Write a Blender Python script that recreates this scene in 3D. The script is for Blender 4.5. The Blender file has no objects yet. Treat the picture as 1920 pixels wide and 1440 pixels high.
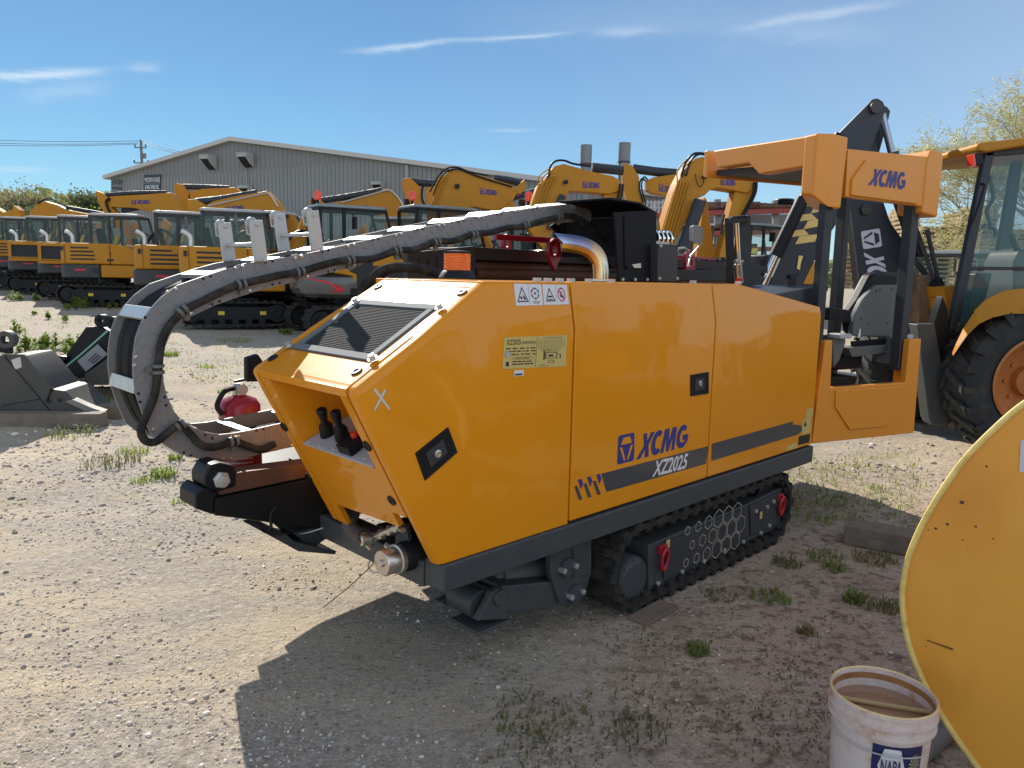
import bpy, bmesh, math, random
import numpy as np
from mathutils import Vector as V, Matrix
from math import sin, cos, pi, radians, atan, hypot
sc = bpy.context.scene
COL = sc.collection
# ------------------------------------------------------------------ camera
F, YH, ROLL, HC = 1420.0, 516.0, 0.02, 1.58
PITCH = atan((720 - YH) / F)
c_f = V((0, cos(PITCH), -sin(PITCH))); _r0 = V((1, 0, 0)); _u0 = _r0.cross(c_f)
c_r = _r0 * cos(ROLL) + _u0 * sin(ROLL); c_u = c_r.cross(c_f)
CAM = V((0, 0, HC))
cd = bpy.data.cameras.new('camera'); cam = bpy.data.objects.new('camera', cd); COL.objects.link(cam)
cd.sensor_width = 36; cd.lens = F / 1920 * 36; cd.clip_end = 3000; cd.clip_start = 0.05
m = Matrix.Identity(4)
for i in range(3):
    m[i][0] = c_r[i]; m[i][1] = c_u[i]; m[i][2] = -c_f[i]; m[i][3] = CAM[i]
cam.matrix_world = m
sc.camera = cam
# ------------------------------------------------------------------ light
SUN = V((sin(radians(-27.5)) * cos(radians(33)), cos(radians(-27.5)) * cos(radians(33)), sin(radians(33))))
SUN_EL = math.asin(SUN.z); SUN_AZ = math.atan2(SUN.x, SUN.y)
sl = bpy.data.lights.new('sun', 'SUN'); so = bpy.data.objects.new('sun', sl); COL.objects.link(so)
sl.energy = 3.3; sl.angle = radians(0.5); sl.color = (1.0, 0.93, 0.82)
so.rotation_euler = SUN.to_track_quat('Z', 'Y').to_euler()
w = bpy.data.worlds.new('World'); sc.world = w; w.use_nodes = True
wt = w.node_tree; wt.nodes.clear()
def wn(t, **k):
    n = wt.nodes.new(t)
    for a, b in k.items(): setattr(n, a, b)
    return n
def wl(a, b): wt.links.new(a, b)
sky = wn('ShaderNodeTexSky', sky_type='NISHITA', sun_disc=False, sun_elevation=SUN_EL, sun_rotation=SUN_AZ, altitude=50, air_density=1.0, dust_density=0.1, ozone_density=2.5)
bgn = wn('ShaderNodeBackground'); bgn.inputs['Strength'].default_value = 0.15
out = wn('ShaderNodeOutputWorld'); wl(bgn.outputs[0], out.inputs[0])
def wm(op, a, b=None, c=None):
    n = wn('ShaderNodeMath', operation=op)
    for i, x in enumerate((a, b, c)):
        if x is None: continue
        if isinstance(x, (int, float)): n.inputs[i].default_value = x
        else: wl(x, n.inputs[i])
    return n.outputs[0]
SKY_TINT = (.142, .232, .292); SKY_FILL = (3.3, 3.5, 3.7)
tc = wn('ShaderNodeTexCoord'); sx = wn('ShaderNodeSeparateXYZ'); wl(tc.outputs['Generated'], sx.inputs[0])
az_ = wm('ARCTAN2', sx.outputs[0], sx.outputs[1]); el_ = wm('ARCSINE', sx.outputs[2])
nz = wn('ShaderNodeTexNoise'); nz.inputs['Scale'].default_value = 9; nz.inputs['Detail'].default_value = 7; nz.inputs['Roughness'].default_value = 0.65
mp = wn('ShaderNodeMapping'); mp.inputs['Scale'].default_value = (1.0, 1.0, 4.5); wl(tc.outputs['Generated'], mp.inputs[0]); wl(mp.outputs[0], nz.inputs['Vector'])
tot = None
def pix_dir(x, y):
    d = (c_f + c_r * ((x - 960) / F) - c_u * ((y - 720) / F)).normalized()
    return math.atan2(d.x, d.y), math.asin(d.z)
# thin cirrus streaks (each: two ends given as sky directions, half width in radians, strength)
for (x0, y0, x1, y1, wd, st) in ((680, 92, 880, 76, .0030, .6), (880, 76, 1055, 62, .0026, .45), (1400, 50, 1660, 4, .005, .4), (1360, 70, 1640, 55, .012, .16),
                                 (-60, 140, 190, 132, .0045, .65), (40, 172, 200, 160, .008, .2), (240, 128, 300, 126, .005, .28), (910, 246, 1000, 244, .002, .25), (1110, 62, 1230, 52, .006, .22), (-40, 318, 90, 322, .004, .3), (900, 35, 1500, 20, .02, .1)):
    a0, e0 = pix_dir(x0, y0); a1, e1 = pix_dir(x1, y1)
    L_ = hypot(a1 - a0, e1 - e0); ca, sa = (a1 - a0) / L_, (e1 - e0) / L_
    da = wm('SUBTRACT', az_, (a0 + a1) / 2); de = wm('SUBTRACT', el_, (e0 + e1) / 2)
    p = wm('DIVIDE', wm('ADD', wm('MULTIPLY', da, ca), wm('MULTIPLY', de, sa)), L_ * .5)
    q = wm('DIVIDE', wm('SUBTRACT', wm('MULTIPLY', de, ca), wm('MULTIPLY', da, sa)), wd)
    nq = wm('ADD', q, wm('MULTIPLY', wm('SUBTRACT', nz.outputs[0], .5), 5.0))
    g = wm('EXPONENT', wm('MULTIPLY', wm('ADD', wm('POWER', wm('ABSOLUTE', p), 3.0), wm('MULTIPLY', nq, nq)), -1.0))
    g = wm('MULTIPLY', g, st)
    tot = g if tot is None else wm('ADD', tot, g)
tot = wm('MULTIPLY', tot, wm('MULTIPLY', nz.outputs[0], 1.5))
tot = wm('MINIMUM', tot, .9)
def vm(op, a, b):
    n = wn('ShaderNodeVectorMath', operation=op)
    for i, x in enumerate((a, b)):
        if isinstance(x, tuple): n.inputs[i].default_value = x
        else: wl(x, n.inputs[i])
    return n
graded = vm('MULTIPLY', sky.outputs[0], SKY_TINT).outputs[0]
graded = vm('DIVIDE', graded, vm('ADD', vm('MULTIPLY', graded, (.06, .05, .05)).outputs[0], (1, 1, 1)).outputs[0]).outputs[0]
# white fill added to the sky away from the sun, lifts the shade
sky_fill = wm('MULTIPLY', wm('SUBTRACT', 1.0, vm('DOT_PRODUCT', tc.outputs['Generated'], tuple(SUN)).outputs['Value']), .5)
vs_ = wn('ShaderNodeVectorMath', operation='SCALE'); vs_.inputs[0].default_value = SKY_FILL; wl(sky_fill, vs_.inputs['Scale'])
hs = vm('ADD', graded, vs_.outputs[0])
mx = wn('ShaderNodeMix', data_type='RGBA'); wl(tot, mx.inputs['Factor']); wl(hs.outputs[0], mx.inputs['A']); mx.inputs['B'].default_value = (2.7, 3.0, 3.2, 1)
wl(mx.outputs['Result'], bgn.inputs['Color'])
sc.view_settings.view_transform = 'Standard'; sc.view_settings.look = 'None'; sc.view_settings.gamma = 1; sc.view_settings.exposure = 1.1
sc.view_settings.use_curve_mapping = False
try:
    sc.cycles.max_bounces = 6; sc.cycles.diffuse_bounces = 3; sc.cycles.glossy_bounces = 3; sc.cycles.transparent_max_bounces = 16; sc.cycles.sample_clamp_indirect = 6
except Exception: pass
# ------------------------------------------------------------------ pixel -> point helpers
def ray(x, y): return c_f + c_r * ((x - 960) / F) - c_u * ((y - 720) / F)
def hit(x, y, p, n):
    d = ray(x, y); return CAM + d * ((V(p) - CAM).dot(n) / d.dot(n))
def gz(x, y):
    d = hypot(x, y); t = min(max(0.0, d - 5.5), 42.0); return 0.027 * t * t / (t + 3.0)
def gpt(x, y):
    z = 0.0
    for _ in range(12):
        p = hit(x, y, (0, 0, z), V((0, 0, 1)))
        if p.y <= 0: return None
        z = gz(p.x, p.y)
    return V((p.x, p.y, z))
def vplane(px, Y, az=0.0):
    """vertical plane at depth Y under picture column px, its horizontal direction turned az from +X; gives a function pixel -> point"""
    p0 = hit(px, 500, (0, Y, 0), V((0, 1, 0))); n = V((-sin(az), cos(az), 0))
    f = lambda x, y, off=0.0: hit(x, y, p0 + n * off, n)
    f.n = n; return f
# ------------------------------------------------------------------ materials
MATS = {}
def mat(name, col, rough=.5, metal=0.0, spec=.5, coat=0.0, alpha=1.0, noise=None, bump=None, emit=None, trans=0.0):
    """noise=(scale, amount, dark colour) mottles the base colour; bump=(scale, strength, distance)"""
    if name in MATS: return MATS[name]
    mt = bpy.data.materials.new(name); mt.use_nodes = True; nt = mt.node_tree; b = nt.nodes['Principled BSDF']
    b.inputs['Base Color'].default_value = (*col, 1); b.inputs['Roughness'].default_value = rough; b.inputs['Metallic'].default_value = metal
    b.inputs['Specular IOR Level'].default_value = spec; b.inputs['Coat Weight'].default_value = coat; b.inputs['Coat Roughness'].default_value = .07
    b.inputs['Alpha'].default_value = alpha; b.inputs['Transmission Weight'].default_value = trans
    if emit: b.inputs['Emission Color'].default_value = (*emit[0], 1); b.inputs['Emission Strength'].default_value = emit[1]
    tcn = nt.nodes.new('ShaderNodeTexCoord')
    if noise:
        n = nt.nodes.new('ShaderNodeTexNoise'); n.inputs['Scale'].default_value = noise[0]; n.inputs['Detail'].default_value = 6; n.inputs['Roughness'].default_value = .65
        nt.links.new(tcn.outputs['Object'], n.inputs['Vector'])
        r = nt.nodes.new('ShaderNodeMapRange'); r.inputs['From Min'].default_value = .42; r.inputs['From Max'].default_value = .75; r.inputs['To Max'].default_value = noise[1]
        nt.links.new(n.outputs[0], r.inputs[0])
        x = nt.nodes.new('ShaderNodeMix'); x.data_type = 'RGBA'; x.inputs['A'].default_value = (*col, 1); x.inputs['B'].default_value = (*noise[2], 1)
        nt.links.new(r.outputs[0], x.inputs['Factor']); nt.links.new(x.outputs['Result'], b.inputs['Base Color'])
        r2 = nt.nodes.new('ShaderNodeMapRange'); r2.inputs['To Min'].default_value = rough * .85; r2.inputs['To Max'].default_value = min(1, rough * 1.25)
        nt.links.new(n.outputs[0], r2.inputs[0]); nt.links.new(r2.outputs[0], b.inputs['Roughness'])
    if bump:
        n = nt.nodes.new('ShaderNodeTexNoise'); n.inputs['Scale'].default_value = bump[0]; n.inputs['Detail'].default_value = 3
        nt.links.new(tcn.outputs['Object'], n.inputs['Vector'])
        bp = nt.nodes.new('ShaderNodeBump'); bp.inputs['Strength'].default_value = bump[1]; bp.inputs['Distance'].default_value = bump[2]
        nt.links.new(n.outputs[0], bp.inputs['Height']); nt.links.new(bp.outputs[0], b.inputs['Normal'])
        if coat: nt.links.new(bp.outputs[0], b.inputs['Coat Normal'])
    MATS[name] = mt; return mt
PAINT = mat('orange_paint', (.76, .275, .006), .45, spec=.12, coat=.52, noise=(1.7, .10, (.62, .235, .015)), bump=(1.7, .55, .022))
PAINT_C = mat('cab_paint', (.74, .275, .022), .42, coat=.15, noise=(5, .12, (.60, .27, .05)), bump=(60, .12, .002))
PAINT_B = mat('machine_yellow', (.47, .205, .013), .5, spec=.2, coat=.06, noise=(2.5, .35, (.34, .15, .02)))
PAINT_D = mat('scuffed_yellow', (.66, .37, .055), .42, coat=.15, noise=(5, .35, (.50, .26, .05)), bump=(3, .2, .01))
DARK = mat('dark_grey_paint', (.040, .043, .047), .5, spec=.35, noise=(6, .4, (.065, .062, .058)))
FRAME = mat('frame_grey', (.050, .058, .062), .45, spec=.4, noise=(9, .35, (.10, .095, .085)))
BLACK = mat('black_paint', (.009, .010, .012), .45, spec=.25, noise=(5, .4, (.022, .021, .020)))
BRKT = mat('bracket_black', (.008, .009, .013), .5, spec=.18, noise=(5, .3, (.014, .014, .016)))
NAVY = mat('navy_black_paint', (.020, .024, .034), .45, noise=(4, .3, (.035, .038, .045)))
RUBBER = mat('rubber', (.018, .0175, .017), .8, spec=.25, noise=(20, .8, (.085, .073, .06)))
TYRE = mat('tyre_rubber', (.022, .024, .025), .8, noise=(7, .7, (.075, .07, .06)))
STEEL = mat('zinc_steel', (.225, .22, .22), .5, metal=.25, noise=(9, .35, (.175, .17, .168)))
GALV = mat('galvanised_steel', (.62, .62, .60), .4, metal=.7, noise=(25, .5, (.42, .42, .42)))
CHROME = mat('chrome', (.78, .78, .78), .08, metal=1.0)
BRIGHT = mat('bare_metal', (.62, .58, .52), .28, metal=.9, noise=(30, .4, (.40, .36, .32)))
RED = mat('red_paint', (.36, .012, .025), .35, coat=.2)
RUSTB = mat('rusty_brown_steel', (.085, .040, .026), .5, noise=(7, .9, (.16, .055, .028)))
PLAST = mat('grey_plastic', (.12, .125, .12), .55, noise=(30, .3, (.17, .165, .16)))
LGREY = mat('light_grey', (.42, .42, .43), .5)
WHITE = mat('white_sticker', (.72, .69, .68), .5)
CREAM = mat('cream_plate', (.70, .56, .20), .35, metal=.3)
BLUE = mat('logo_blue', (.030, .040, .20), .45)
INK = mat('ink', (.012, .012, .014), .6)
STRIPE = mat('stripe_grey', (.050, .056, .062), .35, coat=.3)
YTAPE = mat('chevron_yellow', (.80, .56, .18), .5)
AMBER = mat('amber_lens', (.95, .20, .01), .2, coat=.5, trans=.25, bump=(45, .8, .01))
REDL = mat('red_lens', (.75, .05, .02), .2, coat=.4)
GLASS = mat('cab_glass', (.10, .19, .18), .03, spec=.5, alpha=.24)
GLASS2 = mat('tinted_glass', (.05, .17, .18), .03, spec=.7, alpha=.42)
SILVERTOP = mat('cab_roof_grey', (.40, .41, .42), .3, coat=.3)
WOOD = mat('weathered_timber', (.20, .165, .125), .85, noise=(9, .8, (.10, .08, .06)), bump=(35, .5, .01))
PALLET = mat('pallet_wood', (.52, .38, .20), .85, noise=(12, .7, (.25, .18, .10)))
EXH = None
# ------------------------------------------------------------------ mesh builder
class MB:
    def __init__(s): s.v = []; s.f = []; s.m = []
    def add(s, vs, fs, mi=0):
        o = len(s.v); s.v += [V(p) for p in vs]; s.f += [tuple(i + o for i in f) for f in fs]; s.m += [mi] * len(fs); return s
    def hexa(s, p, mi=0):
        return s.add(p, [(0, 3, 2, 1), (4, 5, 6, 7), (0, 1, 5, 4), (1, 2, 6, 5), (2, 3, 7, 6), (3, 0, 4, 7)], mi)
    def box(s, c, d, R=None, mi=0):
        c = V(c); h = [x / 2 for x in d]; ps = [V((a * h[0], b * h[1], e * h[2])) for e in (-1, 1) for (a, b) in ((-1, -1), (1, -1), (1, 1), (-1, 1))]
        if R is not None: ps = [R @ p for p in ps]
        return s.hexa([c + p for p in ps], mi)
    def bx(s, x0, x1, y0, y1, z0, z1, mi=0): return s.box(((x0 + x1) / 2, (y0 + y1) / 2, (z0 + z1) / 2), (x1 - x0, y1 - y0, z1 - z0), None, mi)
    def bar(s, p0, p1, wd, ht, up=(0, 0, 1), mi=0):
        p0 = V(p0); p1 = V(p1); d = (p1 - p0).normalized(); sd = d.cross(V(up))
        if sd.length < 1e-4: sd = d.cross(V((1, 0, 0)))
        sd.normalize(); u = sd.cross(d); a = sd * wd / 2; b = u * ht / 2
        return s.hexa([p0 - a - b, p0 + a - b, p1 + a - b, p1 - a - b, p0 - a + b, p0 + a + b, p1 + a + b, p1 - a + b], mi)
    def prism(s, poly, vec, mi=0):
        poly = [V(p) for p in poly]; vec = V(vec); n = len(poly)
        nr = V((0, 0, 0))
        for i in range(n): nr += poly[i].cross(poly[(i + 1) % n])
        if nr.dot(vec) > 0: poly = poly[::-1]
        return s.add(poly + [p + vec for p in poly], [tuple(range(n)), tuple(range(2 * n - 1, n - 1, -1))] + [(i, i + n, (i + 1) % n + n, (i + 1) % n) for i in range(n)], mi)
    def face(s, poly, mi=0): return s.add(poly, [tuple(range(len(poly)))], mi)
    def tube(s, pts, r, n=8, mi=0, cap=True, closed=False):
        pts = [V(p) for p in pts]; k = len(pts); rs = r if isinstance(r, (list, tuple)) else [r] * k
        t0 = (pts[1] - pts[0]).normalized(); a = t0.orthogonal().normalized(); o = len(s.v); pt = t0
        for i, p in enumerate(pts):
            t = (pts[min(i + 1, k - 1)] - pts[max(i - 1, 0)]).normalized()
            q = pt.rotation_difference(t); a = (q @ a).normalized(); pt = t; b = t.cross(a)
            for j in range(n):
                g = 2 * pi * j / n; s.v.append(p + (a * cos(g) + b * sin(g)) * rs[i])
        for i in range(k - 1):
            for j in range(n):
                s.f.append((o + i * n + j, o + i * n + (j + 1) % n, o + (i + 1) * n + (j + 1) % n, o + (i + 1) * n + j)); s.m.append(mi)
        if cap:
            s.f.append(tuple(o + j for j in range(n))[::-1]); s.m.append(mi); s.f.append(tuple(o + (k - 1) * n + j for j in range(n))); s.m.append(mi)
        return s
    def cyl(s, p0, p1, r, r2=None, n=16, mi=0): return s.tube([p0, p1], [r, r if r2 is None else r2], n, mi)
    def lathe(s, prof, c, ax=(0, 0, 1), n=24, mi=0, cap=False):
        c = V(c); ax = V(ax).normalized(); a = ax.orthogonal().normalized(); b = ax.cross(a); o = len(s.v); k = len(prof)
        for (r, h) in prof:
            for j in range(n):
                g = 2 * pi * j / n; s.v.append(c + ax * h + (a * cos(g) + b * sin(g)) * r)
        for i in range(k - 1):
            for j in range(n):
                s.f.append((o + i * n + j, o + i * n + (j + 1) % n, o + (i + 1) * n + (j + 1) % n, o + (i + 1) * n + j)); s.m.append(mi)
        if cap:
            s.f.append(tuple(o + j for j in range(n))[::-1]); s.m.append(mi); s.f.append(tuple(o + (k - 1) * n + j for j in range(n))); s.m.append(mi)
        return s
    def build(s, name, mats, parent=None, bevel=0, seg=2, smooth=40, world=False, kind=None, fix=True):
        me = bpy.data.meshes.new(name)
        vs = s.v
        if world and parent is not None:
            p = parent; M = Matrix.Identity(4)
            while p is not None: M = Matrix.LocRotScale(p.location, p.rotation_euler, p.scale) @ M; p = p.parent
            I = M.inverted(); vs = [I @ x for x in vs]
        me.from_pydata([tuple(x) for x in vs], [], s.f)
        for mm in (mats if isinstance(mats, (list, tuple)) else [mats]): me.materials.append(mm)
        me.polygons.foreach_set('material_index', s.m)
        if fix:
            bm = bmesh.new(); bm.from_mesh(me); bmesh.ops.recalc_face_normals(bm, faces=bm.faces); bm.to_mesh(me); bm.free()
        if smooth:
            me.polygons.foreach_set('use_smooth', [True] * len(me.polygons)); me.set_sharp_from_angle(angle=radians(smooth))
        me.update()
        o = bpy.data.objects.new(name, me); COL.objects.link(o)
        if parent is not None: o.parent = parent
        if bevel:
            md = o.modifiers.new('bevel', 'BEVEL'); md.width = bevel; md.segments = seg; md.limit_method = 'ANGLE'; md.angle_limit = radians(35); md.harden_normals = True; md.use_clamp_overlap = True
        if kind: o['kind'] = kind
        return o
def _each(s, name, mats, parent=None, limit=100, **k):
    """every separate piece of the builder becomes a part of its own"""
    n = len(s.v); par = list(range(n))
    def fd(i):
        while par[i] != i: par[i] = par[par[i]]; i = par[i]
        return i
    for f in s.f:
        for j in f[1:]: par[fd(j)] = fd(f[0])
    g = {}
    for f, mi in zip(s.f, s.m): g.setdefault(fd(f[0]), []).append((f, mi))
    ks = list(g); o = []
    for i, r in enumerate(ks[:limit] if len(ks) > limit else ks):
        b = MB(); mp_ = {}
        for f, mi in g[r]:
            for j in f:
                if j not in mp_: mp_[j] = len(b.v); b.v.append(s.v[j])
            b.f.append(tuple(mp_[j] for j in f)); b.m.append(mi)
        o.append(b.build(name, mats, parent, **k))
    if len(ks) > limit:
        b = MB()
        for r in ks[limit:]:
            mp_ = {}
            for f, mi in g[r]:
                for j in f:
                    if j not in mp_: mp_[j] = len(b.v); b.v.append(s.v[j])
                b.f.append(tuple(mp_[j] for j in f)); b.m.append(mi)
        b.build(name, mats, parent, kind='stuff', **k)
    return o
MB.build_each = _each
def thing(name, label, cat, loc=(0, 0, 0), rz=0.0, group=None):
    o = bpy.data.objects.new(name, None); COL.objects.link(o); o.location = loc; o.rotation_euler = (0, 0, rz); o.empty_display_size = .2
    return tag(o, label, cat, group)
def tag(o, label, cat, group=None):
    o['label'] = label; o['category'] = cat
    if group: o['group'] = group
    return o
def copy_tree(o, parent=None):
    c = o.copy(); COL.objects.link(c); c.parent = parent
    for ch in list(o.children): copy_tree(ch, c)
    return c
# ------------------------------------------------------------------ lettering
_txt = {}
def text2d(body, bold=0.0, shear=0.0):
    """flat letters: vertices scaled to height 1 (cap height), left edge at 0"""
    k = (body, bold, shear)
    if k in _txt: return _txt[k]
    cu = bpy.data.curves.new('t', 'FONT'); cu.body = body; cu.size = 1; cu.offset = bold; cu.shear = shear; cu.resolution_u = 3
    ob = bpy.data.objects.new('t', cu); COL.objects.link(ob)
    dg = bpy.context.evaluated_depsgraph_get(); me = ob.evaluated_get(dg).to_mesh()
    vs = [v.co.copy() for v in me.vertices]; fs = [tuple(p.vertices) for p in me.polygons]
    ob.evaluated_get(dg).to_mesh_clear(); bpy.data.objects.remove(ob); bpy.data.curves.remove(cu)
    x0 = min(v.x for v in vs); x1 = max(v.x for v in vs); y0 = min(v.y for v in vs); y1 = max(v.y for v in vs)
    vs = [((v.x - x0) / (x1 - x0), (v.y - y0) / (y1 - y0)) for v in vs]
    _txt[k] = (vs, fs, (x1 - x0) / (y1 - y0)); return _txt[k]
def put_text(mb, body, q, mi=0, bold=0.0, shear=0.0):
    """letters filling the quad q = (bottom-left, bottom-right, top-right, top-left)"""
    vs, fs, _ = text2d(body, bold, shear); a, b, c, d = [V(p) for p in q]
    mb.add([(a * (1 - x) + b * x) * (1 - y) + (d * (1 - x) + c * x) * y for x, y in vs], fs, mi)
def put_poly(mb, polys, q, mi=0):
    a, b, c, d = [V(p) for p in q]
    for P in polys: mb.face([(a * (1 - x) + b * x) * (1 - y) + (d * (1 - x) + c * x) * y for x, y in P], mi)
def arc(cx, cy, rx, ry, a0, a1, n): return [(cx + rx * cos(radians(a0 + (a1 - a0) * i / n)), cy + ry * sin(radians(a0 + (a1 - a0) * i / n))) for i in range(n + 1)]
def _letters():
    X = [(0, 1), (.19, 1), (.27, .66), (.40, 1), (.60, 1), (.375, .5), (.50, 0), (.30, 0), (.235, .34), (.09, 0), (-.12, 0), (.15, .5)]
    Cc = arc(.85, .5, .31, .52, 48, 312, 14) + arc(.87, .5, .13, .27, 300, 60, 10)
    M = [(1.08, 0), (1.18, 1), (1.42, 1), (1.47, .45), (1.59, 1), (1.83, 1), (1.82, 0), (1.66, 0), (1.66, .58), (1.52, 0), (1.38, 0), (1.32, .58), (1.24, 0)]
    G = arc(2.20, .5, .33, .52, 48, 356, 16)[:-1] + [(2.53, .02), (2.53, .56), (2.22, .56), (2.22, .34), (2.34, .34), (2.34, .26)] + arc(2.22, .5, .16, .28, 300, 52, 9)
    sh = lambda P, k: [((x + k * y + .12) / 2.86, y) for x, y in P]
    return [sh(X, .16), sh(Cc, .13), sh(M, .11), sh(G, .12)]
LET = _letters()
def put_badge(mb, q, fg=0, hole=1, lift=None):
    """rounded square badge with hexagon-and-triangle mark; fg colour plate, marks one step proud in the hole colour"""
    a, b, c, d = [V(p) for p in q]; n = lift
    rr = [(x, y) for (cx, cy, a0) in ((.9, .1, 270), (.9, .9, 0), (.1, .9, 90), (.1, .1, 180)) for (x, y) in arc(cx, cy, .1, .1, a0, a0 + 90, 3)]
    put_poly(mb, [rr], q, fg)
    q2 = [p + n for p in (a, b, c, d)]
    put_poly(mb, [[(.30, .90), (.70, .90), (.84, .66), (.16, .66)], [(.10, .58), (.24, .58), (.46, .10), (.36, .10)], [(.90, .58), (.76, .58), (.54, .10), (.64, .10)]], q2, hole)
def frange(a, b, n): return [a + (b - a) * i / (n - 1) for i in range(n)]
def catmull(pts, k=6):
    pts = [V(p) for p in pts]; P = [pts[0] * 2 - pts[1]] + pts + [pts[-1] * 2 - pts[-2]]; o = []
    for i in range(1, len(P) - 2):
        for j in range(k):
            t = j / k; a, b, c, d = P[i - 1], P[i], P[i + 1], P[i + 2]
            o.append(((b * 2) + (c - a) * t + (a * 2 - b * 5 + c * 4 - d) * t * t + (b * 3 - a - c * 3 + d) * t ** 3) * .5)
    return o + [pts[-1]]
# ================================================================== the drill rig
_O = hit(1165, 1165, (0, 0, 0), V((0, 0, 1)))
_d = ray(2420, 545); _d.z = 0; RU = _d.normalized(); RV = V((-RU.y, RU.x, 0)); RZ = math.atan2(RU.y, RU.x)
rig = thing('drill_rig', 'large orange horizontal drilling rig on rubber tracks with silver cable chain, nearest machine', 'drilling rig', _O, RZ)
RM = Matrix.LocRotScale(_O, rig.rotation_euler, None); RI = RM.inverted()
def lhit(x, y, p, n):
    """picture point -> rig coordinates, on the plane through rig point p with rig normal n"""
    return RI @ hit(x, y, RM @ V(p), RM.to_3x3() @ V(n))
def S(x, y, off=0.0): return lhit(x, y, (0, off, 0), (0, 1, 0))
ZC, ZT, LEAN = 1.37, 1.558, .035          # crease, top and inward lean of the upper side band
def SL(x, y, out=0.0):                     # on the leaning upper band
    n = V((0, -1, LEAN / (ZT - ZC))).normalized(); return lhit(x, y, V((0, 0, ZC)) + n * out, n)
def slab(name, outer, loop, inner_v, mats, parent, edges=None, bevel=.006, **k):
    """side cover: outer faces (already bent), a boundary loop, and a flat inner face at inner_v"""
    pts = []; idx = {}
    for P in outer:
        for p in P:
            t = tuple(round(c, 4) for c in p)
            if t not in idx: idx[t] = len(pts); pts.append(V(p))
    n = len(pts); fs = [tuple(idx[tuple(round(c, 4) for c in p)] for p in P) for P in outer]
    lp = [idx[tuple(round(c, 4) for c in p)] for p in loop]
    vs = pts + [V((p.x, inner_v + p.y, p.z)) for p in pts]
    ff = fs + [tuple(i + n for i in f[::-1]) for f in fs]
    for i in range(len(lp)):
        a, b = lp[i], lp[(i + 1) % len(lp)]; ff.append((a, b, b + n, a + n))
    me = MB(); me.add(vs, ff)
    o = me.build(name, mats, parent, 0, smooth=0)
    if edges:
        bm = bmesh.new(); bm.from_mesh(o.data); es = [e for e in bm.edges if edges(e.verts[0].co, e.verts[1].co)]
        bmesh.ops.bevel(bm, geom=es, offset=edges.w, segments=5, profile=.5, affect='EDGES'); bm.to_mesh(o.data); bm.free()
    o.data.polygons.foreach_set('use_smooth', [True] * len(o.data.polygons)); o.data.set_sharp_from_angle(angle=radians(14 if not edges else 30))
    if bevel:
        md = o.modifiers.new('bevel', 'BEVEL'); md.width = bevel; md.segments = 2; md.limit_method = 'ANGLE'; md.angle_limit = radians(50); md.harden_normals = True
    return o
NB, NT = (-1.43, 1.21), (-.847, 1.558)     # nose and top of the slanted front, in (u, z)
sdir = V((NT[0] - NB[0], 0, NT[1] - NB[1])); SLEN = sdir.length; sdir.normalize(); snor = V((-sdir.z, 0, sdir.x))
BF = (-1.09, .557); fdir = V((BF[0] - NB[0], 0, BF[1] - NB[1])); FLEN = fdir.length; fdir.normalize(); fnor = V((fdir.z, 0, -fdir.x))
def SP(t, v, h=0.0): return V((NB[0], v, NB[1])) + sdir * t + snor * h
def FP(s, v, h=0.0): return V((NB[0], v, NB[1])) + fdir * s + fnor * h
uc = NB[0] + (NT[0] - NB[0]) * (ZC - NB[1]) / (NT[1] - NB[1])
# --- front cheeks (near and far): bent side cover with the nose
def cheek(v0, sgn, name, wdt):
    lo = [(BF[0], v0, BF[1]), (-.400, v0, BF[1]), (-.400, v0, ZC), (uc, v0, ZC), (NB[0], v0, NB[1])]
    up = [(uc, v0, ZC), (-.400, v0, ZC), (-.400, v0 + sgn * LEAN, ZT), (NT[0], v0 + sgn * LEAN, ZT)]
    lp = [lo[0], lo[1], lo[2], up[2], up[3], lo[3], lo[4]]
    def ed(a, b):
        on = lambda p: abs(p.y - v0) < .04 and (abs(p.y - v0) < 1e-4 or p.z > ZT - .01)
        if not (on(a) and on(b)): 
            # cross edge of the nose: round it as well
            return abs(a.x - NB[0]) < 1e-3 and abs(b.x - NB[0]) < 1e-3
        if abs(a.x + .40) < 1e-3 and abs(b.x + .40) < 1e-3: return False
        if abs(a.z - BF[1]) < 1e-3 and abs(b.z - BF[1]) < 1e-3: return False
        if abs(a.z - ZC) < 1e-3 and abs(b.z - ZC) < 1e-3: return False
        return True
    ed.w = .026
    return slab(name, [lo, up], lp, sgn * wdt, PAINT, rig, ed, .004)
near = cheek(0.0, 1, 'side_cover', .05)
far = cheek(.72, -1, 'side_cover', .05)
# --- door and rear cover
def door(u0, u1, name, topcut=None):
    lo = [(u0, 0, .565), (u1, 0, .565), (u1, 0, ZC), (u0, 0, ZC)]
    if topcut is None:
        up = [(u0, 0, ZC), (u1, 0, ZC), (u1, LEAN, ZT), (u0, LEAN, ZT)]; lp = [lo[0], lo[1], lo[2], up[2], up[3], lo[3]]
    else:
        up = [(u0, 0, ZC), (u1, 0, ZC), (u1, .012, 1.425), (.94, LEAN, ZT), (u0, LEAN, ZT)]; lp = [lo[0], lo[1], lo[2], up[2], up[3], up[4], lo[3]]
    return slab(name, [lo, up], lp, .04, PAINT, rig, None, .007)
d1 = door(-.388, .680, 'side_door'); d2 = door(.690, 1.91, 'side_cover', True)
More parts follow.
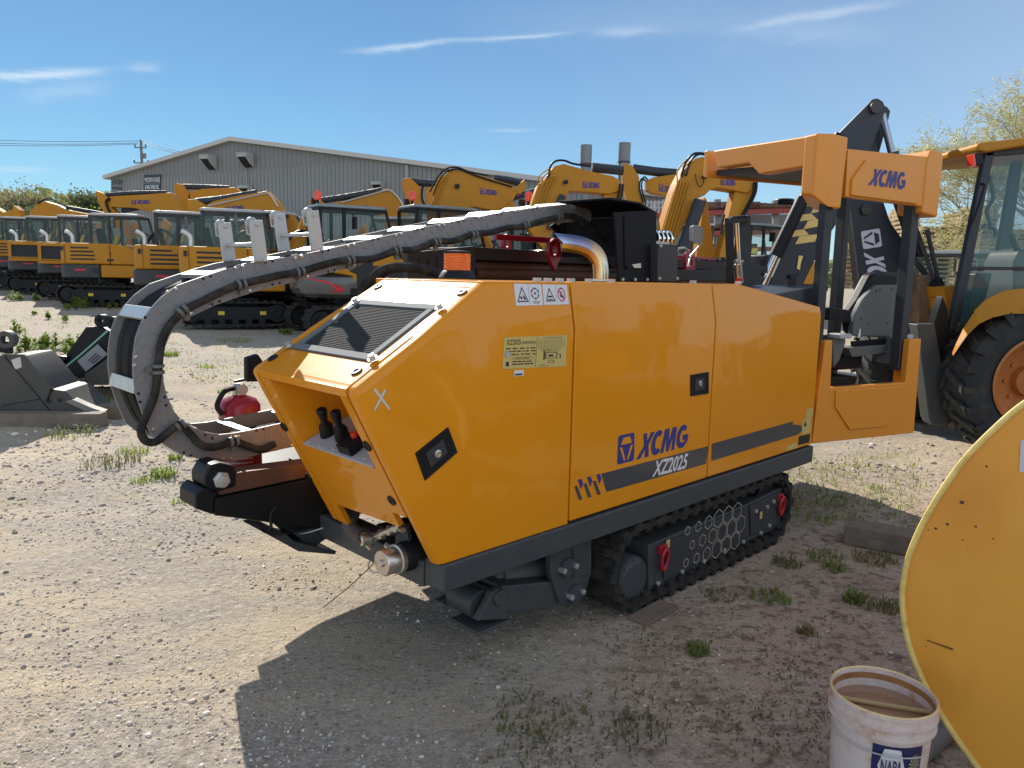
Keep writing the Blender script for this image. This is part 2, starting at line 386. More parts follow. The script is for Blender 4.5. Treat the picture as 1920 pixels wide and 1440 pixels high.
# far side wall, top deck, inner filler
b = MB(); b.bx(-.39, 1.91, .68, .72, .565, 1.40); b.build('side_cover', PAINT, rig, .006)
b = MB(); b.hexa([V(p) for p in ((-.86, LEAN + .004, 1.535), (.94, LEAN + .004, 1.535), (.94, .716, 1.535), (-.86, .716, 1.535), (-.86, LEAN + .004, 1.556), (.94, LEAN + .004, 1.556), (.94, .716, 1.556), (-.86, .716, 1.556))])
b.hexa([V(p) for p in ((.942, LEAN + .004, 1.533), (1.90, LEAN + .004, 1.402), (1.90, .716, 1.402), (.942, .716, 1.533), (.942, LEAN + .004, 1.556), (1.90, LEAN + .004, 1.424), (1.90, .716, 1.424), (.942, .716, 1.556))])
deck = b.build('top_cover', PAINT, rig, .004)
bolt = MB()
for (x, y) in ((1008, 525), (1028, 526), (1050, 527), (1071, 528), (1105, 529), (1147, 529), (1300, 531), (1385, 533)):
    u_ = S(x, y, .06).x; bolt.bx(u_ - .012, u_ + .012, .05, .075, 1.556, 1.572)
bolt.build_each('bolt', GALV, deck)
b = MB(); b.prism([(-.74, .055, .5), (1.9, .055, .5), (1.9, .055, 1.40), (.93, .055, 1.53), (-.84, .055, 1.53), (-.97, .055, 1.44), (-.97, .055, .86), (-.74, .055, .80)], (0, .62, 0)); b.build('inner_filler', BLACK, rig)  # solid black filler added inside the covers to block light
# --- centre of the front: slanted top with grille, nose, panel with the control recess
VL, VR = .655, .060
b = MB(); b.hexa([SP(.505, VR, -.02), SP(SLEN - .05, VR, -.02), SP(SLEN - .05, VL, -.02), SP(.505, VL, -.02), SP(.505, VR), SP(SLEN - .05, VR), SP(SLEN - .05, VL), SP(.505, VL)])
r = [V((-.84 + .0, VR, ZT)), V((-.84, VL, ZT))]
pr = [SP(SLEN - .048, VR)] + [V((NT[0] - .048 * sdir.x + .06 * t, VR, NT[1] - .048 * sdir.z * (1 - t) ** 2 - .000)) for t in (.35, .7, 1.0)] + [V((-.83, VR, 1.53)), SP(SLEN - .07, VR, -.03)]
b.prism(pr, (0, VL - VR, 0)); b.build('upper_panel', PAINT, rig, .003)
b = MB(); b.hexa([SP(.03, VR, -.02), SP(.148, VR, -.02), SP(.148, VL, -.02), SP(.03, VL, -.02), SP(.03, VR), SP(.148, VR), SP(.148, VL), SP(.03, VL)])
nose = [SP(.029, VR), SP(.014, VR, -.002), V((NB[0] + .006, VR, NB[1] + .003)), FP(.012, VR, -.002), FP(.028, VR), FP(.028, VR, -.02), SP(.029, VR, -.02)]
b.prism(nose, (0, VL - VR, 0)); b.build('nose_panel', PAINT, rig)
# grille
t0, t1, g0, g1 = .152, .500, .112, .628
b = MB()
for (a, c, e, f) in ((t0, t0 + .032, g0, g1), (t1 - .032, t1, g0, g1), (t0 + .032, t1 - .032, g0, g0 + .032), (t0 + .032, t1 - .032, g1 - .032, g1)):
    b.hexa([SP(a, e, -.01), SP(c, e, -.01), SP(c, f, -.01), SP(a, f, -.01), SP(a, e, .007), SP(c, e, .007), SP(c, f, .007), SP(a, f, .007)])
gr = b.build('grille', mat('grille_steel', (.16, .175, .19), .75, spec=.15), rig, .002)
b = MB()
for k in range(46):
    v = g0 + .032 + (g1 - g0 - .064) * (k + .5) / 46; b.hexa([SP(t0 + .03, v - .0016, -.004), SP(t1 - .03, v - .0016, -.004), SP(t1 - .03, v + .0016, -.004), SP(t0 + .03, v + .0016, -.004), SP(t0 + .03, v - .0016, .0), SP(t1 - .03, v - .0016, .0), SP(t1 - .03, v + .0016, .0), SP(t0 + .03, v + .0016, .0)])
for k in range(30):
    t = t0 + .032 + (t1 - t0 - .064) * (k + .5) / 30; b.hexa([SP(t - .0016, g0 + .03, -.002), SP(t + .0016, g0 + .03, -.002), SP(t + .0016, g1 - .03, -.002), SP(t - .0016, g1 - .03, -.002), SP(t - .0016, g0 + .03, .002), SP(t + .0016, g0 + .03, .002), SP(t + .0016, g1 - .03, .002), SP(t - .0016, g1 - .03, .002)])
b.build('wire_mesh', mat('mesh_steel', (.06, .062, .065), .8, spec=.2), gr, smooth=0)
b = MB(); b.hexa([SP(t0 + .01, g0 + .01, -.06), SP(t1 - .01, g0 + .01, -.06), SP(t1 - .01, g1 - .01, -.06), SP(t0 + .01, g1 - .01, -.06), SP(t0 + .01, g0 + .01, -.045), SP(t1 - .01, g0 + .01, -.045), SP(t1 - .01, g1 - .01, -.045), SP(t0 + .01, g1 - .01, -.045)]); b.build('radiator', BLACK, gr)
b = MB()
for (e, f) in ((VR, g0 - .003), (g1 + .003, VL)): b.hexa([SP(.149, e, -.02), SP(.504, e, -.02), SP(.504, f, -.02), SP(.149, f, -.02), SP(.149, e), SP(.504, e), SP(.504, f), SP(.149, f)])
b.build('grille_surround', PAINT, rig, .002)
# panel
OL, OR_, OS0, OS1 = .585, .105, .030, .325
b = MB()
def fslab(s0, s1, v0, v1, s0b=None, s1b=None):
    s0b = s0 if s0b is None else s0b; s1b = s1 if s1b is None else s1b
    b.hexa([FP(s0, v0, -.02), FP(s1, v0, -.02), FP(s1b, v1, -.02), FP(s0b, v1, -.02), FP(s0, v0), FP(s1, v0), FP(s1b, v1), FP(s0b, v1)])
fslab(OS0, .735, OL, VL); fslab(OS0, OS1, VR, OR_); fslab(OS1, .53, VR, .145); fslab(OS1, .60, .145, OL, None, .625)
b.build('front_panel', PAINT, rig, 0)
b = MB(); i0 = .24
A = [FP(OS0, OL), FP(OS1, OL), FP(OS1, OR_), FP(OS0, OR_)]; B = [FP(OS0 + .03, OL - .05, -i0), FP(OS1, OL - .05, -i0), FP(OS1, OR_ + .02, -i0), FP(OS0 + .03, OR_ + .02, -i0)]
for (p, q, r_, s_) in ((A[0], A[1], B[1], B[0]), (A[2], A[3], B[3], B[2]), (A[3], A[0], B[0], B[3]), (B[0], B[1], B[2], B[3]), (A[1], A[2], B[2], B[1])): b.face([p, q, r_, s_])
b.build('control_recess', PAINT, rig, smooth=0, fix=False)
b = MB(); TS = OS1 - .012
b.hexa([FP(TS + .01, OL - .006, .004), FP(TS + .01, OR_ + .006, .004), FP(TS + .01, OR_ + .026, -i0 + .004), FP(TS + .01, OL - .056, -i0 + .004), FP(TS, OL - .006, .004), FP(TS, OR_ + .006, .004), FP(TS, OR_ + .026, -i0 + .004), FP(TS, OL - .056, -i0 + .004)])
tray = b.build('control_tray', LGREY, rig)
tp_ = FP(TS, 0, 0)
for (x, y, xt, yt) in ((615, 815, 602, 767), (643, 822, 628, 771)):
    p = lhit(x, y, tp_, fdir); q = lhit(xt, yt, p, fnor); q = p + (q - p)
    b = MB(); pr = [p + (q - p) * t for t in (0, .12, .24, .34, .44, .55, .75, .95, 1.0)]
    b.tube(pr, [.030, .028, .026, .027, .018, .012, .017, .020, .012], 14); b.build('joystick', BLACK, tray)
p = lhit(666, 840, tp_, fdir); b = MB(); Rt = Matrix((V((fnor.x, 0, fdir.x)), V((0, 1, 0)), V((fnor.z, 0, fdir.z)))).to_3x3()
b.box(p - fdir * .02, (.09, .08, .036), Rt); b.cyl(p - fdir * .036 - fnor * .02, p - fdir * .055 - fnor * .02, .014, mi=1); b.build('switch_box', [BLACK, REDL], tray, .003)
b = MB(); sb = [lhit(x, y, tp_, fdir) for x, y in ((580, 829), (600, 836), (625, 842), (655, 850), (683, 858), (622, 800))]
for p in sb: b.lathe([(.006, 0), (.005, .003), (.0005, .004)], p, -fdir, 8)
b.build_each('screw', GALV, tray)
# rubber caps and bolts on the front
caps = MB()
def disc(mb, c, n, r, h, mi=0): mb.lathe([(r, 0), (r * .92, h), (r * .45, h), (r * .4, h * .5), (0.0005, h * .5)], c, n, 18, mi)
for (x, y) in ((533, 800), (689, 836), (579, 894), (735, 938)): disc(caps, lhit(x, y, NB_ := FP(0, 0), fnor), fnor, .021, .006)
for (x, y) in ((512, 672), (669, 697), (709, 538), (866, 549)): disc(caps, lhit(x, y, SP(0, 0), snor), snor, .021, .006)
caps.build_each('rubber_cap', BLACK, rig)
scr = MB()
for (x, y) in ((667, 566), (825, 577), (699, 673), (542, 649)):
    p = lhit(x, y, SP(0, 0, .008), snor); scr.lathe([(.018, 0), (.018, .004), (.011, .004), (.011, .016), (.0005, .018)], p, snor, 12)
scr.build_each('bolt', GALV, gr)
# --- writing and decals on the side
q4 = lambda f, *pts: [f(x, y) for (x, y) in pts]
so1 = lambda x, y: S(x, y, -.0012)
so2 = lambda x, y: S(x, y, -.0026)
so3 = lambda x, y: S(x, y, -.0040)
b = MB()
b.face(q4(so1, (1127.3, 888.2), (1137, 922.5), (1323.5, 869.8), (1328.6, 836.3)))
for dx, dy in ((0, 0), (17.2, -4.6), (34.6, -9.6)):
    b.face(q4(so1, (1077 + dx, 912 + dy), (1082.2 + dx, 910.4 + dy), (1092.2 + dx, 936 + dy), (1085.6 + dx, 938 + dy)))
b.build('stripe', STRIPE, d1, smooth=0)
b = MB()
for dx, dy in ((0, 0), (17.2, -4.6), (34.6, -9.6)): b.face(q4(so1, (1083.4 + dx, 899.6 + dy), (1090.4 + dx, 897.6 + dy), (1093.4 + dx, 906.5 + dy), (1089.6 + dx, 918 + dy)))
put_poly(b, LET, q4(so1, (1192.5, 862.3), (1295, 834.8), (1296, 794), (1196, 816)), 0)
q = q4(so1, (1157.2, 871.8), (1188.8, 863.2), (1190, 810.5), (1159.5, 817.2)); put_badge(b, q, 0, 1, V((0, -.0014, 0)))
b.build('logo', [BLUE, PAINT], d1, smooth=0)
b = MB(); put_text(b, 'XZ2025', q4(so2, (1222.5, 895), (1288, 878), (1290.5, 849.5), (1227.5, 864.5)), 0, .025, .16); b.build('model_lettering', WHITE, d1, smooth=0)
b = MB(); b.face(q4(so1, (1334.8, 832), (1334, 864.5), (1497, 814.5), (1504.5, 806.5), (1502, 797.5), (1485.5, 795.5), (1488.5, 789.8))); b.build('stripe', STRIPE, d2, smooth=0)
b = MB()
for P in (((1512, 768), (1524.5, 764), (1524, 781), (1511, 784)), ((1505, 787), (1521, 782), (1519, 812), (1503, 815)), ((1476, 836), (1495, 829.5), (1494.5, 838.5), (1475, 845))): b.face(q4(so1, *P))
b.build('sticker', CREAM, d2, smooth=0)
b = MB(); b.face(q4(so1, (1498, 818), (1519, 813), (1517.5, 829), (1496.5, 835)))
put_poly(b, [[(.1, .08), (.9, .08), (.5, .85)]], q4(so2, (1507, 801), (1513, 799), (1513, 786), (1507, 788))); b.build('sticker', INK, d2, smooth=0)
def latch(P, key, par):
    P = [S(x, y, -.003) for (x, y) in P]; c = sum(P, V()) / 4
    b = MB(); sc_ = lambda f, y: [V((q.x, y, q.z)) for q in [c + (p - c) * f for p in P]]
    o0, o1, i1, i2 = sc_(1.0, .002), sc_(1.0, -.005), sc_(.84, -.005), sc_(.80, -.0015)
    for (A_, B_) in ((o0, o1), (o1, i1), (i1, i2)):
        for i in range(4): b.face([A_[i], A_[(i + 1) % 4], B_[(i + 1) % 4], B_[i]])
    b.face(i2); L = b.build('latch', BLACK, par, smooth=0)
    pd = sc_(.52, -.0045); b = MB(); b.prism(pd, (0, .003, 0)); b.build('paddle', DARK, L)
    k = S(*key, -.0045); b = MB(); b.lathe([(.015, 0), (.015, .006), (.010, .008), (.010, .004), (.0005, .004)], k, (0, -1, 0), 18); b.build('key_barrel', BRIGHT, L)
latch(((779, 850), (840, 801), (857.5, 848), (797, 901)), (820, 851), near)
latch(((1295, 703), (1328.5, 697.5), (1328.5, 737.5), (1295, 743)), (1312, 719), d1)
# chalk cross
b = MB()
for (x0, y0, x1, y1) in ((702, 729, 731, 768), (722, 731, 702, 769)):
    p, q_ = so1(x0, y0), so1(x1, y1); d_ = (q_ - p).normalized(); e = V((-d_.z, 0, d_.x)) * .005
    if x0 == 722: p.y -= .001; q_.y -= .001
    b.face([p - e, q_ - e * .7, q_ + e * .7, p + e])
b.build('chalk_mark', mat('chalk', (.62, .58, .52), .8), near, smooth=0)
# data plate
b = MB(); P = q4(so1, (941.5, 692), (1060.5, 687), (1063.5, 628.5), (945.5, 632.5)); b.face(P, 0)
L2 = lambda x, y: [(P[0] * (1 - x) + P[1] * x) * (1 - y) + (P[3] * (1 - x) + P[2] * x) * y + V((0, -.0012, 0))][0]
qq = lambda x0, y0, x1, y1: [L2(x0, y0), L2(x1, y0), L2(x1, y1), L2(x0, y1)]
put_text(b, 'XZ2025', qq(.04, .76, .25, .92), 1); put_text(b, 'HORIZONTAL DIRECTIONAL DRILL', qq(.27, .77, .48, .86), 1)
rnd = random.Random(5)
for y in (.62, .53, .43):
    x = .04
    while x < .46:
        w_ = rnd.uniform(.03, .08); b.face(qq(x, y, x + w_, y + .035), 1); x += w_ + rnd.uniform(.012, .04)
for y in (.20, .12):
    x = .14
    while x < .42:
        w_ = rnd.uniform(.03, .09); b.face(qq(x, y, x + w_, y + .035), 1); x += w_ + .012
for (x0, y0, x1, y1) in ((.14, .28, .44, .285), (.14, .36, .44, .365), (.14, .285, .143, .36), (.437, .285, .44, .36), (.05, .08, .09, .22), (.498, .02, .502, .98)): b.face(qq(x0, y0, x1, y1), 1)
put_text(b, 'XUG02025', qq(.18, .30, .40, .35), 1)
for i in range(5): b.face(qq(.53, .64 + i * .06, .96, .644 + i * .06), 1)
for i in range(10): b.face(qq(.53 + i * .047, .646, .533 + i * .047, .878), 1)
put_text(b, 'Main Oil Lubrication Points', qq(.60, .93, .92, .97), 1)
for (x0, y0, x1, y1) in ((.62, .24, .64, .52), (.65, .46, .84, .475), (.65, .28, .84, .295), (.65, .295, .662, .46), (.83, .295, .842, .46), (.70, .20, .80, .21), (.70, .14, .80, .15), (.70, .15, .71, .20), (.79, .15, .80, .20), (.66, .55, .72, .56), (.85, .40, .90, .415), (.89, .26, .905, .40), (.70, .34, .78, .40), (.56, .04, .72, .05), (.56, .08, .66, .09)): b.face(qq(x0, y0, x1, y1), 1)
for i in range(8):
    a_, c_ = L2(.55 + i * .05, .63), L2(.63 + i * .03, .49); e = V((.0012, 0, 0)); b.face([a_ - e, c_ - e, c_ + e, a_ + e], 1)
b.build('data_plate', [CREAM, INK], near, smooth=0)
b = MB(); b.lathe([(.0005, .0), (.012, .0)], P[0] * .93 + P[1] * .07 + V((0, -.003, .055)), (0, -1, 0), 14); b.build('seal', LGREY, near)
b = MB(); b.face(q4(so1, (964, 706), (981.5, 704.5), (982, 693.5), (964.3, 694.5)), 0); b.face(q4(so2, (966, 704), (979.5, 703), (979.8, 700), (966.2, 701)), 1); b.build('sticker', [WHITE, INK], near, smooth=0)
# warning stickers on the upper band
b = MB(); w1 = lambda x, y: SL(x, y, .0015); w2 = lambda x, y: SL(x, y, .0030)
for P in (((967.5, 573.5), (1018.5, 572), (1014.5, 533), (963, 531.5)), ((1020, 571.8), (1067, 570.5), (1062.5, 534), (1016.5, 533))): b.face(q4(w1, *P), 0)
Qa = q4(w2, (967.5, 573.5), (1067, 570.5), (1062.5, 534), (963, 531.5))
def ring(pts, th):
    c = (sum(p[0] for p in pts) / len(pts), sum(p[1] for p in pts) / len(pts)); n = len(pts); o = []
    for i in range(n):
        j = (i + 1) % n; f = lambda p: (c[0] + (p[0] - c[0]) * th, c[1] + (p[1] - c[1]) * th); o.append([pts[i], pts[j], f(pts[j]), f(pts[i])])
    return o
put_poly(b, ring([(.04, .17), (.24, .17), (.135, .87)], .80), Qa, 1); put_poly(b, ring([(.56, .17), (.745, .17), (.645, .85)], .80), Qa, 1)
put_poly(b, [[(.09, .42), (.13, .40), (.12, .25), (.10, .33)], [(.14, .50), (.17, .42), (.20, .25), (.16, .28)], [(.60, .42), (.66, .46), (.70, .40), (.66, .36), (.61, .38)], [(.60, .24), (.70, .24), (.70, .28), (.60, .28)], [(.253, .04), (.256, .04), (.256, .98), (.253, .98)], [(.768, .04), (.771, .04), (.771, .98), (.768, .98)],
             [(.85, .36), (.885, .36), (.885, .52), (.85, .52)], [(.90, .40), (.925, .52), (.91, .36)], [(.84, .78), (.90, .78), (.90, .80), (.84, .80)]] + [list(reversed([(.37 + .018 * cos(radians(g)), .56 + .055 * sin(radians(g))) for g in range(0, 360, 36)]))], Qa, 1)
for k in range(6):
    a0 = k * 60; put_poly(b, [arc(.37, .56, .072, .27, a0, a0 + 34, 3) + arc(.37, .56, .060, .22, a0 + 34, a0, 3), [(.37 + .085 * cos(radians(a0 + 34)), .56 + .31 * sin(radians(a0 + 34))), (.37 + .066 * cos(radians(a0 + 50)), .56 + .245 * sin(radians(a0 + 50))), (.37 + .048 * cos(radians(a0 + 34)), .56 + .17 * sin(radians(a0 + 34)))]], Qa, 1)
put_text(b, 'STOP', [Qa[0] * .68 + Qa[1] * .32 + (Qa[3] - Qa[0]) * .07, Qa[0] * .56 + Qa[1] * .44 + (Qa[3] - Qa[0]) * .07, Qa[0] * .56 + Qa[1] * .44 + (Qa[3] - Qa[0]) * .19, Qa[0] * .68 + Qa[1] * .32 + (Qa[3] - Qa[0]) * .19], 1)
put_poly(b, ring(arc(.875, .50, .075, .36, 0, 345, 23), .84), Qa, 2)
put_poly(b, [[(.822, .72), (.835, .76), (.928, .28), (.915, .24)]], q4(lambda x, y: SL(x, y, .0042), (967.5, 573.5), (1067, 570.5), (1062.5, 534), (963, 531.5)), 2)
put_poly(b, [[(.857, .53), (.892, .53), (.888, .68), (.862, .68)]], Qa, 3)
b.build('warning_sticker', [WHITE, INK, mat('prohibition_red', (.55, .02, .06), .5), mat('sticker_pink', (.55, .30, .38), .5)], near, smooth=0)
# --- frame beam below the covers
b = MB(); b.bx(-1.075, 1.92, -.012, .10, .452, .556); b.build('side_beam', FRAME, rig, .008)
b = MB(); b.bx(-1.080, -.97, .102, .86, .440, .540); b.build('front_beam', FRAME, rig, .008)
b = MB(); b.bx(-.90, 1.8, .12, .66, .40, .50); b.build('chassis', BLACK, rig)
# --- rubber tracks
def loop_path(c0, r0, c1, r1, n=16, nl=20):
    """closed belt path in (x, z): round end at c0 (left) and c1 (right)"""
    P = []
    for i in range(n + 1): a = radians(90 + 180 * i / n); P.append((c0[0] + r0 * cos(a), c0[1] + r0 * sin(a)))
    for i in range(1, nl): t = i / nl; P.append((c0[0] + (c1[0] - c0[0]) * t, c0[1] - r0 + (c1[1] - r1 - c0[1] + r0) * t))
    for i in range(n + 1): a = radians(-90 + 180 * i / n); P.append((c1[0] + r1 * cos(a), c1[1] + r1 * sin(a)))
    for i in range(1, nl): t = i / nl; P.append((c1[0] + (c0[0] - c1[0]) * t, c1[1] + r1 + (c0[1] + r0 - c1[1] - r1) * t - .012 * sin(pi * t)))
    return P
def resample(P, n):
    L_ = [0]; Q = P + [P[0]]
    for i in range(len(P)): L_.append(L_[-1] + hypot(Q[i + 1][0] - Q[i][0], Q[i + 1][1] - Q[i][1]))
    o = []; k = 0
    for i in range(n):
        s = L_[-1] * i / n
        while L_[k + 1] < s: k += 1
        t = (s - L_[k]) / (L_[k + 1] - L_[k]); o.append((Q[k][0] + (Q[k + 1][0] - Q[k][0]) * t, Q[k][1] + (Q[k + 1][1] - Q[k][1]) * t))
    return o
def belt(mb, P, y0, y1, th, nlug, lugh, split=True, inner=False):
    n = nlug * 4; R = resample(P, n); nor = []
    for i in range(n):
        a, c = R[i - 1], R[(i + 1) % n]; d = hypot(c[0] - a[0], c[1] - a[1]); nor.append(((c[1] - a[1]) / d, -(c[0] - a[0]) / d))
    cx = sum(p[0] for p in R) / n; cz = sum(p[1] for p in R) / n
    sg = 1 if (R[0][0] - cx) * nor[0][0] + (R[0][1] - cz) * nor[0][1] > 0 else -1
    nor = [(a * sg, b_ * sg) for a, b_ in nor]
    pt = lambda i, y, h: V((R[i % n][0] + nor[i % n][0] * h, y, R[i % n][1] + nor[i % n][1] * h))
    o = len(mb.v)
    for i in range(n): mb.v += [pt(i, y0, 0), pt(i, y1, 0), pt(i, y1, -th), pt(i, y0, -th)]
    for i in range(n):
        a, c = o + i * 4, o + ((i + 1) % n) * 4
        for j in range(4): mb.f.append((a + j, a + (j + 1) % 4, c + (j + 1) % 4, c + j)); mb.m.append(0)
    ym = (y0 + y1) / 2; w = y1 - y0
    for k in range(nlug):
        for (ya, yb, sh) in (((y0, ym - w * .04, 0), (ym + w * .04, y1, 2)) if split else ((y0 + .004, y1 - .004, 0),)):
            i = k * 4 + sh
            mb.hexa([pt(i, ya, -.002), pt(i + 2, ya, -.002), pt(i + 2, yb, -.002), pt(i, yb, -.002)] + [pt(i, ya, lugh) * .85 + pt(i + 2, ya, lugh) * .15, pt(i + 2, ya, lugh) * .85 + pt(i, ya, lugh) * .15, pt(i + 2, yb, lugh) * .85 + pt(i, yb, lugh) * .15, pt(i, yb, lugh) * .85 + pt(i + 2, yb, lugh) * .15], 0)
        if inner:
            i = k * 4; mb.hexa([pt(i, y0 + .01, -th + .002), pt(i + 2, y0 + .01, -th + .002), pt(i + 2, y0 + .07, -th + .002), pt(i, y0 + .07, -th + .002), pt(i, y0 + .01, -th - .022), pt(i + 2, y0 + .01, -th - .022), pt(i + 2, y0 + .07, -th - .022), pt(i, y0 + .07, -th - .022)], 0)
TP = loop_path((.135, .232), .205, (1.49, .232), .205)
for (ya, yb, fy) in ((0.0, .30, .035), (1.15, 1.45, 1.42)):
    b = MB(); belt(b, TP, ya, yb, .028, 40, .024, True, True); tr = b.build('track', RUBBER, rig, smooth=30)
    if ya == 0:
        b = MB(); P = [lhit(x, y, (0, fy, 0), (0, 1, 0)) for (x, y) in ((1216, 1022), (1216, 1108), (1250, 1096), (1403, 1016), (1465, 986), (1466, 914), (1402, 945), (1240, 1012))]
        b.prism(P, (0, .20, 0)); tf = b.build('track_frame', FRAME, tr, .006)
        P = [lhit(x, y, (0, fy - .012, 0), (0, 1, 0)) for (x, y) in ((1243, 1020), (1246, 1086), (1399, 1013), (1398, 952))]
        b = MB(); b.prism(P, (0, .012, 0)); hp = b.build('guard_plate', DARK, tf, .003)
        P = [lhit(x, y, (0, fy - .010, 0), (0, 1, 0)) for (x, y) in ((1406, 949), (1408, 1006), (1462, 982), (1463, 921))]
        b = MB(); b.prism(P, (0, .010, 0)); b.build('guard_plate', DARK, tf, .003)
        # honeycomb outlines
        b = MB(); hx = lambda x, y: lhit(x, y, (0, fy - .0135, 0), (0, 1, 0))
        def hexr(c, r, w_):
            for k in range(6):
                a0, a1 = radians(60 * k + 30), radians(60 * k + 90)
                f = lambda a, rr: c + V((cos(a) * rr, 0, sin(a) * rr))
                b.face([f(a0, r), f(a1, r), f(a1, r - w_), f(a0, r - w_)])
        u0_, z0_ = hx(1392, 985).x, hx(1392, 985).z
        R_ = .056
        for i in range(-7, 1):
            for j in range(-3, 4):
                cu = u0_ + i * R_ * 1.78 + (j % 2) * R_ * .89 - .02; cz_ = z0_ + j * R_ * 1.54 + .012
                top = hx(1300, 995).z + .01; t = (cu - (u0_ - .52)) / .52
                if t < -.15 or cz_ > .372 or cz_ < .128 or cu > u0_ + .01: continue
                hexr(V((cu, fy - .0135, cz_)), R_ * (.96 if t > .45 else .45 + .9 * max(t, 0)), .0042)
        b.build('honeycomb_decal', mat('decal_cream', (.50, .47, .36), .5), hp, smooth=0)
        b = MB()
        for (x, y) in ((1232, 1093), (1277, 1071), (1318, 1052), (1357, 1031), (1392, 1015), (1425, 999), (1416, 958), (1437, 950), (1449, 940), (1441, 985)):
            b.lathe([(.012, 0), (.012, .012), (.0005, .014)], lhit(x, y, (0, fy - .008, 0), (0, 1, 0)), (0, -1, 0), 8)
        b.build_each('bolt', GALV, tf)
        for (x, y) in ((1243, 1043), (1463, 944)):
            c = lhit(x, y, (0, fy - .014, 0), (0, 1, 0)); b = MB()
            b.bx(c.x - .035, c.x + .03, fy - .022, fy + .0, c.z + .015, c.z + .06)
            el = [V((c.x + .026 * cos(a), fy - .026 - .006 * sin(a), c.z - .012 + .055 * sin(a))) for a in frange(0, 2 * pi, 17)]
            b.tube(el, .011, 8); b.build('tow_ring', RED, tf, .004)
        b = MB()
        for (x, y) in ((1252.5, 1020), (1427, 966)):
            c = lhit(x, y, (0, fy - .016, 0), (0, 1, 0)); b.face([c + V((-.016, 0, -.022)), c + V((.016, 0, -.022)), c + V((.016, 0, .022)), c + V((-.016, 0, .022))])
        b.build('sticker', CREAM, tf, smooth=0)
        c = lhit(1185, 1088, (0, fy, 0), (0, 1, 0)); b = MB(); b.lathe([(.002, .012), (.085, .012), (.092, .006), (.112, .004), (.118, -.01), (.118, -.20)], V((c.x, fy, c.z)), (0, -1, 0), 32)
        for k in range(8): g = 2 * pi * k / 8; b.lathe([(.007, 0), (.007, .006), (.0005, .007)], V((c.x + .10 * cos(g), fy - .004, c.z + .10 * sin(g))), (0, -1, 0), 6)
        b.build('sprocket_hub', FRAME, tr)
    else:
        b = MB(); b.bx(.2, 1.42, 1.2, fy, .08, .40); b.build('track_frame', FRAME, tr, .006)
    b = MB(); b.cyl((1.49, ya + .06, .232), (1.49, yb - .06, .232), .165, None, 24)
    for k in range(5): b.cyl((.36 + k * .24, ya + .08, .125), (.36 + k * .24, yb - .08, .125), .075, None, 16)
    b.build('idler', BLACK, tr)
# --- rear stabiliser
qv = lambda off, *pts: [S(740 + x / 2.4, 840 + y / 2.4, off) for (x, y) in pts]
b = MB(); b.prism(qv(.07, (702, 470), (822, 408), (886, 398), (886, 560), (862, 640), (832, 702), (770, 714), (738, 690), (700, 560)), (0, .03, 0)); br = b.build('stabiliser_bracket', FRAME, rig, .004)
b = MB(); b.prism(qv(.062, (804, 425), (884, 402), (884, 565), (808, 585)), (0, .008, 0))
for (x, y) in ((772, 535), (806, 652)):
    c = qv(.07, (x, y))[0]; b.lathe([(.042, 0), (.042, .016), (.022, .018), (.0005, .018)], c, (0, -1, 0), 20)
b.build('pin_plate', FRAME, br, .002)
b = MB()
for (x, y) in ((745, 547), (799, 524), (779, 665), (830, 640)): b.lathe([(.013, 0), (.013, .03), (.0005, .032)], qv(.07, (x, y))[0], (0, -1, 0), 6)
b.build_each('bolt', GALV, br)
b = MB(); b.prism(qv(.085, (480, 622), (735, 598), (740, 712), (500, 752)), (0, .16, 0)); b.build('stabiliser_arm', FRAME, rig, .01)
b = MB(); p = qv(.22, (430, 585), (700, 540)); b.tube([p[0], p[0] * .9 + p[1] * .1, p[0] * .9 + p[1] * .1, p[1]], [.045, .045, .058, .058], 18); b.build('hydraulic_cylinder', PLAST, rig)
b = MB(); b.prism(qv(.07, (372, 778), (440, 648), (470, 630), (494, 650), (512, 770)), (0, .03, 0)); b.prism(qv(.20, (372, 778), (440, 648), (470, 630), (494, 650), (512, 770)), (0, .03, 0))
c = qv(.07, (468, 672))[0]; b.lathe([(.03, 0), (.03, .012), (.0005, .013)], c, (0, -1, 0), 16); b.cyl(c, c + V((0, .3, 0)), .02)
P = qv(.07, (372, 778), (512, 770)); z_ = P[1].z - .012
b.prism(qv(.30, (195, 690), (300, 640), (430, 690), (390, 772)), (0, .03, 0)); b.hexa([V((P[0].x, .06, z_)), V((P[1].x, .06, z_)), V((P[1].x, .24, z_)), V((P[0].x, .24, z_)), V((P[0].x, .062, z_ + .012)), V((P[1].x, .062, z_ + .012)), V((P[1].x, .238, z_ + .012)), V((P[0].x, .238, z_ + .012))])
c2 = qv(.25, (300, 665))[0]; b.cyl(c2 + V((0, -.12, 0)), c2 + V((0, .03, 0)), .06, None, 28)
b.build('stabiliser_foot', FRAME, rig, .004)
# --- front hydraulics
def U(x, y, u): return lhit(x, y, (u, 0, 0), (1, 0, 0))
c = U(717, 1056, -1.20); b = MB()
b.lathe([(.0005, .004), (.045, .004), (.048, .0), (.048, -.055), (.055, -.058), (.055, -.075), (.05, -.078)], c, (-1, 0, 0), 28)
b.lathe([(.014, .012), (.014, .004)], c, (-1, 0, 0), 10, cap=True); fc = b.build('filter_cap', BRIGHT, rig)
b = MB(); b.lathe([(.052, -.079), (.056, -.085), (.056, -.34)], c, (-1, 0, 0), 24); b.build('filter_body', BLACK, rig)
b = MB(); vt = [U(x, y, -1.125) for (x, y) in ((683, 1005), (702, 1008), (722, 998), (752, 985))]
b.tube([vt[0], vt[1]], .018, 12); b.tube([vt[1], vt[2], vt[3]], [.017, .013, .016], 12); b.lathe([(.022, 0), (.022, .035), (.012, .04), (.012, .02)], vt[1] + V((-.02, 0, 0)), (-1, .2, 0), 14)
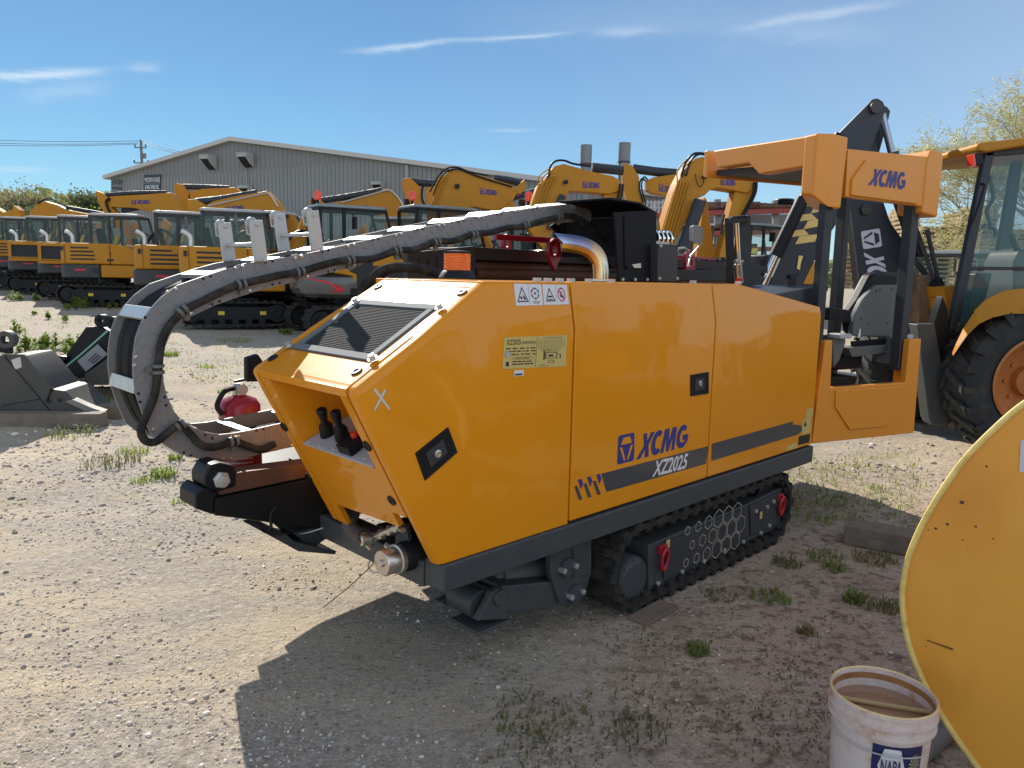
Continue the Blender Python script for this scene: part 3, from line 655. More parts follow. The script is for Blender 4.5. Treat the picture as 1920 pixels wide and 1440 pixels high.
for t in (.3, .62, .85): q_ = vt[1] * (1 - t) + vt[3] * t; d_ = (vt[3] - vt[1]).normalized(); b.cyl(q_ - d_ * .008, q_ + d_ * .008, .021, None, 6)
for (x, y) in ((690, 1022), (725, 1022), (748, 988)): b.cyl(U(x, y, -1.12), U(x + 8, y + 6, -1.13), .012, None, 6)
b.build('drain_valve', BRIGHT, rig)
b = MB(); b.prism([U(x, y, -1.085) for (x, y) in ((737, 978), (760, 982), (768, 1030), (742, 1024))], (.02, 0, 0)); b.build('valve_bracket', FRAME, rig, .003)
b = MB(); b.tube(catmull([U(x, y, -1.06) for (x, y) in ((660, 962), (655, 975), (660, 990), (672, 1002), (684, 1005))], 5), .034, 12); b.build('radiator_hose', mat('hose_brown', (.10, .07, .06), .6), rig)
b = MB(); b.tube(catmull([U(x, y, -1.21) for (x, y) in ((700, 1056), (685, 1072), (650, 1104), (606, 1139))], 6), .0022, 5); b.build('wire', mat('wire_tan', (.20, .15, .13), .6), rig)
b = MB(); b.tube(catmull([U(x, y, -1.12) for (x, y) in ((695, 1050), (690, 1060), (697, 1072), (712, 1073))], 6), .0035, 6); b.build('chain_tether', BRIGHT, rig)
# --- drill rack: its rear end sticks out past the front
RV0 = .82
def rk(off, *pts): return [S(180 + x / 3, 600 + y / 3, off) for (x, y) in pts]
b = MB(); b.prism(rk(RV0, (610, 880), (645, 815), (700, 803), (782, 820), (790, 868), (790, 935), (690, 968), (640, 960), (612, 940)), (0, .13, 0))
b.prism(rk(RV0 - .01, (560, 985), (600, 940), (690, 975), (668, 1002), (665, 1098), (560, 1062)), (0, .16, 0)); b.build('rack_end', BLACK, rig, .008)
c = rk(RV0 - .004, (703, 898))[0]; b = MB(); b.lathe([(.034, 0), (.034, .012), (.024, .014), (.024, .034), (.0005, .036)], c, (0, -1, 0), 6); b.build('bolt', GALV, rig, .002)
P = rk(RV0, (668, 1002), (1400, 850), (1500, 1210), (665, 1100)); b = MB(); b.prism(P, (0, .13, 0)); b.build('rack_beam', BLACK, rig, .008)
b = MB(); b.prism([V(p) for p in ((-1.44, 1.0, .59), (-1.46, 1.08, .59), (-1.31, 1.48, .59), (-1.20, 1.49, .59), (-1.15, 1.62, .59), (-.99, 1.64, .59), (-.99, 1.70, .59), (-.78, 1.78, .59), (-.31, 1.84, .59), (-.27, 1.65, .59), (1.9, 1.65, .59), (1.9, 1.0, .59))], (0, 0, .03)); b.build('rack_deck', BLACK, rig)
b = MB(); b.prism(rk(RV0 - .012, (790, 868), (800, 858), (1400, 780), (1400, 840), (700, 985), (690, 968), (790, 935)), (0, .10, 0)); rl = b.build('rack_rail', RUSTB, rig, .003)
b = MB()
for k in range(14):
    c = rk(RV0 + .10, (800 + k * 40, 852 - k * 5.2))[0]; b.bx(c.x - .014, c.x + .006, c.y - .06, c.y - .03, c.z - .01, c.z + .012)
b.build_each('rack_tooth', BRIGHT, rl)
b = MB(); b.tube(catmull(rk(RV0 - .03, (1010, 1050), (985, 1090), (985, 1150), (960, 1190), (930, 1175), (915, 1150)), 6), .007, 8); b.build('hose', BLACK, rig)
b = MB(); b.tube(catmull([U(x, y, -1.16) for (x, y) in ((535, 1000), (570, 1000), (605, 990))], 6), .003, 6); b.build('wire', LGREY, rig)
b = MB(); b.prism(rk(RV0 + .3, (545, 942), (590, 935), (590, 950), (570, 962)), (0, .02, 0)); b.build('marker_flag', RED, rig)
# far foot plate
ft = lambda *pts: [S(x, y, .80) for (x, y) in pts]
b = MB(); b.prism(ft((514, 1009), (538, 1003), (552, 1016), (632, 1034), (628, 1040), (560, 1034)), (0, .30, 0)); b.prism([S(x, y, .86) for (x, y) in ((550, 1000), (600, 985), (612, 1010), (585, 1030))], (0, .2, 0)); b.build('stabiliser_foot', FRAME, rig, .003)
b = MB(); b.bx(-1.05, -.95, .74, 1.2, .44, .58); b.build('cross_beam', BLACK, rig, .006)
# box behind the nose and extinguisher shelf
P = [S(x, y, .80) for (x, y) in ((463, 671), (484, 664), (520, 715), (463, 716))]; b = MB(); b.prism(P, (0, .03, 0)); b.build('valve_box', BLACK, rig, .004)
# --- machinery behind the covers
def bk(name, pts, off, th, m_, bev=.004):
    b = MB(); b.prism([S(x, y, off) for (x, y) in pts], (0, th, 0)); return b.build(name, m_, rig, bev)
pb = bk('pipe_box', ((888, 463), (1240, 483), (1440, 500), (1440, 512), (1240, 500), (888, 487)), 1.42, .5, mat('brown_black', (.030, .024, .022), .5))
b = MB()
for (y0, y1, r_) in ((500, 512, .04), (512, 523, .05)): b.tube([S(885, y0, 1.5), S(1240, y0 + 9, 1.5), S(1420, y0 + 13, 1.5)], r_, 12)
b.build('drill_pipe', RUSTB, rig)
bk('pipe_box_end', ((764, 474), (892, 461), (892, 530), (764, 535)), 1.40, .04, DARK)
b = MB()
for x in (786, 803, 820): b.face([S(px, py, 1.397) for (px, py) in ((x - 2, 484), (x + 2, 483.5), (x + 2, 502), (x - 2, 502))])
b.build_each('slot', INK, rig, smooth=0)
b = MB(); b.bar(S(928, 444, 1.36), S(1240, 465, 1.36), .03, .035); b.bar(S(1238, 479, 1.36), S(1340, 486, 1.36), .03, .02); rb = b.build('lifting_bar', RED, rig, .004)
def hook(cx, cy, w_, h_, off, nm='lifting_hook'):
    P = [(cx - w_ * .42, cy - h_ * .12), (cx - w_ * .34, cy - h_ * .36), (cx, cy - h_ * .5), (cx + w_ * .34, cy - h_ * .36), (cx + w_ * .42, cy - h_ * .12), (cx + w_ * .40, cy + h_ * .12), (cx, cy + h_ * .5), (cx - w_ * .40, cy + h_ * .12)]
    H_ = [(cx - w_ * .16, cy - h_ * .08), (cx - w_ * .14, cy - h_ * .24), (cx, cy - h_ * .32), (cx + w_ * .14, cy - h_ * .24), (cx + w_ * .16, cy - h_ * .08), (cx + w_ * .12, cy - .01 * h_), (cx, cy + .04 * h_), (cx - w_ * .12, cy - .01 * h_)]
    b = MB(); A_ = [S(x, y, off) for x, y in P]; B_ = [S(x, y, off) for x, y in H_]; n = 8; t = V((0, .03, 0)); o = A_ + B_ + [p + t for p in A_] + [p + t for p in B_]
    fs = []
    for i in range(n):
        j = (i + 1) % n; fs += [(i, j, 8 + j, 8 + i), (16 + i, 24 + i, 24 + j, 16 + j), (i, 16 + i, 16 + j, j), (8 + i, 8 + j, 24 + j, 24 + i)]
    b.add(o, fs); return b.build(nm, RED, rb, .004)
hook(1041, 477, 28, 62, 1.30); hook(1295, 498, 22, 62, 1.30); hook(952, 462, 20, 48, 1.6)
bk('rack_top', ((1236, 505), (1424, 508), (1424, 526), (1236, 524)), 1.25, .1, DARK)
bk('rack_top', ((1300, 484), (1420, 486), (1436, 512), (1300, 508)), 1.7, .3, DARK)
b = MB()
for x in (1310, 1330, 1350, 1372): b.prism([S(px, py, 1.66) for (px, py) in ((x, 492), (x + 4, 482), (x + 10, 482), (x + 6, 492))], (0, .05, 0))
b.build_each('latch_tooth', BLACK, rig)
# corrugated hose loom over the far edge of the cover
b = MB(); Q = catmull([S(x, y, .80) for (x, y) in ((676, 552), (690, 528), (712, 510), (742, 502), (780, 503), (812, 511), (842, 522))], 14)
b.tube(Q, [.021 + (.003 if i % 2 else -.002) for i in range(len(Q))], 10); b.build('hose_loom', RUBBER, rig, smooth=20)
b = MB(); b.tube(catmull([S(x, y, .86) for (x, y) in ((700, 530), (725, 506), (760, 500), (800, 506), (842, 519))], 8), .022, 10); b.build('hose', BLACK, rig)
# --- cover bracket that carries the fixed end of the chain
b = MB(); b.prism([S(x, y, .60) for (x, y) in ((1152, 398), (1228, 394), (1231, 404), (1231, 527), (1160, 527), (1157, 470))], (0, .012, 0)); ub = b.build('chain_bracket', BRKT, rig, .003)
P0 = [S(x, y, .60) for (x, y) in ((1150, 388), (1200, 389), (1232, 402))]; zt2 = P0[0].z
tl = [S(1084, 381, .98), S(1175, 384, .80)]
ur = P0[2].x
b = MB(); zc = S(1085, 382, .98).z
b.prism([V((S(1085, 382, .98).x - .01, .97, zc)), V((P0[1].x, .97, zc - .005)), V((ur, .97, zc - .05)), V((ur, .97, zc - .062)), V((P0[1].x, .97, zc - .017)), V((S(1085, 382, .98).x - .01, .97, zc - .012))], (0, .36, 0))
b.prism([V((P0[0].x - .03, .60, zc)), V((P0[1].x, .60, zc - .005)), V((ur, .60, zc - .05)), V((ur, .60, zc - .062)), V((P0[1].x, .60, zc - .017)), V((P0[0].x - .03, .60, zc - .012))], (0, .3699, 0))
b.build('bracket_top', BRKT, ub, .002)
b = MB(); b.prism([S(x, y, 1.32) for (x, y) in ((1032, 424), (1050, 445), (1100, 470), (1150, 500), (1200, 500), (1200, 400), (1090, 384))], (0, .012, 0)); b.prism([V((ur - .015, .612, zc - .3)), V((ur - .003, .612, zc - .3)), V((ur - .003, .612, zc - .07)), V((ur - .015, .612, zc - .07))], (0, .7, 0)); b.build('bracket_side', BRKT, ub)
b = MB(); b.prism([S(x, y, .592) for (x, y) in ((1171, 405), (1178, 402), (1176, 500), (1172, 500))], (0, .012, 0)); b.prism([S(x, y, .59) for (x, y) in ((1176, 490), (1206, 490), (1206, 505), (1176, 505))], (0, .01, 0)); b.build('stiffener', BRKT, ub, .003)
b = MB(); b.prism([S(x, y, .585) for (x, y) in ((1185, 496), (1202, 493), (1203, 503), (1190, 503))], (0, .008, 0)); b.build('socket', BRIGHT, ub, .003)
b = MB()
for x in (1166, 1189, 1212): b.lathe([(.009, 0), (.009, .012), (.0005, .013)], S(x, 524, .595), (0, -1, 0), 6)
for (x, y) in ((1237, 461), (1235, 522), (1268, 522)): b.lathe([(.009, 0), (.009, .012), (.0005, .013)], S(x, y, .545), (0, -1, 0), 6)
b.build_each('bolt', GALV, ub)
b = MB(); b.prism([S(x, y, .55) for (x, y) in ((1234, 457), (1272, 459), (1270, 528), (1233, 528))], (0, .10, 0)); b.build('control_box', DARK, rig, .004)
b = MB(); c0, c1 = S(1226, 447, 1.0), S(1250, 448, 1.0)
for k in range(4): t = k / 3; c = c0 * (1 - t) + c1 * t; b.lathe([(.05, -.012), (.056, -.006), (.056, .006), (.05, .012)], c, (1, 0, 0), 20, cap=True)
b.build('air_cleaner', CHROME, rig); b = MB(); b.prism([S(x, y, .95) for (x, y) in ((1226, 452), (1257, 453), (1256, 461), (1226, 460))], (0, .1, 0)); b.build('cleaner_bracket', GALV, rig, .002)
# --- exhaust
em = bpy.data.materials.new('heat_tinted_steel'); em.use_nodes = True; nt = em.node_tree; bs = nt.nodes['Principled BSDF']; bs.inputs['Metallic'].default_value = 1; bs.inputs['Roughness'].default_value = .16
tcn = nt.nodes.new('ShaderNodeTexCoord'); sep = nt.nodes.new('ShaderNodeSeparateXYZ'); nt.links.new(tcn.outputs['Generated'], sep.inputs[0]); cr = nt.nodes.new('ShaderNodeValToRGB')
nn = nt.nodes.new('ShaderNodeTexNoise'); nn.inputs['Scale'].default_value = 3; ad = nt.nodes.new('ShaderNodeMath'); ad.operation = 'MULTIPLY_ADD'; ad.inputs[1].default_value = .10; nt.links.new(nn.outputs[0], ad.inputs[0]); nt.links.new(sep.outputs[0], ad.inputs[2])
el = cr.color_ramp.elements; el[0].position = .08; el[0].color = (.40, .46, .60, 1); el[1].position = .98; el[1].color = (.60, .56, .52, 1)
for p_, c_ in ((.28, (.20, .22, .33, 1)), (.50, (.26, .22, .28, 1)), (.64, (.60, .38, .16, 1)), (.80, (.62, .54, .42, 1))): e = el.new(p_); e.color = c_
nt.links.new(ad.outputs[0], cr.inputs[0]); nt.links.new(cr.outputs[0], bs.inputs['Base Color'])
EV = .36; EB = S(1125.5, 527, EV); en = V((.78, .63, 0)).normalized(); ep = lambda x, y: lhit(x, y, EB, en)
b = MB(); Q = catmull([ep(x, y) for (x, y) in ((1125.5, 527), (1125.5, 505), (1122, 486), (1110, 470), (1092, 461), (1072, 457), (1052, 455))], 6)
r_ = (ep(1142, 510) - ep(1109, 510)).length / 2
b.tube(Q, r_, 28, cap=False); dq = (Q[-1] - Q[-2]).normalized(); ey = V((0, 0, 1)) - dq * dq.z; ey.normalize()
for i in range(len(Q) * 28 - 28, len(Q) * 28):
    w_ = (b.v[i] - Q[-1]).dot(ey); b.v[i] = b.v[i] + dq * (w_ * 1.15 - .01)
ex = b.build('exhaust_pipe', em, rig, smooth=60)
b = MB(); b.tube(Q[-12:-7], r_ * .93, 20, cap=True); b.build('exhaust_bore', INK, ex)
b = MB(); b.lathe([(r_ * 1.5, 0), (r_ * 1.5, .008), (r_, .010)], Q[0], (0, 0, 1), 24); b.build('exhaust_flange', GALV, ex)
# --- beacon
BV = .42; c = S(857, 521, BV); b = MB(); b.lathe([(.078, 0), (.066, .022), (.058, .03)], c, (0, 0, 1), 24, cap=True); bc = b.build('beacon', BLACK, rig)
h0 = (S(857, 508, BV) - c).z; h1 = (S(857, 475, BV) - c).z; rr = (S(877, 490, BV) - S(838, 490, BV)).length / 2; pr = [(rr * .96, h0)]
for k in range(7): a = h0 + (h1 - h0) * k / 7; d_ = (h1 - h0) / 7; pr += [(rr * .96, a + d_ * .1), (rr, a + d_ * .4), (rr, a + d_ * .65), (rr * .96, a + d_ * .95)]
b = MB(); b.lathe(pr, c, (0, 0, 1), 20); b.lathe([(rr * .5, h0), (rr * .5, h1)], c, (0, 0, 1), 12); b.build('lens', AMBER, bc, smooth=20)
b = MB(); b.lathe([(rr * 1.0, h1), (rr * 1.0, h1 + .008), (.0005, h1 + .014)], c, (0, 0, 1), 20); b.build('lens_cap', BLACK, bc)
# --- cable chain
CH0, CH1 = 1.00, 1.29
outer = [(1086, 381), (1030, 386), (960, 395), (880, 409), (800, 425), (720, 443), (660, 456), (600, 470), (545, 481), (500, 487), (460, 494), (421, 505), (376, 520), (333, 535), (303, 557), (281, 581), (264, 607), (255, 633), (250.5, 667), (250, 703), (254, 735), (268, 778), (284, 814), (312, 837), (345, 854), (393, 865), (437, 865), (482, 853), (530, 842), (610, 824)]
inner = [(1100, 412), (1040, 419), (975, 429), (895, 445), (815, 463), (732, 481), (673, 498), (612, 513), (560, 527), (515, 537), (475, 548), (438, 560), (402, 573), (368, 589), (346, 600), (330, 613), (318, 630), (310, 650), (305, 680), (306, 712), (313, 742), (327, 772), (344, 791), (365, 803), (385, 810), (412, 815), (440, 812), (472, 806), (512, 797), (592, 780)]
def chain_plate(mb, off, th):
    A = [S(x, y, off) for x, y in outer]; B = [S(x, y, off) for x, y in inner]; t = V((0, th, 0))
    for i in range(len(A) - 1): mb.hexa([A[i], A[i + 1], A[i + 1] + t, A[i] + t, B[i], B[i + 1], B[i + 1] + t, B[i] + t])
    return A, B
chain_mats = STEEL
b = MB(); A, B = chain_plate(b, CH0, .012); cn = b.build('cable_chain', chain_mats, rig, smooth=25)
bm = bmesh.new(); bm.from_mesh(cn.data); bmesh.ops.remove_doubles(bm, verts=bm.verts, dist=1e-5); bm.to_mesh(cn.data); bm.free()
b = MB(); A2 = [p + V((0, CH1 - CH0, 0)) for p in A]; B2 = [p + V((0, CH1 - CH0, 0)) for p in B]; t = V((0, .012, 0))
for i in range(len(A) - 1): b.hexa([A2[i], A2[i + 1], A2[i + 1] + t, A2[i] + t, B2[i], B2[i + 1], B2[i + 1] + t, B2[i] + t])
b.build('side_plate', chain_mats, cn, smooth=25)
b = MB(); b.lathe([(.055, 0), (.055, .012)], S(1098, 405, CH0), (0, 1, 0), 16, cap=True); b.build('end_plate', chain_mats, cn)
# raised round studs and rivets on the outer face, link seams
arcl = [0]
for i in range(len(A) - 1): arcl.append(arcl[-1] + ((A[i + 1] + B[i + 1]) / 2 - (A[i] + B[i]) / 2).length)
def along(s):
    for i in range(len(A) - 1):
        if s <= arcl[i + 1] or i == len(A) - 2:
            t = (s - arcl[i]) / (arcl[i + 1] - arcl[i]); a, c = A[i].lerp(A[i + 1], t), B[i].lerp(B[i + 1], t); return a, c, (A[i + 1] + B[i + 1] - A[i] - B[i]).normalized()
TOT = arcl[-1]; NL = int(TOT / .135)
b = MB(); rv = MB(); sm = MB(); holes = MB()
for k in range(NL):
    s = (k + .5) * TOT / NL; a, c, d_ = along(s); e = (c - a); W_ = e.length
    for (ds, f, r_) in ((-.018, .26, .0135), (.022, .52, .0135), (-.028, .66, .0135), (.012, .76, .0120)):
        p = a + e * f + d_ * ds + V((0, -.0005, 0)); b.lathe([(r_, 0), (r_, .0014), (r_ * .93, .0022), (.0005, .0022)], p, (0, -1, 0), 16)
    cc = a + e * .5 - d_ * .01; al = math.atan2(d_.z, d_.x)
    for j in range(14):
        g0_, g1_ = al + pi * (.5 + j / 14), al + pi * (.5 + (j + 1) / 14); R0 = W_ * .49
        f = lambda g, r: cc + V((cos(g) * r, -.0012, sin(g) * r)); sm.face([f(g0_, R0), f(g1_, R0), f(g1_, R0 - .0022), f(g0_, R0 - .0022)])
    for ds in (-.016, .016):
        for fr in (.07, .93):
            p = a + e * fr + d_ * (ds + .055) + V((0, -.0008, 0))
            if k % 2: rv.lathe([(.008, 0), (.007, .005), (.0005, .006)], p, (0, -1, 0), 8)
            else: holes.lathe([(.0062, 0), (.0005, .0004)], p, (0, -1, 0), 8)
b.build_each('stud', chain_mats, cn); rv.build_each('rivet', BRIGHT, cn); sm.build('link_seams', mat('seam_grey', (.16, .155, .155), .6), cn, smooth=0); holes.build('holes', INK, cn)
k = 0; s = .10
while s < TOT - .05:
    a, c, d_ = along(s)
    bb = MB(); p = a + (c - a) * .08; bb.bar(p + V((0, .012, 0)), p + V((0, CH1 - CH0, 0)), .052, .018, up=(a - c)); bb.build('cross_bar', GALV, cn, .002)
    s += .27
bb = MB()
s = .10
while s < TOT - .05:
    a, c, d_ = along(s); p = a + (c - a) * .93; bb.bar(p + V((0, .012, 0)), p + V((0, CH1 - CH0, 0)), .03, .012, up=(a - c)); s += .27
bb.build_each('inner_bar', GALV, cn)
# hoses carried inside
b = MB()
for (f, v) in ((.35, .06), (.45, .11), (.38, .16), (.44, .21), (.36, .25)):
    Q = []
    for s in frange(.06, TOT - .001, 60): a, c, d_ = along(s); Q.append(a + (c - a) * f + V((0, v, 0)))
    b.tube(Q, .022, 8)
b.build('inner_hose', BLACK, cn)
# cable clipped along the near face
cab_px = [(1140, 470), (1120, 440), (1098, 418), (1072, 405), (1040, 409), (1013, 415), (985, 425), (953, 427), (920, 436), (888, 439), (850, 452), (818, 453), (780, 468), (745, 470), (700, 485), (657, 487), (628, 491), (595, 500), (562, 510), (530, 515), (490, 524), (452, 533), (420, 545), (385, 562), (350, 580), (322, 605), (303, 640), (297, 690), (290, 740), (275, 778), (264, 806), (272, 826), (293, 828), (318, 808), (338, 797), (356, 812), (378, 835), (405, 838), (437, 828), (462, 836), (490, 843), (515, 832)]
b = MB(); b.tube(catmull([S(x, y, CH0 - .022) for x, y in cab_px], 4), .0155, 10); cb = b.build('cable', RUBBER, cn)
b = MB()
for (x, y, dx, dy) in ((1048, 407, 1, -.2), (985, 423, 1, -.2), (888, 440, 1, -.2), (818, 454, 1, -.2), (744, 470, 1, -.22), (656, 488, 1, -.2), (562, 510, 1, -.22), (452, 533, 1, -.22), (342, 583, .8, -.6), (297, 692, 0, 1), (338, 798, .9, -.5), (438, 828, 1, -.1)):
    c = S(x, y, CH0 - .022); d_ = V((dx, 0, -dy)).normalized()
    for q_ in (-.012, .012): b.tube([c + d_ * (q_ - .006), c + d_ * (q_ + .006)], .022, 12)
    n_ = V((d_.z, 0, -d_.x)); b.cyl(c + n_ * .032 + V((0, .018, 0)), c + n_ * .032 + V((0, .004, 0)), .013, None, 8)
b.build_each('cable_clamp', PLAST, cb)
# roller stands
for (nb, nt_, w_) in (((489, 490), (479, 413), .055), ((595, 470), (585, 395), .055)):
    p0, p1 = S(*nb, CH0 - .018), S(*nt_, CH0 - .018)
    GM = mat('galv_matt', (.50, .50, .48), .5, metal=.35, noise=(18, .5, (.38, .38, .36)))
    for dv in (0, CH1 - CH0 + .005):
        g = MB(); q0, q1 = p0 + V((0, dv, 0)), p1 + V((0, dv, 0)); g.bar(q0, q1, .018, w_, up=(1, 0, .1)); mid = q0.lerp(q1, .66); d_ = (q1 - q0).normalized()
        g.bar(mid + V((0, .036, 0)), q1 + V((0, .036, 0)), .012, w_, up=(1, 0, .1)); g.bar(mid + V((0, .009, 0)), mid + V((0, .030, 0)), w_ * .9, .01)
        for sx_ in (-.014, .014): g.lathe([(.009, 0), (.008, .008), (.0005, .009)], q0 + V((sx_, -.009, .006)), (0, -1, 0), 8)
        g.lathe([(.009, 0), (.008, .006), (.0005, .007)], q0.lerp(q1, .9) + V((0, -.009, 0)), (0, -1, 0), 10)
        st = g.build('roller_stand', GM, cn, .002)
        r_ = MB(); c = p0.lerp(p1, .90) + V((-.012, dv + .009, .008)); r_.lathe([(.022, 0), (.022, .016)], c, (0, 1, 0), 18, cap=True); r_.build('roller', LGREY, st)
    r_ = MB(); c = p0.lerp(p1, .42); r_.cyl(c, c + V((0, CH1 - CH0, 0)), .009); r_.build('spacer_rod', GALV, cn)
# --- swing-out operator station
TH = radians(20); ca_, sa_ = cos(TH), sin(TH); PCU = 1.92
def C_(a, n, z): return V((PCU + a * ca_ + n * sa_, -a * sa_ + n * ca_, z))
CN = V((sa_, ca_, 0)); CA = V((ca_, -sa_, 0))
def cabk(x, y, n=0.0): return lhit(x, y, V((PCU, 0, 0)) + CN * n, CN)
def cabs(x, y, a=0.0): return lhit(x, y, V((PCU, 0, 0)) + CA * a, CA)
def pris(name, pts, vec, m_, bev=.012, par=rig, seg=3): b = MB(); b.prism(pts, vec); return b.build(name, m_, par, bev, seg)
P = [cabk(x, y) for (x, y) in ((1523, 832), (1714, 812), (1728, 635), (1708, 636.5), (1698, 717), (1558, 727), (1562, 637), (1548, 640))]
P[3] = cabk(1706, 637); lp = pris('cab_panel', P, CN * .05, PAINT_C, .008)
b = MB(); b.prism([C_(0, .0505, .567), C_(.07, .0505, .567), C_(.07, .0505, .93), C_(.05, .0505, 1.20), C_(.02, .0505, 1.20)], CN * .25); b.prism([C_(.83, .0505, .572), C_(.925, .0505, .572), C_(.91, .0505, 1.21), C_(.83, .0505, 1.21)], CN * .08); b.build('cab_side_panel', PAINT_C, rig, .008)
pris('cab_emboss', [cabk(x, y, -.012) for (x, y) in ((1567, 764), (1568, 732), (1692, 724), (1690, 760), (1664, 800), (1594, 806))], CN * .013, PAINT_C, .006, lp)
for (a0, a1, n0, n1, zz) in ((.005, .07, .04, .10, 1.0), (.785, .85, .055, .13, 1.0), (.80, .86, .62, .70, .8)):
    b = MB(); b.hexa([C_(a0, n0, zz), C_(a1, n0, zz), C_(a1, n1, zz), C_(a0, n1, zz), C_(a0, n0, 2.20), C_(a1, n0, 2.20), C_(a1, n1, 2.20), C_(a0, n1, 2.20)]); b.build('cab_post', DARK, rig, .008)
# canopy
zt0 = 2.452
nB = (cabs(1502, 345, -.105) - V((PCU, 0, 0))).dot(CN); 
pl = [(-.105, nB - .10), (-.02, .0), (.105, .0), (.105, .20), (.02, max(.21, nB)), (-.105, nB)]
b = MB(); pts0 = [C_(a, n, 2.018 + (.0 if n < .05 else .0)) for a, n in pl]
low = [C_(-.105, nB - .10, 2.09), C_(-.02, .0, 2.018), C_(.088, .0, 2.018), C_(.088, .20, 2.018), C_(.02, max(.21, nB), 2.05), C_(-.105, nB, cabs(1502, 364, -.105).z)]
top = [C_(a, n, zt0 - (.012 if a > .05 else 0)) for a, n in pl]
b.add(low + top, [tuple(range(6))[::-1], tuple(range(6, 12))] + [(i, (i + 1) % 6, (i + 1) % 6 + 6, i + 6) for i in range(6)]); cny = b.build('canopy_corner', PAINT_C, rig, .014, 3)
P = [cabs(x, y, -.105) for (x, y) in ((1337, 282), (1345, 315), (1403, 306), (1423, 327), (1504, 313))] 
P += [C_(-.105, nB - .02, P[-1].z), C_(-.105, nB - .02, zt0 - .004)]
vz = pris('canopy_visor', [p + CA * .0015 for p in P], CA * .10, PAINT_C, .012, cny)
band = [cabk(x, y, .01) for (x, y) in ((1586, 369), (1729, 387), (1740, 294), (1590, 279))]
bd = pris('canopy_band', band, CN * .05, PAINT_C, .006)
pris('canopy_emboss', [cabk(x, y, -.006) for (x, y) in ((1597, 366), (1599, 336), (1626, 299), (1700, 308), (1723, 345), (1721, 383))], CN * .017, PAINT_C, .006, bd)
b = MB(); put_poly(b, LET, [cabk(x, y, -.0085) for (x, y) in ((1627.5, 346.5), (1702, 356.5), (1702.5, 324), (1633, 315.5))]); b.build('logo', BLUE, bd, smooth=0)
P = [C_(.805, 0, 2.03), C_(.955, 0, 2.008), C_(.955, 0, 2.40), C_(.93, 0, 2.428), C_(.835, 0, 2.428), C_(.805, 0, 2.36)]
rc = pris('canopy_corner', P, CN * .20, PAINT_C, .014)
P = [C_(.955, .2005, 2.428), C_(.955, 1.10, 2.48), C_(.955, 1.10, 2.40), C_(.955, .2005, 2.33)]
pris('canopy_visor', P, CA * -.08, PAINT_C, .010, rc)
b = MB(); b.hexa([C_(-.02, .06, 2.27), C_(.87, .06, 2.27), C_(.87, 1.05, 2.32), C_(-.02, 1.05, 2.32), C_(-.02, .06, 2.30), C_(.87, .06, 2.30), C_(.87, 1.05, 2.36), C_(-.02, 1.05, 2.36)]); b.build('cab_roof', DARK, rig, .004)
b = MB(); b.hexa([C_(-.1, 1.06, 2.30), C_(.95, 1.06, 2.30), C_(.95, 1.10, 2.31), C_(-.1, 1.10, 2.31), C_(-.1, 1.06, 2.49), C_(.95, 1.06, 2.47), C_(.95, 1.10, 2.47), C_(-.1, 1.10, 2.49)]); b.build('canopy_front', PAINT_C, rig, .006)
b = MB(); b.hexa([C_(.02, .06, .58), C_(.90, .06, .58), C_(.90, 1.1, .58), C_(.02, 1.1, .58), C_(.02, .06, .60), C_(.90, .06, .60), C_(.90, 1.1, .60), C_(.02, 1.1, .60)]); b.build('cab_floor', DARK, rig)
b = MB(); b.hexa([C_(.05, 1.02, .60), C_(.80, 1.02, .60), C_(.80, 1.08, .60), C_(.05, 1.08, .60), C_(.05, 1.02, 1.16), C_(.80, 1.02, 1.16), C_(.80, 1.08, 1.16), C_(.05, 1.08, 1.16)]); b.build('footwell_panel', DARK, rig, .01)
# seat
sp = lambda n, *pts: [cabk(x, y, n) for (x, y) in pts]
seat = thing('operator_seat', 'x', 'x'); 
for k in ('label', 'category'): del seat[k]
seat.parent = rig
sback = sp(.26, (1637, 541), (1645, 534), (1688, 534), (1693, 541), (1691, 565), (1681, 606), (1682, 622), (1676, 634), (1600, 630), (1601, 612), (1604, 590), (1618, 562))
b = MB(); b.prism(sback, CN * .05 + V((0, 0, .0))); bsn = b.build('backrest', PLAST, seat, .014, 3)
cush = sp(.30, (1628, 530), (1636, 514), (1655, 508), (1690, 512), (1708, 520), (1706, 545), (1694, 600), (1684, 630), (1600, 628), (1596, 606), (1594, 585), (1612, 560))
b = MB(); b.prism(cush, CN * .10); b.build('back_cushion', BLACK, seat, .03, 4)
b = MB(); b.prism(sp(.28, (1596, 582), (1556, 575), (1554, 600), (1598, 606)), CN * .12); b.build('armrest', BLACK, seat, .012, 3)
b = MB(); sc0 = sp(.27, (1609, 640), (1672, 634))
b.hexa([C_(.26, .28, .98), C_(.72, .28, .98), C_(.72, .80, 1.0), C_(.26, .80, 1.0), C_(.26, .28, 1.10), C_(.72, .28, 1.10), C_(.72, .80, 1.13), C_(.26, .80, 1.13)]); b.build('seat_cushion', BLACK, seat, .03, 3)
b = MB(); b.prism(sp(.22, (1591, 652), (1670, 646), (1664, 662), (1598, 670)), CN * .10); b.build('seat_pan', PLAST, seat, .006)
b = MB(); b.prism(sp(.245, (1598, 640), (1674, 634), (1668, 648), (1600, 653)), CN * .02); b.build('lumbar_slot', BLACK, seat, .004)
b = MB()
for k in range(4): z0_ = .64 + k * .075; b.hexa([C_(.27, .3, z0_), C_(.68, .3, z0_), C_(.68, .72, z0_), C_(.27, .72, z0_), C_(.27 + .02 * (k % 2), .28, z0_ + .068), C_(.68, .28, z0_ + .068), C_(.68, .74, z0_ + .068), C_(.27, .74, z0_ + .068)])
b.build('suspension_bellows', RUBBER, seat, .01)
b = MB(); b.face(sp(.256, (1608, 633.5), (1612, 616), (1614, 616), (1613.5, 633))); b.build('sticker', WHITE, seat, smooth=0)
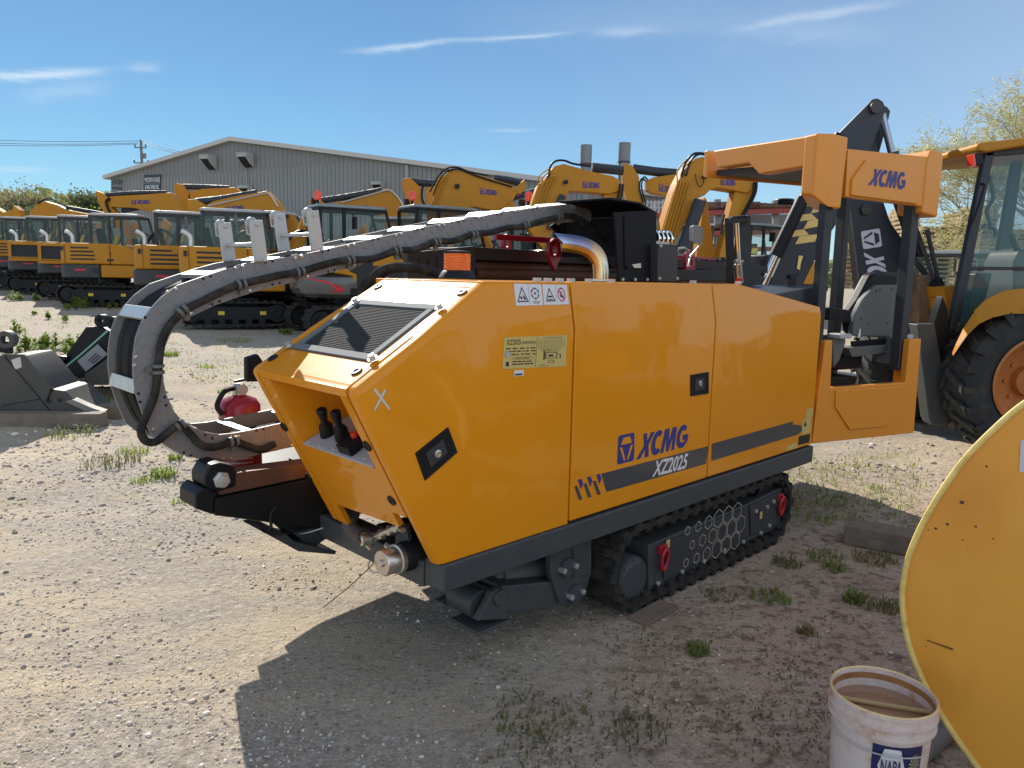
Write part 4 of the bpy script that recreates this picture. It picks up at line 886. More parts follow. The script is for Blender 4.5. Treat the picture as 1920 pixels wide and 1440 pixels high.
b = MB()
for (x, y) in ((1650, 543), (1672, 543), (1689, 545), (1643, 546), (1614, 598), (1628, 608), (1664, 606), (1688, 580)): b.lathe([(.008, 0), (.006, .004), (.0005, .002)], sp(.26, (x, y))[0], -CN, 8)
b.build_each('bolt', DARK, seat)
for (A_, nm) in ((((1563, 630), (1585, 629), (1586, 642), (1574, 676), (1563, 690), (1562, 660)), 'l'), (((1680, 632), (1700, 630), (1700, 640), (1688, 668), (1676, 682), (1664, 682)), 'r')):
    b = MB(); b.prism(sp(.18, *A_), CN * .10); cs = b.build('arm_console', PLAST, seat, .006)
    t_ = sp(.176, A_[0], A_[1]); b = MB(); b.bar(t_[0], t_[1], .11, .03); b.build('console_top', LGREY, cs, .006)
b = MB(); b.tube([C_(.10, .35, 1.18), C_(.10, .35, 1.27)], .012, 8); b.lathe([(.02, 0), (.03, .03), (.02, .05), (.0005, .052)], C_(.10, .35, 1.26), (0, 0, 1), 12); b.build('joystick', BLACK, seat)
# console beyond the rear cover with levers, hoist post
P = [S(x, y, .10) for (x, y) in ((1452, 549), (1494, 528), (1535, 531), (1535, 585), (1452, 560))]
P = [S(1452, 552, .10), S(1540, 536, .10), S(1540, 592, .10), S(1452, 562, .10)]
b = MB(); b.prism(P, (0, .42, 0)); cns = b.build('lever_console', NAVY, rig, .006)
b = MB()
for k in range(4): p = S(1478 + k * 4, 540, .3); b.tube([V((p.x, p.y, p.z - .02)), V((p.x, p.y, p.z + .09))], .004, 6)
p = S(1478, 519, .3); b.bar(p, S(1493, 514, .3), .03, .025); b.build('lever', BLACK, cns)
b = MB(); b.prism([S(x, y, .75) for (x, y) in ((1382, 408), (1408, 404), (1410, 540), (1386, 540))], (0, .10, 0)); b.cyl(S(1374, 414, .74), S(1396, 412, .74), .032); b.prism([S(x, y, .75) for (x, y) in ((1406, 496), (1427, 498), (1427, 545), (1406, 545))], (0, .2, 0)); hp_ = b.build('hoist_post', DARK, rig, .006)
b = MB(); b.cyl(S(1380, 418, .72), S(1384, 500, .72), .020); b.build('hoist_rod', CHROME, hp_); b = MB(); b.cyl(S(1383, 495, .72), S(1386, 530, .72), .030); b.cyl(S(1378, 490, .72), S(1392, 490, .72), .012); b.build('hoist_collar', BRIGHT, hp_)
b = MB(); b.cyl(S(1386, 527, .70), S(1386, 521, .70), .022); b.build('emergency_stop', REDL, hp_)
b = MB(); b.prism([S(x, y, 1.0) for (x, y) in ((1299, 425), (1303, 422), (1316, 424), (1320, 430), (1319, 452), (1314, 457), (1304, 457), (1299, 452))], (0, .03, 0)); mir = b.build('mirror', mat('mirror_back', (.36, .36, .34), .6, noise=(30, .6, (.22, .22, .21))), rig, .008, 3)
b = MB(); b.tube([S(1316, 456, 1.0), S(1295, 480, 1.0), S(1290, 500, 1.0)], .007, 8); b.build('mirror_arm', GALV, mir)
b = MB(); b.tube(catmull([S(x, y, 1.1) for (x, y) in ((1270, 472), (1272, 466), (1284, 465), (1290, 472))], 4), .008, 6); b.build('handle', GALV, rig)
# --- fire extinguisher (rests on the shelf)
FV = 1.42; p0, p1 = S(453, 884, FV), S(453, 742, FV); fr = (S(489, 780, FV) - S(417, 780, FV)).length / 2; FB = RM @ p0
fe = thing('fire_extinguisher', 'dark red fire extinguisher with gauge behind the silver chain loop on the drilling rig', 'fire extinguisher', FB, RZ)
h = (p1 - p0).length
b = MB(); b.lathe([(fr * .9, 0), (fr, .02), (fr, h * .88), (fr * .8, h * .96), (fr * .35, h * 1.01), (fr * .25, h * 1.04)], (0, 0, 0), (0, 0, 1), 28, cap=True); b.build('body', RED, fe)
b = MB(); b.lathe([(.03, h), (.03, h + .05), (.02, h + .06)], (0, 0, 0), (0, 0, 1), 14, cap=True); b.build('valve', BRIGHT, fe); b = MB(); b.lathe([(.026, 0), (.026, .012), (.0005, .013)], (.0, -.03, h + .035), (0, -1, 0), 18); b.build('gauge', LGREY, fe)
b = MB(); b.bar((-.02, 0, h + .07), (.12, 0, h + .09), .02, .012); b.tube(catmull([(-.02, 0, h + .04), (-.08, -.02, h + .03), (-.12, -.03, h - .03), (-fr * 1.05, -.04, h * .8)], 6), .012, 8); b.build('hose', BLACK, fe)
b = MB(); b.lathe([(fr * 1.003, .03), (fr * 1.003, .15)], (0, 0, 0), (0, 0, 1), 28); b.build('label_band', mat('dark_red_label', (.22, .015, .02), .4), fe)
b = MB(); 
for r_ in range(5):
    for k in range(10):
        g0_ = 3.6 + k * .13; g = lambda a, z: V((cos(a) * fr * 1.008, sin(a) * fr * 1.008, z)); z0_ = .04 + r_ * .02; b.face([g(g0_, z0_), g(g0_ + .09, z0_), g(g0_ + .09, z0_ + .007), g(g0_, z0_ + .007)])
b.build('label_print', LGREY, fe, smooth=0)
b = MB(); b.bx(p0.x - .12, p0.x + .5, FV - .12, FV + .12, p0.z - .02, p0.z - .002); b.build('extinguisher_shelf', BLACK, rig)
# body of the pipe loader behind the engine covers (mostly hidden, carries the boxes seen above them)
u0 = S(766, 470, 1.44).x
b = MB(); b.bx(u0, 2.6, 1.46, 1.96, .72, S(900, 500, 1.5).z - .01); b.build('pipe_loader', BLACK, rig)
b = MB(); b.bx(-1.0, 3.2, RV0 + .02, RV0 + .42, .50, .70); b.build('drill_rack', BLACK, rig)
# ================================================================== excavators
def rrect(x0, x1, y0, y1, r, rear_only=False, n=6):
    P = []
    for (cx, cy, a) in ((x0 + r, y0 + r, 180), (x1 - (0 if rear_only else r), y0 + (0 if rear_only else r), 270), (x1 - (0 if rear_only else r), y1 - (0 if rear_only else r), 0), (x0 + r, y1 - r, 90)):
        if rear_only and cx == x1: P.append((cx, cy)); continue
        P += arc(cx, cy, r, r, a, a + 90, n)
    return P
def excavator(label, loc, rz, s=1.0, kind='mini', group=None, name='excavator'):
    t = thing(name, label, 'excavator', loc, rz, group); t.scale = (s, s, s)
    tp = loop_path((-.90, .34), .27, (.90, .33), .26, 10, 10)
    for y0 in (-1.04, .56):
        b = MB(); belt(b, tp, y0, y0 + .48, .03, 30, .035, False); tr = b.build('track', RUBBER, t, smooth=25)
        b = MB(); b.bx(-.80, .80, y0 + .09, y0 + .39, .20, .48); b.bx(-.9, .9, y0 + .14, y0 + .34, .25, .42); b.build('track_frame', BLACK, tr)
        b = MB()
        for x in (-.90, .90): b.lathe([(.0005, .02), (.09, .02), (.10, -.01), (.20, -.01), (.21, -.03), (.21, -.3)], (x, y0 + .07, .34), (0, -1, 0), 18)
        for k in range(5): b.cyl((-.56 + k * .28, y0 + .08, .15), (-.56 + k * .28, y0 + .40, .15), .075, None, 10)
        b.build('rollers', BLACK, tr)
        b = MB()
        for x in ((-.35, .52) if kind == 'mini' else (-.55, .0, .25)): b.bx(x, x + .13, y0 + .082, y0 + .0899, .30, .38)
        b.build('sticker', mat('sticker_yellow', (.70, .45, .03), .5), tr, smooth=0)
    b = MB(); b.bx(-.5, .5, -.58, .58, .38, .66); b.cyl((0, 0, .64), (0, 0, .80), .42); b.build('undercarriage', BLACK, t)
    b = MB(); b.prism([V((1.28, -1.0, .18)), V((1.40, -1.0, .12)), V((1.36, -1.0, .32)), V((1.40, -1.0, .56)), V((1.28, -1.0, .52))], (0, 2.0, 0)); b.bar((.6, -.35, .42), (1.3, -.35, .34), .12, .12); b.bar((.6, .35, .42), (1.3, .35, .34), .12, .12); b.build('dozer_blade', BLACK, t, .01)
    if kind == 'mini':
        b = MB(); b.prism([V((x, y, .80)) for x, y in rrect(-1.14, .02, -1.02, 1.02, .42, True)], (0, 0, .38)); cw = b.build('counterweight', DARK, t, .05, 3)
        b = MB(); b.prism([V((-1.16, y, z)) for (y, z) in ((.30, 1.00), (.62, 1.02), (.66, 1.07), (.36, 1.08))], (.04, 0, 0)); b.prism([V((x, -1.03, z)) for (x, z) in ((-.66, .99), (-.36, 1.0), (-.34, 1.05), (-.62, 1.06))], (0, .03, 0)); b.build_each('reflector', mat('reflector_red', (.45, .02, .04), .4), cw)
        b = MB(); b.prism([V((x, -1.026, z)) for (x, z) in ((-.22, 1.07), (.0, 1.07), (.0, .93), (-.12, .93))], (0, .02, 0)); b.build('recess', INK, cw)
        b = MB(); b.bx(.025, 1.08, -1.0, 1.0, .82, 1.17); b.build('deck', PAINT_B, t, .04)
        b = MB(); b.prism([V((x, y, 1.185)) for x, y in rrect(-1.10, .30, -1.0, 1.0, .30, True)], (0, 0, .58)); bd = b.build('engine_cover', PAINT_B, t, .05, 3)
        b = MB(); b.prism([V((x, -1.0, z)) for (x, z) in ((.305, 1.185), (1.10, 1.185), (1.11, 1.30), (1.04, 1.48), (.88, 1.62), (.66, 1.71), (.305, 1.765))], (0, .86, 0)); b.build('side_cover', PAINT_B, t, .04, 3)
        b = MB()
        for k in range(4): x1 = -.10 - (.16 if k == 0 else .03 if k == 1 else 0); b.bx(-.74, x1, -1.004, -.99, 1.30 + (3 - k) * .105, 1.345 + (3 - k) * .105)
        b.build_each('vent', INK, bd)
        b = MB(); b.bx(.22, .40, -1.006, -.99, 1.28, 1.34); b.bx(.30, .34, -1.006, -.99, 1.46, 1.50); b.build_each('slot', INK, bd)
        b = MB(); b.bx(-1.104, -1.09, -.70, -.16, 1.24, 1.70); b.build('rear_grille', INK, bd)
        b = MB(); b.bx(-.90, -.895, -1.004, -.99, 1.20, 1.76); b.build('seam', INK, bd)
        b = MB(); b.prism([V((x, y, 1.55)) for (x, y) in ((-1.0, -1.012), (-.93, -1.012), (-.93, -1.0), (-1.0, -1.0))], (0, 0, .12)); b.build('slot', INK, bd)
        b = MB(); b.tube(catmull([(-.85, -.55, 1.74), (-.85, -.55, 1.95), (-.92, -.55, 2.04), (-1.04, -.55, 2.10)], 4), .05, 10); b.build('exhaust_pipe', GALV, t)
        cx0, cx1, cy0, cy1, cz0, cz1 = -.64, .86, .02, 1.0, 1.0, 2.62; cm = DARK; cbot = 1.70
    else:
        pts = []
        b = MB()
        lay = ((.80, .90), (.88, .99), (1.05, 1.02), (1.22, 1.0), (1.30, .93)); prof = []
        n = 14; vs = []; 
        for (z, k) in lay:
            for i in range(n + 1):
                a = radians(100 + 160 * i / n); vs.append(V((.05 + 1.28 * k * cos(a), 1.22 * k * sin(a) * (1.0 if abs(sin(a)) < .95 else .99), z)))
        fs = []
        for l in range(len(lay) - 1):
            for i in range(n): o = l * (n + 1) + i; fs.append((o, o + 1, o + n + 2, o + n + 1))
        o = (len(lay) - 1) * (n + 1); fs.append(tuple(range(o, o + n + 1))); fs.append(tuple(range(n + 1))[::-1])
        for l in range(len(lay) - 1): o = l * (n + 1); fs.append((o, o + n + 1, o + 2 * n + 1, o + n))
        b.add(vs, fs); cw = b.build('counterweight', mat('gloss_charcoal', (.075, .073, .072), .25, coat=.5, noise=(4, .4, (.07, .068, .065))), t, smooth=35)
        def cwp(a, z, h=.012):
            k = np.interp(z, [l[0] for l in lay], [l[1] for l in lay]); a = radians(a); return V((.05 + (1.28 * k + h) * cos(a), (1.22 * k + h) * sin(a), z))
        b = MB(); path = [(205, 1.20), (217, 1.165), (229, 1.13), (238, 1.06), (243, .98), (240, .93), (232, .92)]
        for i in range(len(path) - 1):
            (a0, z0), (a1, z1) = path[i], path[i + 1]; w0 = .03 if i < 2 else .05; w1 = .03 if i < 1 else .05
            if i < 3: b.face([cwp(a0, z0 - w0 / 2), cwp(a1, z1 - w1 / 2), cwp(a1, z1 + w1 / 2), cwp(a0, z0 + w0 / 2)])
            else: b.face([cwp(a0 - 4, z0), cwp(a1 - 4, z1), cwp(a1 + 4, z1), cwp(a0 + 4, z0)])
        b.build('red_stripe', mat('stripe_red', (.55, .015, .03), .35), cw, smooth=0)
        b = MB()
        for (a, z) in ((186, 1.12), (200, 1.11), (194, .96)): b.lathe([(.028, 0), (.0005, .001)], cwp(a, z, .004), (cos(radians(a)), sin(radians(a)), 0), 12)
        b.build_each('hole', INK, cw)
        b = MB(); b.bx(-.35, 1.25, -1.2, 1.2, .84, 1.02); b.build('deck', BLACK, t, .03)
        b = MB(); b.prism([V((x, y, 1.305)) for x, y in rrect(-1.05, .10, -1.14, .05, .30, True)], (0, 0, .52)); b.build('engine_cover', mat('black_cover', (.025, .026, .028), .3, coat=.3), t, .06, 3)
        b = MB(); b.prism([V((x, -1.18, z)) for (x, z) in ((-.30, 1.03), (1.22, 1.03), (1.22, 1.45), (.95, 1.55), (.20, 1.80), (-.10, 1.72), (-.70, 1.31), (-.30, 1.25))], (0, .95, 0)); bd = b.build('side_cover', PAINT_B, t, .03, 3)
        b = MB(); b.prism([V((x, -1.186, z)) for (x, z) in ((-.38, 1.35), (.12, 1.15), (.12, 1.58), (-.05, 1.56))], (0, .02, 0)); b.build('grille', INK, bd)
        cx0, cx1, cy0, cy1, cz0, cz1 = -.62, 1.10, .12, 1.14, 1.03, 2.72; cm = BLACK; cbot = 1.58
    # cab: pillars, panes, roof
    cab_ = bpy.data.objects.new('cab', None); COL.objects.link(cab_); cab_.parent = t
    b = MB(); f = .055
    fx = lambda z: cx1 - max(0, (z - 1.9)) * .20 * (1 if kind == 'mini' else 1.3)
    for (x, y) in ((cx0, cy0), (cx0, cy1 - f), (cx0 + .52, cy0), (cx0 + .52, cy1 - f)): b.bx(x, x + f * 1.4, y, y + f, cbot, cz1 - .03)
    for y in (cy0, cy1 - f): b.bar((cx1, y + f / 2, cz0), (fx(1.9), y + f / 2, 1.9), f, f, (1, 0, 0)); b.bar((fx(1.9), y + f / 2, 1.9), (fx(cz1) , y + f / 2, cz1 - .04), f, f, (1, 0, 0)); b.bar((cx0, y + f / 2, cbot), (cx1, y + f / 2, cbot), f, f); b.bar((cx0, y + f / 2, cz1 - .05), (fx(cz1), y + f / 2, cz1 - .05), f, f)
    for z in (cbot, cz1 - .05): b.bar((cx0 + f * .7, cy0 + f, z), (cx0 + f * .7, cy1 - f, z), f, f)
    b.bar((fx(cz1), cy0, cz1 - .06), (fx(cz1), cy1, cz1 - .06), f, f)
    b.build('pillars', cm, cab_, .008)
    b = MB(); b.bx(cx0 + .01, cx1 - .02, cy0 + .01, cy1 - .01, cz0, cbot - .03); b.build('cab_base', cm if kind == 'mini' else PAINT_B, cab_)
    b = MB(); P = rrect(cx0 - .02, fx(cz1) + .06, cy0 - .02, cy1 + .02, .16); b.prism([V((x, y, cz1 - .03)) for x, y in P], (0, 0, .07)); b.build('roof', SILVERTOP if kind == 'mini' else mat('cab_roof_dark', (.16, .20, .22), .2, coat=.6), cab_, .025, 3)
    g = GLASS
    def pane(P): b = MB(); b.face(P); b.build('window', g, cab_, smooth=0)
    for y in (cy0 + f / 2, cy1 - f / 2):
        pane([V((cx0 + f, y, cbot)), V((cx0 + .52, y, cbot)), V((cx0 + .52, y, cz1 - .06)), V((cx0 + f, y, cz1 - .06))])
        pane([V((cx0 + .58, y, cbot)), V((cx1, y, cbot)), V((fx(1.9), y, 1.9)), V((fx(cz1) - .01, y, cz1 - .06)), V((cx0 + .58, y, cz1 - .06))])
    pane([V((cx0 + .03, cy0 + f, cbot)), V((cx0 + .03, cy1 - f, cbot)), V((cx0 + .03, cy1 - f, cz1 - .06)), V((cx0 + .03, cy0 + f, cz1 - .06))])
    pane([V((fx(1.9), cy0 + f, 1.9)), V((fx(1.9), cy1 - f, 1.9)), V((fx(cz1), cy1 - f, cz1 - .06)), V((fx(cz1), cy0 + f, cz1 - .06))])
    pane([V((cx1, cy0 + f, cz0)), V((cx1, cy1 - f, cz0)), V((fx(1.9), cy1 - f, 1.89)), V((fx(1.9), cy0 + f, 1.89))])
    ym = (cy0 + cy1) / 2
    b = MB(); b.bx(cx0 + .25, cx0 + .75, ym - .24, ym + .24, 1.45, 1.65); b.hexa([V(p) for p in ((cx0 + .16, ym - .22, 1.6), (cx0 + .30, ym - .22, 1.6), (cx0 + .30, ym + .22, 1.6), (cx0 + .16, ym + .22, 1.6), (cx0 + .05, ym - .2, 2.2), (cx0 + .16, ym - .2, 2.25), (cx0 + .16, ym + .2, 2.25), (cx0 + .05, ym + .2, 2.2))]); b.build('seat', BLACK, cab_, .03)
    b = MB(); b.box((cx0 + .62, ym - .1, 1.93), (.05, .20, .26), Matrix.Rotation(.3, 3, 'Y')); b.build('manual_bag', mat('bag_yellow', (.62, .58, .03), .5), cab_)
    b = MB(); b.bar((cx1 - .25, ym - .3, 1.5), (cx1 - .32, ym - .3, 1.95), .06, .14); b.bar((cx1 - .35, ym + .2, 1.4), (cx1 - .35, ym + .2, 1.85), .04, .04); b.build('levers', BLACK, cab_)
    b = MB(); b.bar((cx0 + .75, cy0 - .1, 2.5), (cx0 + .75, cy0 + .03, 2.58), .02, .02); b.box((cx0 + .74, cy0 - .14, 2.38), (.06, .20, .26)); mr = b.build('mirror', PLAST if kind == 'mini' else BLACK, cab_, .02)
    if kind != 'mini':
        b = MB(); b.cyl((cx0 + .10, ym - .1, cz1 + .04), (cx0 + .10, ym - .1, cz1 + .14), .03); b.cyl((cx0 + .10, ym + .12, cz1 + .02), (cx0 + .10, ym + .12, cz1 + .2), .012); b.box((cx0 + .08, ym + .14, cz1 + .13), (.10, .10, .13)); b.build('work_lamp', BLACK, cab_)
        b = MB(); b.lathe([(.075, 0), (.08, .03), (.075, .16), (.05, .20), (.0005, .21)], (cx0 + .10, ym - .1, cz1 + .14), (0, 0, 1), 14, cap=True); b.build('beacon', mat('beacon_orange_red', (.85, .06, .02), .25, coat=.4), cab_)
    return t
def stub_boom(t):
    """low boom base and hoses at the front of a small excavator"""
    b = MB(); b.prism([V((x, -.32, z)) for (x, z) in ((1.0, 1.0), (1.25, .95), (1.75, 2.35), (1.55, 2.55))], (0, .22, 0)); b.build('boom', PAINT_B, t, .03)
    b = MB(); b.cyl((1.25, -.21, .9), (1.95, -.21, 2.15), .07); b.tube(catmull([(1.0, -.4, 1.3), (1.15, -.42, 1.9), (1.5, -.4, 2.2), (1.9, -.38, 2.0)], 5), .04, 8); b.build('boom_cylinder', BLACK, t)
    b = MB(); b.bx(.98, 1.25, -.55, -.05, .85, 1.25); b.build('swing_post', BLACK, t, .03)
HEAD = radians(24)
row = ((436, 17.6, 'nearest small yellow excavator of the left row, partly behind the silver chain'),
       (344, 19.6, 'small yellow excavator second from the near end, cab just left of the chain stands'),
       (213, 22.4, 'small yellow excavator shown in full side view with four vent slits in the left row'),
       (155, 24.8, 'small yellow excavator with open engine door, directly left of the side-view one'),
       (94, 26.8, 'small yellow excavator with open engine door, second from the left edge'),
       (45, 28.6, 'small yellow excavator half cut off by the left picture edge'))
GR = 'small yellow excavators parked in a row at the left'
mini0 = None; minis = []
for i, (px, Y, lab) in enumerate(row):
    p = hit(px, 500, (0, Y, 0), V((0, 1, 0))); loc = V((p.x, Y, gz(p.x, Y)))
    if mini0 is None: mini0 = excavator(lab, loc, HEAD, 1.0, 'mini', GR); stub_boom(mini0); o = mini0
    else:
        o = copy_tree(mini0); o.location = loc; o['label'] = lab; o['group'] = GR
    o.rotation_euler = (0, 0, HEAD + (-.30 if i == 2 else 0.04 * (i % 3 - 1)))
    minis.append(o)
for o in minis[3:5]:
    b = MB(); fr_ = ((-1.0, 1.18), (-.05, 1.18), (-.05, 1.74), (-1.0, 1.74))
    x0, x1, z0, z1 = -1.02, -.02, 1.10, 1.72
    for q in ((x0, x1, z0, z0 + .09), (x0, x1, z1 - .09, z1), (x0, x0 + .09, z0 + .09, z1 - .09), (x1 - .09, x1, z0 + .09, z1 - .09)): b.bx(q[0], q[1], -1.16, -1.08, q[2], q[3])
    b.bx(x0 + .09, x1 - .09, -1.15, -1.10, 1.20, 1.24)
    od = b.build('open_door', PAINT_B, o, .01); b = MB(); b.bx(x0 + .08, x1 - .08, -1.105, -1.07, z0 + .08, z1 - .08); b.build('door_grille', INK, od)
# --- boom parts traced in the upright plane of the boom
def logo_on(f, q, t, off=-.012):
    """badge and lettering on a boom flank: q = bottom-left, bottom-right, top-right, top-left in the picture"""
    Q = [f(x, y, off) for x, y in q]; A, B_, C2, D = Q; b = MB(); mid = .24
    put_badge(b, (A, A.lerp(B_, mid), D.lerp(C2, mid), D), 0, 1, -f.n * .006)
    put_poly(b, LET, (A.lerp(B_, mid + .03), B_, C2, D.lerp(C2, mid + .03)), 0); b.build('logo', [mat('boom_blue', (.03, .025, .22), .5), PAINT_B], t, world=True, smooth=0)
def plate(f, pts, th, name, m_, t, bev=.02, off=0.0):
    b = MB(); b.prism([f(x, y, off) for x, y in pts], f.n * th); return b.build(name, m_, t, bev, 2, world=True)
def pipe(f, pts, r, name, m_, t, off=.1, n=8, smooth_k=4):
    b = MB(); Q = [f(x, y, off) for x, y in pts]; b.tube(catmull(Q, smooth_k) if len(Q) > 2 else Q, r, n); return b.build(name, m_, t, world=True)
def pipes(f, paths, r, name, m_, t, off=.1):
    for pts in paths: pipe(f, pts, r, name, m_, t, off, 6)
SLEEVE = mat('black_sleeve', (.022, .026, .036), .55, bump=(8, .9, .03))
# the second row: facing right, tails to us
MG = 'mid-size excavators with orange beacons in the second row'
mids = []
for (px, Y, rz, s, lab) in ((655, 16.6, .52, 1.0, 'mid-size excavator with red-striped dark counterweight just behind the silver chain'),
                            (832, 17.4, .55, 1.03, 'mid-size excavator whose dark cab roof shows over the middle of the chain'),
                            (1052, 16.4, .5, 1.02, 'mid-size excavator behind the exhaust pipe, its beacon just above the black chain bracket'),
                            (1438, 23.0, .5, 1.02, 'excavator with pale cab roof and orange beacon between hoist post and chevron arm')):
    p = hit(px, 500, (0, Y, 0), V((0, 1, 0))); loc = V((p.x, Y, gz(p.x, Y)))
    if not mids: o = excavator(lab, loc, rz, s, 'mid', MG)
    else: o = copy_tree(mids[0]); o.location = loc; o['label'] = lab; o['group'] = MG
    o.rotation_euler = (0, 0, rz); o.scale = (s, s, s); mids.append(o)
# boom over the first mid-size machine (foot beside its cab)
t = mids[0]; f = vplane(860, 18.4, .12)
plate(f, ((800, 398), (812, 372), (828, 333), (845, 318), (862, 320), (905, 330), (955, 345), (972, 356), (962, 376), (930, 396), (890, 388), (868, 394), (850, 420), (800, 440)), .42, 'boom', PAINT_B, t)
plate(f, ((966, 352), (984, 335), (986, 353), (976, 364), (966, 362)), .3, 'stick', PAINT_B, t)
pipe(f, ((925, 334), (955, 338), (980, 345)), .09, 'stick_cylinder', SLEEVE, t, .2)
pipes(f, (((806, 360), (822, 330), (838, 316), (858, 314), (880, 322), (915, 329)), ((812, 366), (826, 334), (842, 320), (862, 318), (900, 332), (960, 350))), .022, 'hose', BLACK, t, -.03)
pipes(f, [((804 + k * 5, 385), (816 + k * 5, 350), (826 + k * 5, 330)) for k in range(4)], .014, 'pipe', PAINT_B, t, -.04)
logo_on(f, ((900, 364), (933, 366), (933, 357), (900, 353)), t)
plate(f, ((852, 346), (861, 344), (862, 352), (854, 354)), .05, 'work_lamp', BLACK, t, .01, -.08)
# boom of the next machine
t = mids[1]; f = vplane(1080, 16.0, .1)
plate(f, ((984, 420), (1000, 372), (1008, 348), (1028, 328), (1038, 312), (1057, 307), (1107, 321), (1150, 330), (1163, 338), (1162, 358), (1142, 364), (1120, 362), (1092, 360), (1067, 359), (1060, 374), (1048, 410), (1020, 470)), .42, 'boom', PAINT_B, t)
plate(f, ((1133, 363), (1157, 360), (1167, 352), (1165, 368), (1158, 392), (1150, 440), (1125, 440), (1132, 385)), .30, 'stick', PAINT_B, t, .02, .06)
pipe(f, ((1110, 314), (1140, 317), (1168, 320)), .10, 'stick_cylinder', SLEEVE, t, .2)
pipe(f, ((1055, 366), (1040, 400), (1030, 430)), .07, 'boom_cylinder', SLEEVE, t, -.1)
pipes(f, (((1028, 335), (1032, 312), (1042, 302), (1058, 301), (1075, 307), (1108, 312)), ((1168, 345), (1166, 365), (1158, 385)), ((1163, 345), (1160, 365), (1153, 385))), .024, 'hose', BLACK, t, -.03)
pipes(f, [((1003 + k * 6, 395), (1012 + k * 6, 360), (1026 + k * 6, 330)) for k in range(4)] + [((1010, 348), (1011, 330), (1030, 316)), ((1017, 348), (1018, 332), (1034, 320))], .014, 'pipe', PAINT_B, t, -.04)
logo_on(f, ((1093, 352), (1125.5, 353), (1125.5, 343), (1093, 340)), t)
plate(f, ((1056, 339), (1065, 336), (1065, 344), (1057, 345)), .05, 'work_lamp', BLACK, t, .01, -.08)
# big boom on the right
t = mids[2]; f = vplane(1320, 14.2, .1)
plate(f, ((1230, 470), (1238, 440), (1262, 362), (1270, 342), (1285, 315), (1304, 297), (1318, 294), (1335, 301), (1375, 324), (1400, 328), (1421, 334), (1418, 352), (1400, 362), (1377, 357), (1345, 352), (1332, 356), (1322, 366), (1308, 372), (1290, 410), (1263, 458), (1258, 500), (1235, 500)), .42, 'boom', PAINT_B, t)
plate(f, ((1378, 358), (1400, 352), (1420, 338), (1419, 354), (1408, 380), (1396, 405), (1373, 486), (1347, 486), (1366, 408)), .30, 'stick', PAINT_B, t, .02, .06)
plate(f, ((1322, 368), (1327, 378), (1342, 488), (1306, 486), (1312, 440)), .3, 'link', PAINT_B, t, .02, .5)
pipe(f, ((1313, 376), (1278, 474)), .115, 'boom_cylinder', SLEEVE, t, -.13, 12)
pipes(f, (((1278, 332), (1284, 308), (1298, 290), (1312, 287), (1326, 290), (1340, 298)), ((1286, 330), (1292, 308), (1304, 292), (1318, 289), (1332, 296)), ((1419, 340), (1417, 360), (1406, 385), (1392, 408)), ((1414, 342), (1412, 362), (1401, 385), (1388, 408)), ((1358, 402), (1354, 420), (1353, 440))), .022, 'hose', BLACK, t, -.04)
pipes(f, [((1240 + k * 6, 445), (1258 + k * 6, 385), (1271 + k * 6, 341)) for k in range(5)] + [((1270, 342), (1271, 318), (1292, 295)), ((1277, 342), (1278, 322), (1296, 300))], .013, 'pipe', PAINT_B, t, -.04)
pipes(f, (((1304, 326), (1306, 340), (1312, 350), (1318, 345), (1320, 332)),), .008, 'wire', BLACK, t, -.05)
logo_on(f, ((1352, 347), (1380.5, 348), (1380.5, 338), (1352, 332)), t)
plate(f, ((1317, 329), (1328, 326), (1327, 334), (1319, 336)), .06, 'work_lamp', BLACK, t, .01, -.09)
# third row: excavators seen only by their booms above the others
def far_exc(lab, px, Y, rz, s=1.0):
    p = hit(px, 500, (0, Y, 0), V((0, 1, 0))); o = copy_tree(mini0); o.location = (p.x, Y, gz(p.x, Y)); o.rotation_euler = (0, 0, rz); o.scale = (s, s, s); o['label'] = lab; o['group'] = 'excavators of the back rows known by their raised booms'; return o
t = far_exc('excavator behind whose stick and lettered boom rise between the conical sleeve boom and the bracket', 1290, 21.5, 2.9); f = vplane(1215, 20.0, -.05)
plate(f, ((1165, 309), (1172, 306), (1185, 310), (1198, 330), (1200, 350), (1210, 392), (1178, 392), (1168, 345)), .34, 'stick', PAINT_B, t)
plate(f, ((1211, 339), (1226, 332), (1270, 326), (1290, 340), (1290, 372), (1262, 370), (1222, 362), (1212, 356)), .36, 'boom', PAINT_B, t)
t['label'] = 'excavator whose raised stick and lettered boom show just left of the tallest boom'
pipe(f, ((1186, 316), (1230, 322), (1278, 326)), .12, 'stick_cylinder', SLEEVE, t, .16, 10)
pipes(f, (((1211, 340), (1203, 335), (1199, 352), (1206, 380)), ((1215, 338), (1207, 332), (1203, 352), (1211, 383))), .022, 'hose', BLACK, t, -.03)
logo_on(f, ((1236, 358), (1268, 364), (1268, 353), (1236, 345)), t)
t = far_exc('excavator whose short wedge stick shows left of the boom above the exhaust', 1000, 22.0, 2.8); f = vplane(960, 21.0, 0)
plate(f, ((934, 367), (948, 364), (960, 376), (970, 390), (934, 392)), .3, 'stick', PAINT_B, t); pipe(f, ((950, 372), (978, 366), (1004, 359)), .10, 'stick_cylinder', SLEEVE, t, .15, 10)
t = far_exc('excavator whose stick stands upright against the warehouse wall, left of the nearer beacon boom', 850, 24.0, 2.9); f = vplane(780, 21.5, 0)
plate(f, ((753, 345), (755, 335), (769, 333), (790, 353), (792, 392), (766, 392)), .32, 'stick', PAINT_B, t); pipe(f, ((769, 340), (795, 343), (820, 344)), .10, 'stick_cylinder', SLEEVE, t, .15, 10)
plate(f, ((797, 352), (830, 345), (830, 392), (800, 392)), .35, 'boom', PAINT_B, t)
pipes(f, (((800, 348), (793, 350), (791, 370), (798, 388)),), .03, 'hose', BLACK, t, -.03)
